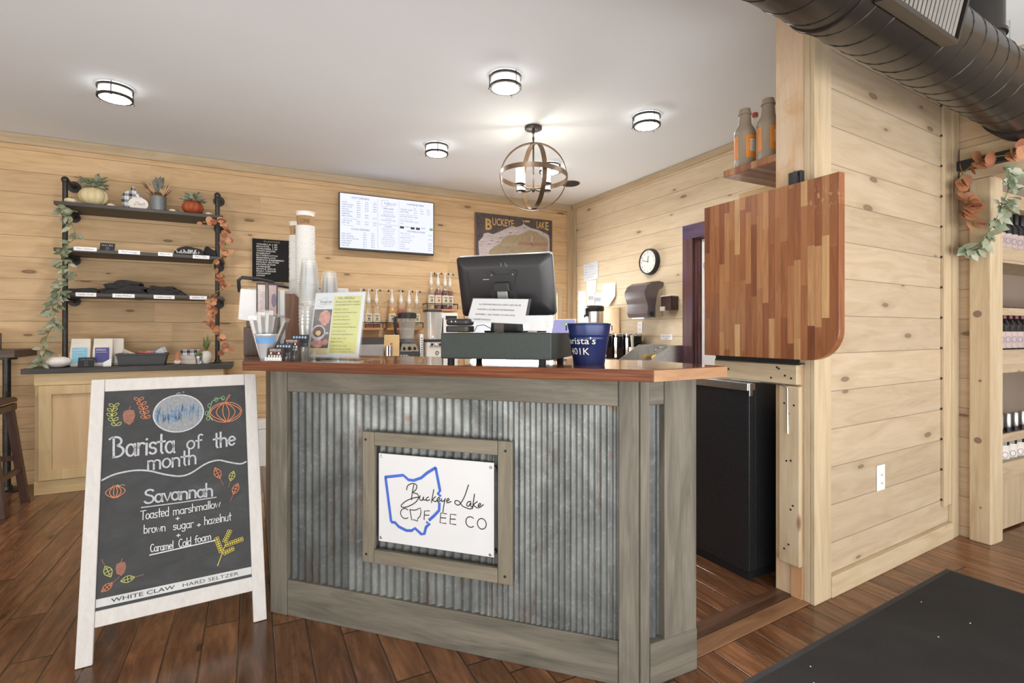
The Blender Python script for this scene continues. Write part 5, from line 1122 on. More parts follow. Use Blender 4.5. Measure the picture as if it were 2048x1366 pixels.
# ================================================================ cabinet and pipe shelf on the left
m_maple = wood('maple_cabinet', [(.52, .36, .165), (.60, .43, .215), (.66, .50, .28)], 'z', .8, .4, .35)
m_maplex = wood('maple_cabinet_level', [(.52, .36, .165), (.60, .43, .215), (.66, .50, .28)], 'x', .8, .4, .35)
m_char = wood('charcoal_board', [(.035, .032, .030), (.06, .055, .05), (.10, .09, .08)], 'x', 1.0, .5, .6)
cbn = thing('display_cabinet', 'maple cabinet with charcoal top against the left back wall', 'cabinet', (-1.43, 4.93, 0))
b = MB(); b.box(0, 1.21, .02, .378, 0, .889); b.build('body', m_maple, cbn, bevel=.002)
b = MB(); b.box(0, 1.21, -.002, .019, 0, .10); b.build('plinth', m_maplex, cbn, bevel=.002)
b = MB(); b.box(0, 1.21, .0, .019, .802, .889); b.build('face_rail', m_maplex, cbn, bevel=.002)
for x0 in (.03, .615):
    w_ = .565; b = MB(); b.zprism([(0, 0), (1, 0), (1, 1), (0, 1)], 0, 1); b.bm.clear()
    o4 = [(x0, .105), (x0+w_, .105), (x0+w_, .80), (x0, .80)]; i4 = [(x0+.075, .18), (x0+w_-.075, .18), (x0+w_-.075, .735), (x0+.075, .735)]
    L4 = [[[b.bm.verts.new((x, y, z)) for x, z in o] for y in (-.019, 0)] for o in (o4, i4)]
    for j in range(4):
        k_ = (j+1) % 4
        for y in (0, 1): b.bm.faces.new((L4[0][y][j], L4[0][y][k_], L4[1][y][k_], L4[1][y][j]))
        for r_ in (0, 1): b.bm.faces.new((L4[r_][0][j], L4[r_][0][k_], L4[r_][1][k_], L4[r_][1][j]))
    d_ = b.build('door', m_maple, cbn, bevel=.002)
    b = MB(); b.box(x0+.076, x0+w_-.076, -.006, .0, .181, .734); b.build('door_panel', wood('maple_panel', [(.56, .36, .18), (.62, .42, .225), (.66, .47, .27)], 'z', .7, .4, .35), d_)
b = MB(); b.box(-.065, 1.275, -.032, .378, .8905, .929); b.build('top_board', m_char, cbn, bevel=.003)
m_pipe = plain('iron_pipe', (.055, .052, .05), .42, .65, .25, 30)
ZC = .9295
ps_ = thing('pipe_shelf', 'three tier black iron pipe and board shelf above the maple cabinet', 'shelf', (-.78, 5.08, ZC))
XL, XR = -.510, .508
for x, nm in ((XL, 'left'), (XR, 'right')):
    b = MB(); b.cyl((x, 0, 0), (x, 0, 2.36-ZC), .0175, n=14); b.lathe([(.038, 0), (.038, .006), (.022, .012), (.022, .03), (.018, .032)], (x, 0, 0), 18)
    b.build('upright_pipe', m_pipe, ps_, smooth=40)
    b = MB(); b.ell((x, 0, 2.365-ZC), .025, .025, .028); b.tube([(x, 0, 2.365-ZC), (x, .10, 2.365-ZC), (x, .225, 2.365-ZC)], [.024, .0185, .0185], 12); b.cyl((x, .216, 2.365-ZC), (x, .228, 2.365-ZC), .045, n=20); b.build('wall_flange', m_pipe, ps_, smooth=40)
    for z in (2.12, 1.775, 1.445):
        b = MB(); b.cyl((x, 0, z-.024-ZC), (x, 0, z+.024-ZC), .0235, n=14); b.tube([(x, 0, z-ZC), (x, .225, z-ZC)], .016, 10); b.cyl((x, .216, z-ZC), (x, .228, z-ZC), .042, n=18); b.build('pipe_tee', m_pipe, ps_, smooth=40)
for z in (2.147, 1.800, 1.468):
    b = MB(); b.box(XL-.035, XR+.045, -.13, .225, z-ZC, z+.027-ZC); b.build('shelf_board', m_char, ps_, bevel=.003)
LBT = [("Men's Medium", -1.207, -1.068, 1.812), ("Men's Large", -.934, -.796, 1.806), ("Men's XL", -.678, -.580, 1.806), ("Men's XXL", -.441, -.323, 1.800), ('Ladies Small', -1.195, -1.071, 1.466), ('Ladies Medium', -.971, -.831, 1.464), ('Ladies Large', -.707, -.567, 1.462), ('Ladies XL', -.463, -.341, 1.464)]
for t, x0, x1, z in LBT:
    b = MB(); b.box(x0+.78, x1+.78, -.1325, -.1305, z-ZC, z+.029-ZC); lo = b.build('size_label', m_paper, ps_)
    b = MB(); b.text(t, ((x0+x1)/2+.78, -.1327, z+.009-ZC), V(1, 0, 0), V(0, 0, 1), .014, 0, 'C', (x1-x0)*.72); b.build('lettering', plain('label_print_grey', (.16, .16, .16), .6), lo, recalc=False)
# --- pumpkins and plants on the top shelf (z of board top)
ZS = 2.1745
def pumpkin(name, label, x, y, z, r, h, c, lobes=9, group=None, stem=None, depth=.10):
    k = thing(name, label, 'pumpkin', (x, y, z), random.uniform(0, 1), group)
    b = MB(); b.ell((0, 0, h/2), r, r, h/2, 54, 16, f=lambda p, t: 1-depth*(1-abs(math.sin(p*lobes/2)))**2)
    for v in b.bm.verts:
        rr = math.hypot(v.co.x, v.co.y)
        if v.co.z > h*.8: v.co.z -= h*.12*max(0, 1-rr/(r*.45))
        if v.co.z < h*.06: v.co.z = max(v.co.z, 0)
    b.build('body', plain(name+'_skin', c, .6, 0, .06), k, smooth=80)
    if stem:
        b = MB(); b.tube([(0, 0, h*.86), (.004, 0, h*1.0), (.010, .004, h*1.14)], [r*.12, r*.075, r*.08], 8); b.build('stem', plain(name+'_stem', stem, .5), k, smooth=60)
    return k
def foliage(parent, cx, cz, rx, rz, n, l, w_, mats, name='foliage', up=.5, seed=1, y0=0):
    rnd = random.Random(seed); b = MB()
    for i in range(n):
        a = rnd.uniform(0, 2*math.pi); e = rnd.uniform(-.1, 1)
        d = V(math.cos(a)*(1-e*.4), math.sin(a)*(1-e*.4), up*e+.05)
        p = V(cx+math.cos(a)*rx*rnd.uniform(.1, .6), y0+math.sin(a)*rx*.8*rnd.uniform(.1, .6), cz+rz*max(0, e)*rnd.uniform(.2, .8))
        b.leaf(p, d, V(rnd.uniform(-.5, .5), rnd.uniform(-.5, .5), 1), l*rnd.uniform(.7, 1.2), w_*rnd.uniform(.8, 1.2), rnd.randrange(len(mats)))
    return b.build(name, mats, parent, smooth=60)
m_sage = [plain('sage_leaf_%d' % i, c, .7, 0, .18, 40) for i, c in enumerate(((.23, .25, .155), (.31, .34, .235), (.14, .165, .09)))]
m_sagel = [plain('pale_sage_leaf_%d' % i, c, .7, 0, .18, 40) for i, c in enumerate(((.42, .45, .33), (.54, .57, .45), (.26, .30, .19)))]
m_orl = [plain('orange_leaf_%d' % i, c, .65, 0, .18, 40) for i, c in enumerate(((.42, .165, .075), (.52, .24, .13), (.30, .105, .045)))]
k = pumpkin('pumpkin_planter', 'cream pumpkin planter with sage leaves on the top shelf', -1.110, 5.06, ZS, .096, .152, (.62, .52, .30)); foliage(k, 0, .145, .10, .085, 120, .068, .026, m_sagel, seed=2, up=.55)
k = pumpkin('pumpkin_planter', 'rust orange pumpkin planter with sage leaves at the right of the top shelf', -.450, 5.06, ZS, .080, .125, (.33, .065, .018)); foliage(k, 0, .115, .085, .07, 95, .060, .024, m_sagel, seed=5, up=.55)
for x, lb, r in ((-1.245, 'small cream pumpkin at the far left of the top shelf beside the pipe', .040), (-.997, 'tiny cream pumpkin between the big cream pumpkin and plaid pumpkin', .027), (-.590, 'tiny cream pumpkin beside the grey tin of dried plants', .027), (-.333, 'tiny cream pumpkin at the right end of the top shelf', .027)):
    pumpkin('mini_pumpkin', lb, x, 5.03, ZS, r, r*1.15, (.66, .60, .40), 7, 'mini cream pumpkins on the top shelf', (.12, .09, .05))
def plaid():
    g = G('black_white_plaid', .6); p, x, y, z = g.xyz()
    st = lambda v, f_, lo, o=0.0: g.m('GREATER_THAN', g.m('FRACT', g.m('ADD', g.m('MULTIPLY', v, f_), o)), lo)
    a, c = st(x, 20, .55), st(z, 20, .55, .2)
    a2, c2 = st(x, 20, .9, .75), st(z, 20, .9, .95)
    s = g.m('ADD', g.m('MULTIPLY', g.m('ADD', a, c), .5), g.m('MULTIPLY', g.m('ADD', a2, c2), .18))
    g.col(g.ramp(s, [(.0, (.75, .74, .74)), (.5, (.28, .28, .29)), (.9, (.02, .02, .02))])); return g.mat
m_plaid = plaid()
def pumpk_outline(r, h, n=30, stem=.0):
    o = []
    for i in range(n):
        t = 2*math.pi*i/n - math.pi/2; x = math.copysign(abs(math.cos(t))**.8, math.cos(t)); o.append((r*x, h/2+h/2*math.sin(t)))
    return o
k = thing('pumpkin_cutout', 'tall plaid flat pumpkin cutout on the top shelf', 'decoration', (-.872, 5.10, ZS))
b = MB(); b.prism(pumpk_outline(.072, .165), lambda x, z: V(x, 0, z), lambda x, z: V(x, .018, z)); b.prism([(-.012, .166), (.014, .166), (.018, .195), (-.006, .195)], lambda x, z: V(x, 0, z), lambda x, z: V(x, .018, z)); b.build('board', m_plaid, k)
k = thing('pumpkin_cutout', 'small white flat pumpkin cutout lettered sweet, in front of the plaid one', 'decoration', (-.822, 5.04, ZS))
b = MB(); b.prism([(x, z*1.0) for x, z in pumpk_outline(.066, .098)], lambda x, z: V(x, 0, z), lambda x, z: V(x, .016, z)); b.prism([(-.010, .097), (.012, .097), (.0, .128), (-.018, .126)], lambda x, z: V(x, 0, z), lambda x, z: V(x, .016, z)); pb = b.build('board', plain('cutout_white', (.72, .66, .60), .6), k)
b = MB(); fs = lambda a, l: V(a, -.0008, l); hand(b, 'sweet', fs, -.03, .036, .045, .040, .026, .003, V(0, -1, 0)); hand(b, 'so', fs, -.02, .058, .005, .058, .014, .002, V(0, -1, 0)); b.build('lettering', plain('cutout_ink', (.25, .24, .24), .6), pb)
k = thing('tin_planter', 'grey tin of dried leaves and grasses on the top shelf', 'planter', (-.690, 5.05, ZS))
b = MB(); b.lathe([(.050, 0), (.052, .002), (.056, .118), (.058, .12), (.058, .124), (.052, .124), (.048, .01)], n=28); b.build('pot', plain('zinc_grey', (.20, .21, .21), .55, .4, .1), k, smooth=40)
rnd = random.Random(4); b = MB(); md = [plain('dried_sage', (.17, .17, .15), .7), plain('dried_tan', (.46, .30, .17), .7), plain('dried_brown', (.16, .085, .04), .7)]
for i in range(12): b.leaf((rnd.uniform(-.02, .02), rnd.uniform(-.02, .02), .12+rnd.uniform(.02, .1)), V(rnd.uniform(-.35, .35), rnd.uniform(-.3, .3), 1), V(0, -1, .2), rnd.uniform(.07, .11), .03, 0)
for i in range(34):
    a = rnd.uniform(-1, 1); b.leaf((a*.03, rnd.uniform(-.03, .03), .11), V(a*.75, rnd.uniform(-.3, .3), 1), V(0, -1, .3), rnd.uniform(.07, .16), .012, rnd.choice((1, 1, 2)))
for i in range(8): b.leaf((rnd.uniform(-.05, .05), -.03, .12), V(rnd.uniform(-1, 1), -.4, .35), V(0, -.3, 1), .05, .02, 2)
b.build('dried_foliage', md, k)
# --- garlands
def garland(name, label, cat, pts, n, l, w_, mats, seed, stemc, rnd_leaf=False, jit=.03, side=0.0):
    P = [Vector(p) for p in smooth3(pts)]; rnd = random.Random(seed)
    k = thing(name, label, cat, P[-1])
    b = MB(); b.tube([p-P[-1] for p in P], .003, 6); b.build('stem', plain(name+'_stem', stemc, .7), k, smooth=60)
    b = MB(); m_ = len(P)
    for i in range(n):
        t = rnd.uniform(0, m_-1.001); j = int(t); p = P[j].lerp(P[j+1], t-j)-P[-1]
        a = rnd.uniform(0, 2*math.pi); tan = (P[j+1]-P[j]).normalized()
        d = V(math.cos(a), -abs(math.sin(a))*.6, rnd.uniform(-.7, .5))+tan*.3
        p = p+V(rnd.uniform(-jit, jit)*.4, rnd.uniform(-jit, jit)*.5, rnd.uniform(-jit, jit)*.4)
        nr = V(rnd.uniform(-.6, .6)-side, -1, rnd.uniform(-.4, .6))
        if rnd_leaf:
            d.normalize(); u = d.cross(nr).normalized(); c = p+d*l*.5; r_ = l*.5*rnd.uniform(.75, 1.15); up = d.cross(u).normalized()
            b.face([c+d*r_*math.cos(e)+u*r_*.9*math.sin(e)+up*r_*.08*math.cos(2*e) for e in [math.pi*2*q_/10 for q_ in range(10)]], rnd.randrange(len(mats)))
        else: b.leaf(p, d, nr, l*rnd.uniform(.75, 1.2), w_*rnd.uniform(.8, 1.2), rnd.randrange(len(mats)))
    b.build('leaves', mats, k, smooth=60); return k
def smooth3(pts, kk=4):
    P = [Vector(p) for p in pts]; out = []
    for i in range(len(P)-1):
        p0 = P[i-1] if i else P[i]; p1, p2 = P[i], P[i+1]; p3 = P[i+2] if i+2 < len(P) else P[i+1]
        for j in range(kk):
            t = j/kk; out.append(.5*((2*p1)+(p2-p0)*t+(2*p0-5*p1+4*p2-p3)*t*t+(3*p1-p0-3*p2+p3)*t**3))
    return out+[P[-1]]
garland('eucalyptus_garland', 'pale green lambs ear garland hanging down the left shelf pipe', 'garland', [(x, 4.93 if z > 1 else 4.95, z) for x, z in ((-1.18, 2.10), (-1.276, 2.111), (-1.224, 2.035), (-1.194, 1.906), (-1.282, 1.806), (-1.253, 1.715), (-1.238, 1.622), (-1.282, 1.527), (-1.276, 1.472), (-1.325, 1.389), (-1.31, 1.285), (-1.353, 1.174), (-1.381, 1.064), (-1.390, .955))], 125, .066, .030, m_sage, 11, (.20, .22, .10), False, .035)
garland('orange_leaf_garland', 'orange leaf garland winding down the right shelf pipe', 'garland', [(x, 4.935, z) for x, z in ((-.37, 2.10), (-.26, 2.12), (-.19, 2.10), (-.191, 2.03), (-.22, 1.902), (-.191, 1.862), (-.30, 1.76), (-.246, 1.65), (-.209, 1.568), (-.315, 1.502), (-.30, 1.399), (-.33, 1.295), (-.246, 1.213), (-.20, 1.129), (-.18, 1.06), (-.235, 1.01))], 78, .052, .04, m_orl, 12, (.30, .30, .10), True)
# --- shirts and cards on the lower shelves
m_cloth = plain('black_cotton', (.022, .020, .021), .9, 0, .25, 30)
def shirt(x, y, z, w_, d, h, label, group, seed, mat=None, prnt=False):
    rnd = random.Random(seed); k = thing('folded_shirt', label, 'shirt', (x, y, z), rnd.uniform(-.06, .06), group)
    b = MB(); nx, ny = 12, 6
    ph = [rnd.uniform(0, 6) for _ in range(4)]
    top = lambda u, v: h*(1.12+.16*math.sin(u*7+ph[0])+.12*math.sin(v*6+u*3+ph[1]))
    ed = lambda u: 1-.06*abs(math.sin(u*5+ph[2]))
    T_ = [[b.bm.verts.new(((u-.5)*w_*ed(v), (v-.5)*d*ed(u), top(u, v)*(1-.45*(abs(2*u-1)**8)-.10*(abs(2*v-1)**8)))) for v in [j/ny for j in range(ny+1)]] for u in [i/nx for i in range(nx+1)]]
    B_ = [[b.bm.verts.new((t.co.x, t.co.y, 0)) for t in r] for r in T_]
    for i in range(nx):
        for j in range(ny):
            b.bm.faces.new((T_[i][j], T_[i+1][j], T_[i+1][j+1], T_[i][j+1])); b.bm.faces.new((B_[i][j], B_[i][j+1], B_[i+1][j+1], B_[i+1][j]))
    for i in range(nx): b.bm.faces.new((T_[i][0], B_[i][0], B_[i+1][0], T_[i+1][0])); b.bm.faces.new((T_[i][ny], T_[i+1][ny], B_[i+1][ny], B_[i][ny]))
    for j in range(ny): b.bm.faces.new((T_[0][j], T_[0][j+1], B_[0][j+1], B_[0][j])); b.bm.faces.new((T_[nx][j], B_[nx][j], B_[nx][j+1], T_[nx][j+1]))
    b.build('fabric', mat or m_cloth, k, smooth=50)
    if prnt:
        b = MB(); rr = random.Random(3)
        for i in range(13):
            x0 = -w_*.36+i*w_*.055; pts = [(x0, -d*.50-.003, h*.2)] + [(x0+rr.uniform(-.012, .014), -d*.50-.003, h*rr.uniform(.12, .78)) for _ in range(4)]
            b.ribbon(pts, V(0, -1, 0), .0045)
        b.build('print', plain('shirt_print', (.55, .55, .55), .8), k)
    return k
z2, z3 = 1.8275, 1.4955
shirt(-.465, 5.05, z2, .22, .20, .055, 'rolled black t-shirt with white lettering on the middle shelf', None, 1, prnt=True)
shirt(-.330, 5.11, z2, .10, .15, .07, 'crumpled plain black t-shirt at the right end of the middle shelf', None, 2)
shirt(-1.16, 5.05, z3, .20, .20, .032, 'single flat black t-shirt at the left of the lowest shelf', None, 3)
zz = z3
for i, (w_, h) in enumerate(((.31, .024), (.29, .022), (.27, .022), (.23, .020), (.17, .026))):
    shirt(-.905+.006*i*(-1)**i, 5.06, zz, w_, .22, h, ['bottom shirt of the tall black stack on the lowest shelf', 'second shirt up in the tall black stack on the lowest shelf', 'middle shirt of the tall black stack on the lowest shelf', 'second shirt from the top of the tall black stack', 'top shirt of the tall black stack on the lowest shelf'][i], 'black shirts in the tall stack', 20+i); zz += h*.86
zz = z3
for i, (w_, h) in enumerate(((.26, .024), (.23, .024), (.17, .026))):
    shirt(-.625-.014*i, 5.06, zz, w_, .22, h, ['bottom shirt of the low black stack on the lowest shelf', 'middle shirt of the low black stack on the lowest shelf', 'top shirt of the low black stack on the lowest shelf'][i], 'black shirts in the low stack', 30+i); zz += h*.86
m_cc = plain('chalk_card', (.018, .019, .02), .7); m_cwt = plain('chalk_card_print', (.40, .42, .45), .8)
k = thing('price_card', 'small black chalk price card standing on the middle shelf', 'price card', (-1.020, 5.02, z2))
b = MB(); b.prism([(-.048, 0), (.046, 0), (.050, .064), (-.044, .066)], lambda x, z: V(x, z*.2, z), lambda x, z: V(x, z*.2+.004, z)); b.build('card', m_cc, k)
b = MB(); f_ = lambda a, l: V(a, l*.2-.0006, l); b.text('Shirts $25', f_(.001, .042), V(1, 0, 0), V(0, .2, 1).normalized(), .012, 0, 'C', .07); b.ribbon([f_(.002+.010*math.cos(t), .022+.008*math.sin(t)) for t in [math.pi*2*e/10 for e in range(11)]], V(0, -1, 0), .002); b.build('lettering', m_cwt, k, recalc=False)
# --- on the cabinet top
zt = .9295
k = pumpkin('ceramic_pumpkin', 'white ceramic pumpkin with gold stem on the cabinet top', -1.305, 4.985, zt, .074, .085, (.76, .72, .69), 10, None, (.55, .40, .16), .06)
m_bagw = plain('coffee_bag_white', (.70, .65, .57), .5, 0, .05)
for i, (x, y, lab, c1_, tx) in enumerate(((-1.188, 5.06, 'white coffee bag with light blue label on the cabinet top', (.22, .50, .66), 'BREAKFAST'), (-1.050, 5.06, 'white coffee bag with purple label on the cabinet top', (.07, .065, .24), 'ESPRESSO'), (-.995, 5.145, 'plain white coffee bag behind the purple labelled one', None, ''))):
    k = thing('coffee_bag', lab, 'coffee bag', (x, y, zt), 0, 'coffee bags on the cabinet')
    b = MB(); rs = []
    for z, hx, hy in ((0, .058, .034), (.02, .062, .038), (.10, .062, .034), (.17, .060, .012), (.215, .059, .003)):
        rs.append([b.bm.verts.new((sx_*hx, sy_*hy, z)) for sx_, sy_ in ((-1, -1), (0, -1.1), (1, -1), (1, 1), (0, 1.1), (-1, 1))])
    b.skin(rs); b.build('bag', m_bagw, k, bevel=.003)
    if c1_:
        b = MB(); b.face([V(-.044, -.0435, .03), V(.044, -.0435, .03), V(.044, -.0395, .145), V(-.044, -.0395, .145)]); lo = b.build('label', plain('bag_label_%d' % i, c1_, .5, 0, .1, 25), k)
        b = MB(); b.text(tx, (-.036, -.0445, .122), V(1, 0, 0), V(0, .035, 1).normalized(), .013, 0, 'L', .062); b.ribbon([V(-.036, -.0440, .11), V(.03, -.0440, .11)], V(0, -1, 0), .002); b.build('lettering', m_paper, lo, recalc=False)
k = thing('price_card', 'small black chalk card for coffee beans on the cabinet top', 'price card', (-1.135, 4.95, zt))
b = MB(); b.prism([(-.050, 0), (.049, 0), (.052, .072), (-.047, .072)], lambda x, z: V(x, z*.2, z), lambda x, z: V(x, z*.2+.004, z)); b.build('card', m_cc, k)
b = MB(); b.text('Coffee Beans', f_(.001, .052), V(1, 0, 0), V(0, .2, 1).normalized(), .011, 0, 'C', .076); b.text('$12', f_(.001, .034), V(1, 0, 0), V(0, .2, 1).normalized(), .010, 0, 'C', .02); b.ribbon([f_(.002+.010*math.cos(t), .018+.007*math.sin(t)) for t in [math.pi*2*e/10 for e in range(11)]], V(0, -1, 0), .002); b.build('lettering', plain('chalk_dim', (.22, .22, .22), .8), k, recalc=False)
k = tag(MB().prism([(-.026, 0), (.024, 0), (.024, .062), (-.026, .030)], lambda x, z: V(x, z*.1, z), lambda x, z: V(x, z*.1+.004, z)).build('gift_card', m_paper), 'small white slanted card beside the black tub', 'card'); k.location = (-1.012, 4.99, zt)
tb_ = thing('black_tub', 'long black plastic tub of snack packets on the cabinet top', 'tub', (-.790, 5.04, zt))
b = MB(); o_ = [(-.165, -.06), (.165, -.06), (.165, .06), (-.165, .06)]
rs = [[b.bm.verts.new((x*k_, y*k_, z)) for x, y in o_] for k_, z in ((.90, 0), (1.0, .082), (1.04, .083), (1.04, .096), (1.0, .096), (.98, .08), (.9, .07))]
b.skin(rs, 0, False); b.bm.faces.new(rs[0][::-1]); b.bm.faces.new(rs[-1]); b.build('body', m_black, tb_, bevel=.002)
for i, (x, w_, h, c, rz_, lb) in enumerate(((-.090, .095, .028, (.66, .60, .52), .1, 'cream snack packet at the left in the black tub'), (.005, .075, .022, (.60, .12, .16), .2, 'red snack packet lying in the middle of the black tub'), (.050, .06, .030, (.62, .25, .20), -.1, 'pink red snack packet in the black tub'), (.085, .03, .038, (.12, .15, .40), .3, 'narrow dark blue snack packet in the black tub'), (.122, .07, .046, (.66, .70, .80), -.35, 'pale blue snack packet standing at the right of the tub'))):
    k = tag(MB().obox((0, 0, h/2), V(w_/2, 0, .006*(i-2)), V(0, .03, .004), V(.0, -.01, h/2)).build('snack_packet', plain('packet_%d' % i, c, .35, 0, .3, 60), bevel=.005), lb, 'packet', 'snack packets in the tub'); k.location = (-.790+x, 5.03+.012*(i % 2), zt+.0805); k.rotation_euler = (0, -.12*(i-2), rz_)
gn = thing('gnome', 'little gnome with orange pointed hat and white beard on the cabinet', 'figurine', (-.548, 4.97, zt))
b = MB(); b.ell((0, 0, .022), .030, .026, .022); b.build('body', plain('gnome_body', (.55, .40, .30), .8), gn, smooth=80)
b = MB(); b.lathe([(.030, .036), (.026, .05), (.014, .085), (.003, .108)], n=18); b.build('hat', plain('gnome_hat', (.42, .17, .08), .8), gn, smooth=60)
b = MB(); b.ell((0, -.016, .026), .024, .014, .022); b.build('beard', plain('gnome_beard', (.74, .70, .65), .9), gn, smooth=80)
b = MB(); b.ell((0, -.030, .040), .006, .006, .006, 8, 6); b.build('nose', plain('gnome_nose', (.62, .40, .30), .7), gn, smooth=80)
for i, (z, h, m_, lb) in enumerate(((zt+.002, .034, plain('block_cream', (.66, .58, .50), .6), 'cream lettered wooden block at the bottom of the small stack'), (zt+.037, .036, plain('block_white', (.62, .56, .50), .6), 'off white wooden block in the middle of the small stack'), (zt+.074, .044, m_plaid, 'black and white plaid block on top of the small stack'))):
    k = tag(MB().box(-.068, .068, -.022, .022, 0, h).build('decor_block', m_, bevel=.002), lb, 'block'); k.location = (-.468, 5.06, z)
k = thing('tin_plant', 'tiny succulent in a silver tin pot on the cabinet', 'plant', (-.398, 4.985, zt+.0045))
b = MB(); b.lathe([(.024, 0), (.025, .002), (.030, .054), (.033, .056), (.033, .060), (.028, .06), (.022, .008)], n=20); b.build('pot', m_steel, k, smooth=40)
foliage(k, 0, .058, .03, .03, 26, .034, .018, [plain('succulent_%d' % i, c, .6) for i, c in enumerate(((.16, .27, .10), (.26, .36, .16)))], seed=8, up=.8)
k = thing('grass_plant', 'spiky green plant in a ribbed white pot beside the right pipe', 'plant', (-.350, 5.005, zt))
b = MB(); b.ell((0, 0, .055), .044, .044, .058, 40, 12, f=lambda p, t: 1-.05*abs(math.sin(p*9)))
for v in b.bm.verts: v.co.z = min(max(v.co.z, 0), .108)
b.build('pot', plain('ribbed_white', (.68, .66, .60), .5), k, smooth=60)
rnd = random.Random(9); b = MB()
for i in range(26):
    a = rnd.uniform(0, 6.28); e = rnd.uniform(.1, .8); b.leaf((0, 0, .10), V(math.cos(a)*e, math.sin(a)*e, 1), V(math.cos(a), math.sin(a), .1), rnd.uniform(.08, .17), .012, i % 2, .1)
b.build('leaves', [plain('grass_%d' % i, c, .6) for i, c in enumerate(((.16, .22, .07), (.25, .30, .12)))], k)
k = tag(MB().lathe([(.06, 0), (.085, .001), (.088, .004), (.06, .0035)], n=36).build('silver_tray', m_steel, smooth=40), 'thin round silver tray on the cabinet top right', 'tray'); k.location = (-.41, 4.985, zt); k.scale = (1, .9, 1)
# --- bar ledge, stool and framed print at far left
m_dkw = wood('dark_brown_wood', [(.05, .032, .022), (.085, .055, .04), (.13, .09, .065)], 'x', 1, .45)
m_dkz = wood('dark_red_brown_leg', [(.035, .014, .010), (.065, .026, .018), (.10, .045, .03)], 'z', 1, .35)
bt = thing('bar_table', 'dark wooden bar ledge on black pipe leg at far left wall', 'table', (-1.86, 5.07, 0))
b = MB(); b.box(-.9, .34, -.19, .235, 1.012, 1.068); b.build('top', m_dkw, bt, bevel=.004)
b = MB(); b.cyl((.205, .10, .012), (.205, .10, 1.0), .024, n=16); b.cyl((.205, .10, .99), (.205, .10, 1.011), .06, n=20); b.build('pipe_leg', m_pipe, bt, smooth=40)
b = MB(); b.lathe([(.09, 0), (.09, .008), (.035, .014), (.032, .04), (.024, .042)], (.205, .10, 0), 24); b.build('flange', m_pipe, bt, smooth=40)
st_ = thing('bar_stool', 'dark wooden bar stool with nail trimmed brown seat', 'stool', (-1.68, 4.60, 0))
b = MB(); b.box(-.21, .205, -.18, .18, .655, .70); b.build('seat_frame', m_dkz, st_, bevel=.004)
b = MB(); b.box(-.215, .21, -.185, .185, .701, .745); b.build('seat', plain('seat_brown', (.07, .035, .022), .5), st_, bevel=.02, seg=3)
b = MB()
for i in range(24): b.ell((-.20+.0175*i, -.186, .712), .005, .003, .005, 8, 6)
for i in range(20): b.ell((.211, -.175+.0184*i, .712), .003, .005, .005, 8, 6)
b.build('nail_trim', plain('brass_nails', (.55, .42, .22), .35, .9), st_, smooth=60)
for sx_ in (-1, 1):
    for sy_ in (-1, 1):
        b = MB(); x0, y0, x1, y1 = sx_*.175, sy_*.15, sx_*.245, sy_*.19; w_ = .022
        b.prism([(-w_, -w_), (w_, -w_), (w_, w_), (-w_, w_)], lambda a, c: V(x1+a, y1+c, 0), lambda a, c: V(x0+a, y0+c, .654)); b.build('leg', m_dkz, st_, bevel=.003)
for y in (-.172, .172):
    b = MB(); b.box(-.21, .21, y-.012, y+.012, .30, .335); b.build('stretcher', m_dkz, st_, bevel=.002)
for x in (-.222, .222):
    b = MB(); b.box(x-.012, x+.012, -.155, .155, .22, .255); b.build('stretcher', m_dkz, st_, bevel=.002)
pf = thing('picture_frame', 'small wood framed black and white print on the bar ledge', 'picture', (-1.735, 5.0, 1.0685))
b = MB(); b.box(-.10, .10, 0, .02, 0, .012); b.box(-.10, .10, 0, .02, .108, .12); b.box(-.10, -.085, 0, .02, .012, .108); b.box(.085, .10, 0, .02, .012, .108); b.build('frame', m_dkw, pf)
b = MB(); b.box(-.085, .085, .006, .014, .012, .108); pr = b.build('print', m_paper, pf)
b = MB(); rnd = random.Random(2)
for x, z in ((.078, .03), (.078, .062), (.078, .09), (.03, .05), (-.03, .08), (-.06, .03)): b.face([V(x-.012+.018*math.cos(t)*rnd.uniform(.4, 1), .0055, z+.016*math.sin(t)*rnd.uniform(.5, 1)) for t in [math.pi*2*e/9 for e in range(9)]])
b.build('ink_pattern', m_ink, pr, recalc=False)
k = thing('white_carton', 'white lidded carton on the floor against the back wall', 'carton', (.02, 5.19, 0))
b = MB(); b.box(-.13, .13, -.10, .10, 0, .33); b.build('body', m_white, k, bevel=.003)
b = MB(); b.box(-.133, .133, -.103, .103, .331, .40); b.build('lid', m_white, k, bevel=.003)
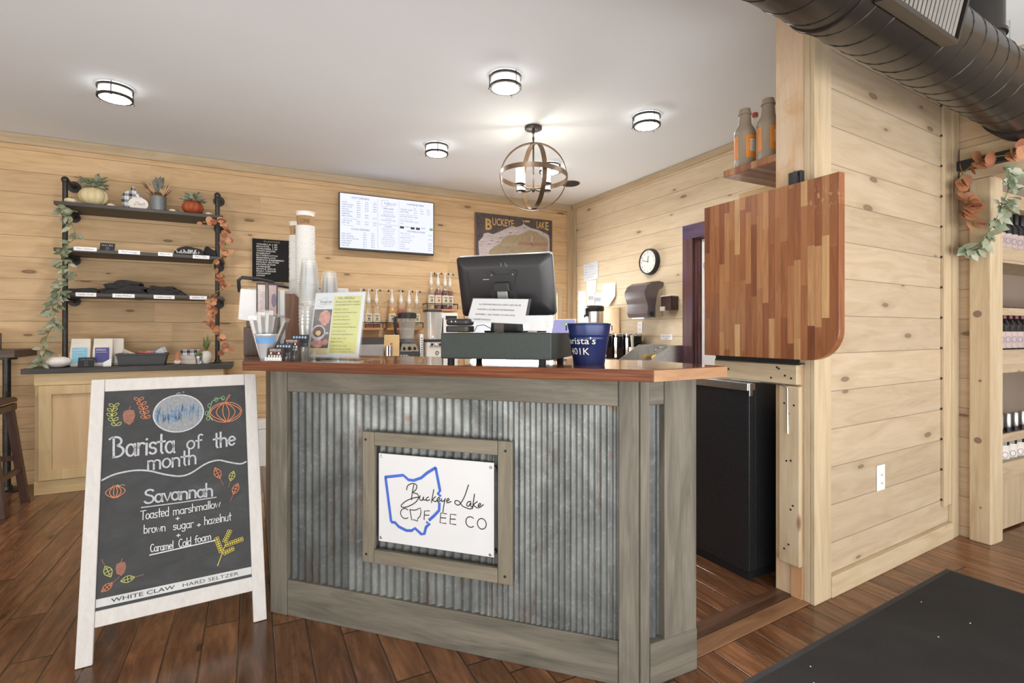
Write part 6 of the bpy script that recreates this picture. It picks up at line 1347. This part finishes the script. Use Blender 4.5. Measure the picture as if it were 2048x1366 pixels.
# ================================================================ ceiling fixtures
m_bronze = plain('dark_bronze', (.06, .052, .045), .4, .6, .15)
m_diff = emit('lamp_diffuser', (1.0, .985, .955), 4.0); m_diff2 = emit('lamp_lens', (1.0, .985, .955), 16.0)
LP = [(-.775, 4.02, 'leftmost flush drum light, above the pipe shelf'), (1.36, 2.79, 'flush drum light nearest the viewer, in front of the globe chandelier'), (1.355, 4.08, 'flush drum light above the menu screen, left of the globe chandelier'), (2.51, 2.85, 'rightmost flush drum light, nearest the wooden post'), (2.44, 4.08, 'flush drum light half hidden behind the globe chandelier')]
cl0 = None
for x, y, lb in LP:
    if cl0 is None:
        cl0 = thing('ceiling_light', lb, 'ceiling light', (x, y, 2.74), 0, 'flush drum ceiling lights')
        for z in (-.013, -.070):
            b = MB(); R = []
            for r, zz in ((.083, z-.007), (.096, z-.007), (.096, z+.007), (.083, z+.007)): R.append(b.ring((0, 0, zz), (0, 0, 1), r, 40, V(1, 0, 0)))
            b.skin(R, 0, False, True); b.build('metal_ring', m_bronze, cl0, smooth=40)
        b = MB(); b.skin([b.ring((0, 0, -.062), (0, 0, 1), .085, 40, V(1, 0, 0)), b.ring((0, 0, -.0205), (0, 0, 1), .085, 40, V(1, 0, 0))], 0, False); b.build('glass_drum', m_diff, cl0, smooth=40)
        b = MB(); b.cyl((0, 0, -.040), (0, 0, -.036), .0825, n=40); b.cyl((0, 0, -.046), (0, 0, -.041), .058, n=32); b.build('lens', m_diff2, cl0)
        ll = bpy.data.lights.new('drum_lamp', 'AREA'); ll.shape = 'DISK'; ll.size = .15; ll.energy = 13; ll.color = (1.0, .97, .93)
        lo_ = bpy.data.objects.new('drum_lamp', ll); COL.objects.link(lo_); lo_.location = (0, 0, -.05); lo_.parent = cl0
        for i in range(3):
            a = 2*math.pi*i/3+.5; c, s_ = math.cos(a)*.0975, math.sin(a)*.0975
            b = MB(); b.cyl((c, s_, -.082), (c, s_, -.002), .003, n=8); b.ell((c*1.02, s_*1.02, -.084), .006, .006, .005, 8, 6); b.build('post', m_bronze, cl0)
    else:
        copy_tree(cl0, (x, y, 2.74), random.uniform(0, 2), lb)
k = thing('ceiling_speaker', 'round black perforated ceiling speaker near the back corner', 'speaker', (2.945, 4.51, 2.74))
b = MB(); b.lathe([(.10, -.0005), (.10, -.006), (.088, -.012)], n=36); b.build('rim', m_black, k, smooth=40)
b = MB(); b.cyl((0, 0, -.0122), (0, 0, -.0135), .086, n=36); b.build('grille', plain('speaker_grille', (.03, .025, .022), .6, .3, .9, 160), k)
# globe chandelier
ch = thing('chandelier', 'bronze globe cage chandelier with candle lamps over the counter', 'chandelier', (1.885, 3.39, 2.74))
CZ = -.375; RR = .245
m_cage = plain('weathered_bronze', (.10, .06, .032), .45, .35, .25, 24)
b = MB(); b.lathe([(.064, -.0005), (.065, -.018), (.060, -.022), (.012, -.024), (.010, -.05)], n=32); b.build('canopy', m_bronze, ch, smooth=40)
b = MB()
for i in range(3):
    z = -.066-.024*i; u = V(1, 0, 0) if i % 2 else V(0, 1, 0)
    b.tube([u*(.007*math.cos(t))+V(0, 0, z+.016*math.sin(t)) for t in [2*math.pi*e/14 for e in range(14)]], .0022, 6, closed=True)
b.build('chain', m_bronze, ch, smooth=60)
def band(nrm, r, w_, th, name):
    nrm = Vector(nrm).normalized(); u = nrm.orthogonal().normalized(); v = nrm.cross(u); b = MB(); R = []
    for i in range(64):
        a = 2*math.pi*i/64; d = u*math.cos(a)+v*math.sin(a)
        R.append([b.bm.verts.new(V(0, 0, CZ)+d*(r+o)+nrm*h) for o, h in ((0, -w_/2), (th, -w_/2), (th, w_/2), (0, w_/2))])
    b.skin(R, 0, False, True); return b.build(name, m_cage, ch, smooth=40)
fw = Vector((.485, .874, 0)); rtv = Vector((.874, -.485, 0))
band(fw*.97+rtv*.05+V(0, 0, .05), RR, .030, .006, 'cage_ring'); band(rtv*.93+fw*.33+V(0, 0, .02), RR-.008, .034, .006, 'cage_ring'); band(V(.06, .02, 1), RR+.007, .036, .006, 'equator_ring')
b = MB(); b.cyl((0, 0, CZ+RR+.045), (0, 0, CZ-.10), .006, n=10); b.ell((0, 0, CZ-.105), .012, .012, .014, 12, 8); b.build('stem', m_bronze, ch, smooth=60)
m_can = emit('candle_glass', (1.0, .93, .80), 5.5); m_gold = plain('warm_brass', (.42, .28, .11), .35, .8)
for i in range(4):
    a = math.radians(15+90*i); c, s_ = math.cos(a)*.135, math.sin(a)*.135
    b = MB(); b.tube([(0, 0, CZ-.095), (c*.5, s_*.5, CZ-.10), (c, s_, CZ-.085)], .005, 8); b.lathe([(.034, -.006), (.040, 0), (.036, .005), (.012, .007)], (c, s_, CZ-.082), 20); ar = b.build('arm', m_bronze, ch, smooth=60)
    b = MB(); b.cyl((c, s_, CZ-.074), (c, s_, CZ+.055), .031, n=24, cap=False); b.build('candle_shade', m_can, ar, smooth=60)
    b = MB(); b.cyl((c, s_, CZ-.074), (c, s_, CZ-.05), .016, n=12); b.build('lamp_holder', m_gold, ar)
pl = bpy.data.lights.new('chandelier_bulb', 'POINT'); pl.energy = 5; pl.color = (1.0, .90, .74); pl.shadow_soft_size = .06
po = bpy.data.objects.new('chandelier_bulb', pl); COL.objects.link(po); po.location = (0, 0, CZ+.02); po.parent = ch
# ================================================================ spiral duct
D3 = V(DX, DY, 0); N3 = V(-DY, DX, 0)
def dp(s, n, z): return D3*s+N3*n+V(0, 0, z)
DN, DZ, DR = .925, 2.365, .152
du = thing('spiral_duct', 'big black spiral air duct running under the ceiling', 'duct', dp(0, DN, DZ))
m_duct = plain('black_duct_paint', (.028, .024, .021), .30, .3, .12, 3)
b = MB(); b.cyl(D3*-2.2, D3*3.70, DR, n=64, cap=True); b.build('pipe', m_duct, du, smooth=60)
b = MB(); pts = []
for i in range(0, 46*24):
    s = -2.2+i*(5.6/(46*24)); a = -2*math.pi*i/24; pts.append(D3*s+N3*(math.cos(a)*(DR+.0005))+V(0, 0, math.sin(a)*(DR+.0005)))
b.tube(pts, .0028, 5); b.build('spiral_seam', m_duct, du, smooth=60)
for s in (.62, 1.78):
    b = MB(); b.tube([D3*s+N3*(math.cos(t)*(DR+.003))+V(0, 0, math.sin(t)*(DR+.003)) for t in [2*math.pi*e/48 for e in range(48)]], .006, 6, closed=True)
    b.build('joint_band', m_duct, du, smooth=60)
b = MB(); b.cyl(D3*3.56, D3*3.705, DR+.012, n=56); b.build('end_band', plain('end_band_black', (.012, .011, .011), .5), du, smooth=40)  # wider, blacker band around the wall end of the duct
# register on the viewer-side upper quarter and collar up to the ceiling
REGC, REGN, REGU = 1.98, 0, 0
na = math.radians(205-0); nd = N3*math.cos(math.radians(155))+V(0, 0, math.sin(math.radians(155))); ud = N3*-math.sin(math.radians(155))*-1+V(0, 0, math.cos(math.radians(155))*-1)
nd = (-N3*.97+V(0, 0, -.22)).normalized(); ud = D3.cross(nd)*-1; ud = ud if ud.z > 0 else -ud
rc = D3*2.08+nd*(DR+.004)
rg = MB(); W2, H2 = .25, .085
rg.obox(rc-ud*H2, D3*W2, nd*.024, ud*.007); rg.obox(rc+ud*H2, D3*W2, nd*.024, ud*.007); rg.obox(rc-D3*W2, D3*.007, nd*.024, ud*(H2-.007)); rg.obox(rc+D3*W2, D3*.007, nd*.024, ud*(H2-.007)); 
rgo = rg.build('register', m_duct, du)
rg = MB(); 
for i in range(17): rg.obox(rc-D3*(W2-.03)+D3*(i*(2*W2-.06)/16), D3*.0018+nd*.004, nd*.016, ud*(H2-.008))
rg.build('louvers', plain('louver_metal', (.30, .28, .25), .35, .7), rgo)
b = MB(); b.cyl(D3*3.05+V(0, 0, DR*.8), D3*3.05+V(0, 0, 2.739-DZ), .085, n=32); b.cyl(D3*3.05+V(0, 0, DR+.02), D3*3.05+V(0, 0, DR+.035), .094, n=32); b.build('takeoff_collar', m_duct, du, smooth=40)
b = MB()
for s in (.2, 3.42): b.cyl(D3*s+V(0, 0, DR), D3*s+V(0, 0, 2.739-DZ), .0022, n=6)
b.build('hanger_wire', m_steel, du)
# ================================================================ flip-up counter leaf
def butcher():
    g = G('butcher_block_strips', .22, 0, .5); p, x, y, z = g.xyz(True)
    q_ = g.m('DIVIDE', y, .031); row = g.m('FLOOR', q_); fr = g.m('SUBTRACT', q_, row); r1 = g.white(g.comb(row, 8.3, 0))
    sq = g.m('DIVIDE', g.m('ADD', z, g.m('MULTIPLY', r1, 5)), .34); seg = g.m('FLOOR', sq); r2 = g.white(g.comb(row, seg, 2.2)); 
    gr = g.noise(g.comb(g.m('ADD', g.m('MULTIPLY', z, 2.2), g.m('MULTIPLY', r2, 30)), g.m('MULTIPLY', y, 30), g.m('MULTIPLY', x, 20)), 1.5, 6, .6, 1.2)
    base = g.ramp(r2, [(0.0, (.15, .052, .026)), (.15, (.24, .09, .042)), (.45, (.29, .118, .052)), (.74, (.35, .16, .072)), (.9, (.40, .205, .095)), (.985, (.56, .36, .175))])
    c = g.mix(1.0, base, g.ramp(gr, [(.25, (.72, .68, .66)), (.7, (1.18, 1.15, 1.1))]), 'MULTIPLY')
    sc_ = g.noise(g.comb(g.m('MULTIPLY', y, 60), g.m('MULTIPLY', z, 26), 0.0), 1.6, 5, .7); reg = g.n('ShaderNodeTexGradient', {0: g.comb(g.m('MULTIPLY', g.m('SUBTRACT', y, 1.33), 9.0), g.m('MULTIPLY', g.m('SUBTRACT', z, 1.755), 14.0), 0.0)}, gradient_type='SPHERICAL').outputs[1]
    c = g.mix(g.m('MULTIPLY', g.m('GREATER_THAN', sc_, .58), g.m('MULTIPLY', reg, .8)), c, (.60, .38, .20))
    c = g.mix(g.m('MULTIPLY', g.ramp(g.m('ABSOLUTE', g.m('SUBTRACT', fr, .5)), [(.46, 0.0), (.5, 1.0)]), .45), c, (.1, .035, .018))
    g.col(c); return g.mat
m_bb = butcher()
rr_ = .13
out = [(1.262, 1.846), (1.958, 1.846), (1.958, 1.0775)] + [(1.262+rr_-rr_*math.sin(t), 1.0775+rr_-rr_*math.cos(t)) for t in [math.pi/2*e/12 for e in range(13)]]
b = MB(); b.prism(out, lambda y, z: (2.112, y, z), lambda y, z: (2.150, y, z)); lf = tag(b.build('counter_leaf', m_bb, bevel=.003), 'striped butcher block flip-up counter leaf raised against the post', 'counter leaf')
hg = thing('piano_hinge', 'long black piano hinge under the raised butcher block leaf', 'hinge', (2.152, 1.455, 1.0535))
b = MB(); b.box(.0, .05, .0, .46, 0, .004); b.box(-.004, .0, .0, .46, 0, .0235); b.build('leaf_plate', m_black, hg)
b = MB(); b.cyl((-.004, 0, .002), (-.004, .46, .002), .005, n=10); b.build('knuckle', m_black, hg)
b = MB()
for i in range(9): b.cyl((-.0042, .03+.05*i, .014), (-.006, .03+.05*i, .014), .0045, n=8)
b.build('screws', m_blackm, hg)
lt = thing('latch', 'small black latch on the post holding the raised leaf', 'latch', (2.160, 1.49, 1.84))
b = MB(); b.box(.002, .030, -.030, .030, 0, .075); b.build('plate', m_black, lt, bevel=.003)
b = MB(); b.cyl((-.008, -.012, .0), (-.008, -.012, .07), .009, n=12); b.box(-.012, .002, -.022, .0, .02, .05); b.build('bolt', m_black, lt)
bk_ = tag(MB().tube([(2.150, 1.82, .9615), (2.150, 1.535, .960), (2.150, 1.515, .945), (2.150, 1.512, .74)], .0045, 6).build('steel_bracket', m_steel, smooth=60), 'thin bent steel bracket under the pine ledge beam', 'bracket')
# --- under-counter fridge
fr = thing('bar_fridge', 'black under counter fridge with steel top trim inside the bar', 'fridge', (2.118, 1.690, 0))
m_fb = plain('fridge_black', (.018, .018, .020), .32, .1, .25, 60)
b = MB(); b.box(.045, .62, .0, .60, .05, .953); b.build('body', m_fb, fr, bevel=.003)
b = MB(); b.box(.0, .0445, .0, .60, .05, .915); dr = b.build('door', m_fb, fr, bevel=.003)
b = MB(); b.box(-.012, .0445, .0, .60, .916, .953); b.box(-.004, .02, -.006, -.0005, .89, .953); b.build('top_trim', m_steel, fr, bevel=.002)
b = MB(); b.box(.02, .6, .02, .58, 0, .049); b.build('kick_plate', m_fb, fr)
# --- wall shelf with jugs behind the post
sh = tag(MB().box(2.19, 2.62, 1.602, 1.905, 2.000, 2.035).build('wall_shelf', m_bb, bevel=.003), 'small butcher block wall shelf carrying the tan jugs', 'shelf')
m_jug = plain('tan_plastic_jug', (.27, .215, .155), .4, 0, .05); m_jl = plain('orange_label', (.62, .22, .035), .5, 0, .12, 20); m_jw = plain('jug_facts', (.68, .66, .62), .6)
def jug(x, y, lb):
    k = thing('syrup_jug', lb, 'jug', (x, y, 2.0355), 0, 'tan jugs on the wall shelf')
    b = MB(); b.lathe([(.048, 0), (.054, .006), (.054, .03), (.052, .035), (.052, .168), (.054, .175), (.050, .195), (.032, .225), (.028, .275)], n=32); b.build('body', m_jug, k, smooth=40)
    b = MB(); b.lathe([(.030, .2755), (.033, .277), (.032, .285), (.030, .286), (.027, .305), (.022, .307)], n=28); b.build('cap', m_jug, k, smooth=40)
    for a0, a1, nm in ((-135, -70, 0), (-218, -176, 1)):
        b = MB(); R = [[b.bm.verts.new((.0526*math.cos(t), .0526*math.sin(t), z)) for t in [math.radians(a0+(a1-a0)*e/8) for e in range(9)]] for z in (.045, .160)]
        for e in range(8): b.bm.faces.new((R[0][e], R[0][e+1], R[1][e+1], R[1][e]))
        lo = b.build('label', m_jl, k)
        if nm == 0:
            b = MB(); R = [[b.bm.verts.new((.0530*math.cos(t), .0530*math.sin(t), z)) for t in [math.radians(-112+36*e/6) for e in range(7)]] for z in (.078, .138)]
            for e in range(6): b.bm.faces.new((R[0][e], R[0][e+1], R[1][e+1], R[1][e]))
            for j in range(6):
                z = .084+j*.009; b.ribbon([(.0533*math.cos(t), .0533*math.sin(t), z) for t in [math.radians(-109+30*e/5) for e in range(6)]], V(0, -1, 0), .0022, 1)
            b.build('facts_panel', [m_jw, m_ink], lo, recalc=False)
jug(2.262, 1.83, 'tan jug with orange label, left one on the wall shelf'); jug(2.262, 1.695, 'tan jug with orange label, right one against the wooden post')
k = thing('glass_bottle', 'clear glass bottle with red cap between the tan jugs', 'bottle', (2.345, 1.835, 2.0355))
b = MB(); b.lathe([(.030, 0), (.032, .004), (.032, .20), (.012, .25), (.012, .285)], n=20); b.build('body', m_bg, k, smooth=40)
b = MB(); b.lathe([(.014, .2855), (.015, .287), (.015, .305), (.012, .307)], n=16); b.build('cap', plain('red_cap', (.42, .06, .05), .5), k, smooth=40)
# cardboard carton on top of a tall cabinet behind the leaf
tc = tag(MB().box(2.92, 3.49, 1.81, 2.40, 0, 1.83).build('tall_cabinet', m_cab, bevel=.003), 'tall grey cabinet inside the bar behind the raised butcher block leaf', 'cabinet')
k = thing('cardboard_carton', 'brown cardboard carton peeking above the raised leaf', 'carton', (3.17, 2.27, 1.8305))
b = MB(); b.box(-.21, .2, -.17, .17, 0, .31); b.build('body', plain('cardboard', (.36, .23, .11), .8), k)
# ================================================================ floor mat
def carpet():
    g = G('charcoal_mat', .95, 0, .2); p, x, y, z = g.xyz(); n = g.noise(p, 260, 3, .7); n2 = g.noise(p, 3, 4)
    g.col(g.mix(g.ramp(n2, [(.4, 0.0), (.7, .5)]), g.ramp(n, [(.3, (.012, .012, .012)), (.7, (.05, .047, .046))]), (.05, .047, .045))); g.bump(n, .9, .004); return g.mat
mt = thing('floor_mat', 'charcoal ribbed entrance mat with rubber border on the wood floor', 'mat', (3.12, 1.335, 0), PROT)
b = MB(); b.box(-2.6, 0, -1.45, 0, .0005, .005); b.build('rubber_border', m_dark, mt, bevel=.002)
b = MB(); b.box(-2.572, -.028, -1.42, -.028, .0052, .0115); b.build('carpet', carpet(), mt, bevel=.002)
rnd = random.Random(6)
cr = MB()
for i in range(26):
    x, y = rnd.uniform(-2.2, -.1), rnd.uniform(-1.2, -.06); cr.ell((x, y, .0135), .004*rnd.uniform(.5, 1.2), .003, .002, 6, 4)
cr.build('lint_specks', plain('lint', (.6, .58, .55), .9), mt)['kind'] = 'stuff'
# ================================================================ wine room
rl = thing('barn_door_rail', 'flat black barn door rail above the wine room opening', 'rail', (3.672, 1.50, 2.135))
b = MB(); b.box(0, .010, -3.2, .04, 0, .055); b.build('bar', m_black, rl, bevel=.002)
b = MB()
for i in range(5): b.cyl((-.004, .005-.45*i, .028), (.0175, .005-.45*i, .028), .009, n=10)
b.build('spacer_bolt', m_black, rl)
def ax37(u, v, x=3.63):
    f_, r_ = (.4493, .8934), (.8934, -.4493); dx = f_[0]+r_[0]*(u-1024)/1030; dy = f_[1]+r_[1]*(u-1024)/1030; t = x/dx; return (x, dy*t, 1.2+t*(663-v)/1030)
garland('round_leaf_garland', 'orange round leaf garland draped over the black rail', 'garland', [(3.60, .62, 2.16), (3.595, .95, 2.135), (3.595, 1.21, 2.135), (3.595, 1.29, 2.145), (3.60, 1.38, 2.15), (3.60, 1.455, 2.10), (3.60, 1.475, 2.03), (3.60, 1.45, 1.94), (3.60, 1.43, 1.86), (3.60, 1.405, 1.78)], 46, .078, .06, [plain('round_leaf_%d' % i, c, .6, 0, .12, 30) for i, c in enumerate(((.42, .175, .08), (.49, .235, .125), (.31, .115, .055)))], 31, (.20, .25, .08), True, .04, .9)
garland('lambs_ear_garland', 'pale sage leaf garland hanging beside the wine room post', 'garland', [(3.60, 1.285, 2.08), (3.595, 1.255, 2.03), (3.595, 1.265, 1.95), (3.595, 1.29, 1.88), (3.595, 1.31, 1.81), (3.595, 1.35, 1.74), (3.60, 1.40, 1.67), (3.60, 1.45, 1.66), (3.60, 1.485, 1.68)], 78, .085, .034, [plain('sage_pale_%d' % i, c, .65, 0, .12, 30) for i, c in enumerate(((.28, .31, .21), (.37, .40, .30), (.18, .22, .13)))], 33, (.25, .3, .15), False, .035, .9)
wr = thing('wine_rack', 'tall pale wood wine shelving inside the wine room', 'wine rack', (3.90, 1.437, 0))
RW = 1.5
def board(n_, x0, x1, y0, y1, z0, z1, m_): b = MB(); b.box(x0, x1, y0, y1, z0, z1); return b.build(n_, m_, wr, bevel=.002)
m_wr = wood('wine_rack_wood', [(.38, .28, .175), (.47, .36, .235), (.54, .43, .30)], 'x', 1, .6, .6, knots=.1)
m_wrz = wood('wine_rack_upright', [(.36, .26, .16), (.45, .345, .225), (.52, .41, .285)], 'z', 1, .6, .6, knots=.1)
board('side', -.03, -.001, .0, .29, 0, 2.1, m_wrz)
for i in range(8): board('bin_plank', .0+i*.187, .185+i*.187, .0, .018, .012, .312, m_wrz)
board('bin_lip', 0, RW, -.006, .02, .313, .412, m_wr)
board('bin_floor', 0, RW, .02, .29, .29, .31, m_wr)
board('rail', 0, RW, -.004, .014, .533, .584, m_wr)
board('shelf', 0, RW, .0, .29, .95, 1.044, m_wr); board('shelf_lip', 0, RW, -.006, -.0005, 1.0, 1.09, m_wr)
board('rail', 0, RW, -.004, .014, 1.298, 1.343, m_wr)
board('shelf', 0, RW, .0, .29, 1.615, 1.665, m_wr); board('shelf_lip', 0, RW, -.006, -.0005, 1.63, 1.705, m_wr)
board('shelf', 0, RW, .0, .29, 1.955, 2.04, m_wr)
m_wg = plain('dark_wine_glass', (.012, .010, .012), .06, 0, .2); m_wl = plain('wine_label', (.46, .36, .33), .6, 0, .12); m_wf = plain('wine_foil', (.10, .012, .022), .35); m_wf2 = plain('wine_foil_black', (.015, .013, .015), .35); m_wl2 = plain('white_wine_label', (.66, .62, .56), .6); m_tr = plain('silver_foil', (.42, .42, .41), .3, .8)
def wine(r, h, foil, lab, nm, label, grp):
    k = thing(nm, label, 'bottle', (0, 0, 0), 0, grp)
    b = MB(); b.lathe([(r*.9, 0), (r, .004), (r, h*.60), (r*.85, h*.66), (r*.40, h*.75), (r*.36, h*.97)], n=20); b.build('glass', m_wg, k, smooth=40)
    b = MB(); b.lathe([(r*.40, h*.76), (r*.42, h*.77), (r*.40, h*.985), (r*.36, h)], n=16); b.build('foil', foil, k, smooth=40)
    b = MB(); R = [[b.bm.verts.new(((r+.0006)*math.cos(t), (r+.0006)*math.sin(t), z)) for t in [math.radians(-170+160*e/10) for e in range(11)]] for z in (h*.17, h*.50)]
    for e in range(10): b.bm.faces.new((R[0][e], R[0][e+1], R[1][e+1], R[1][e]))
    lo = b.build('label', lab, k)
    b = MB(); t0 = math.radians(-125)
    b.ribbon([((r+.001)*math.cos(t0+.35*math.cos(t)), (r+.001)*math.sin(t0+.35*math.cos(t)), h*.34+.018*math.sin(t)) for t in [math.pi*2*e/12 for e in range(13)]], V(-.6, -.8, 0), .003)
    b.build('emblem', plain('label_purple', (.16, .10, .22), .6), lo, recalc=False); return k
w1 = wine(.0375, .31, m_wf, m_wl, 'wine_bottle', 'dark red foiled wine bottle in the row on the middle wine shelf', 'middle shelf wine bottles')
for i in range(12):
    o = w1 if i == 0 else copy_tree(w1); o.location = (3.955+i*.083, 1.50, 1.0445)
w2 = wine(.0375, .285, m_wf2, m_wl, 'wine_bottle', 'dark wine bottle with pink label in the row on the upper wine shelf', 'upper shelf wine bottles')
for i in range(12):
    o = w2 if i == 0 else copy_tree(w2); o.location = (3.955+i*.083, 1.50, 1.6655)
w3 = wine(.045, .37, m_tr, m_wl2, 'sparkling_bottle', 'silver topped dark bottle with white label in the low wine bin', 'sparkling bottles in the low bin')
for i in range(8):
    o = w3 if i == 0 else copy_tree(w3); o.location = (3.97+i*.105, 1.51, .3105)
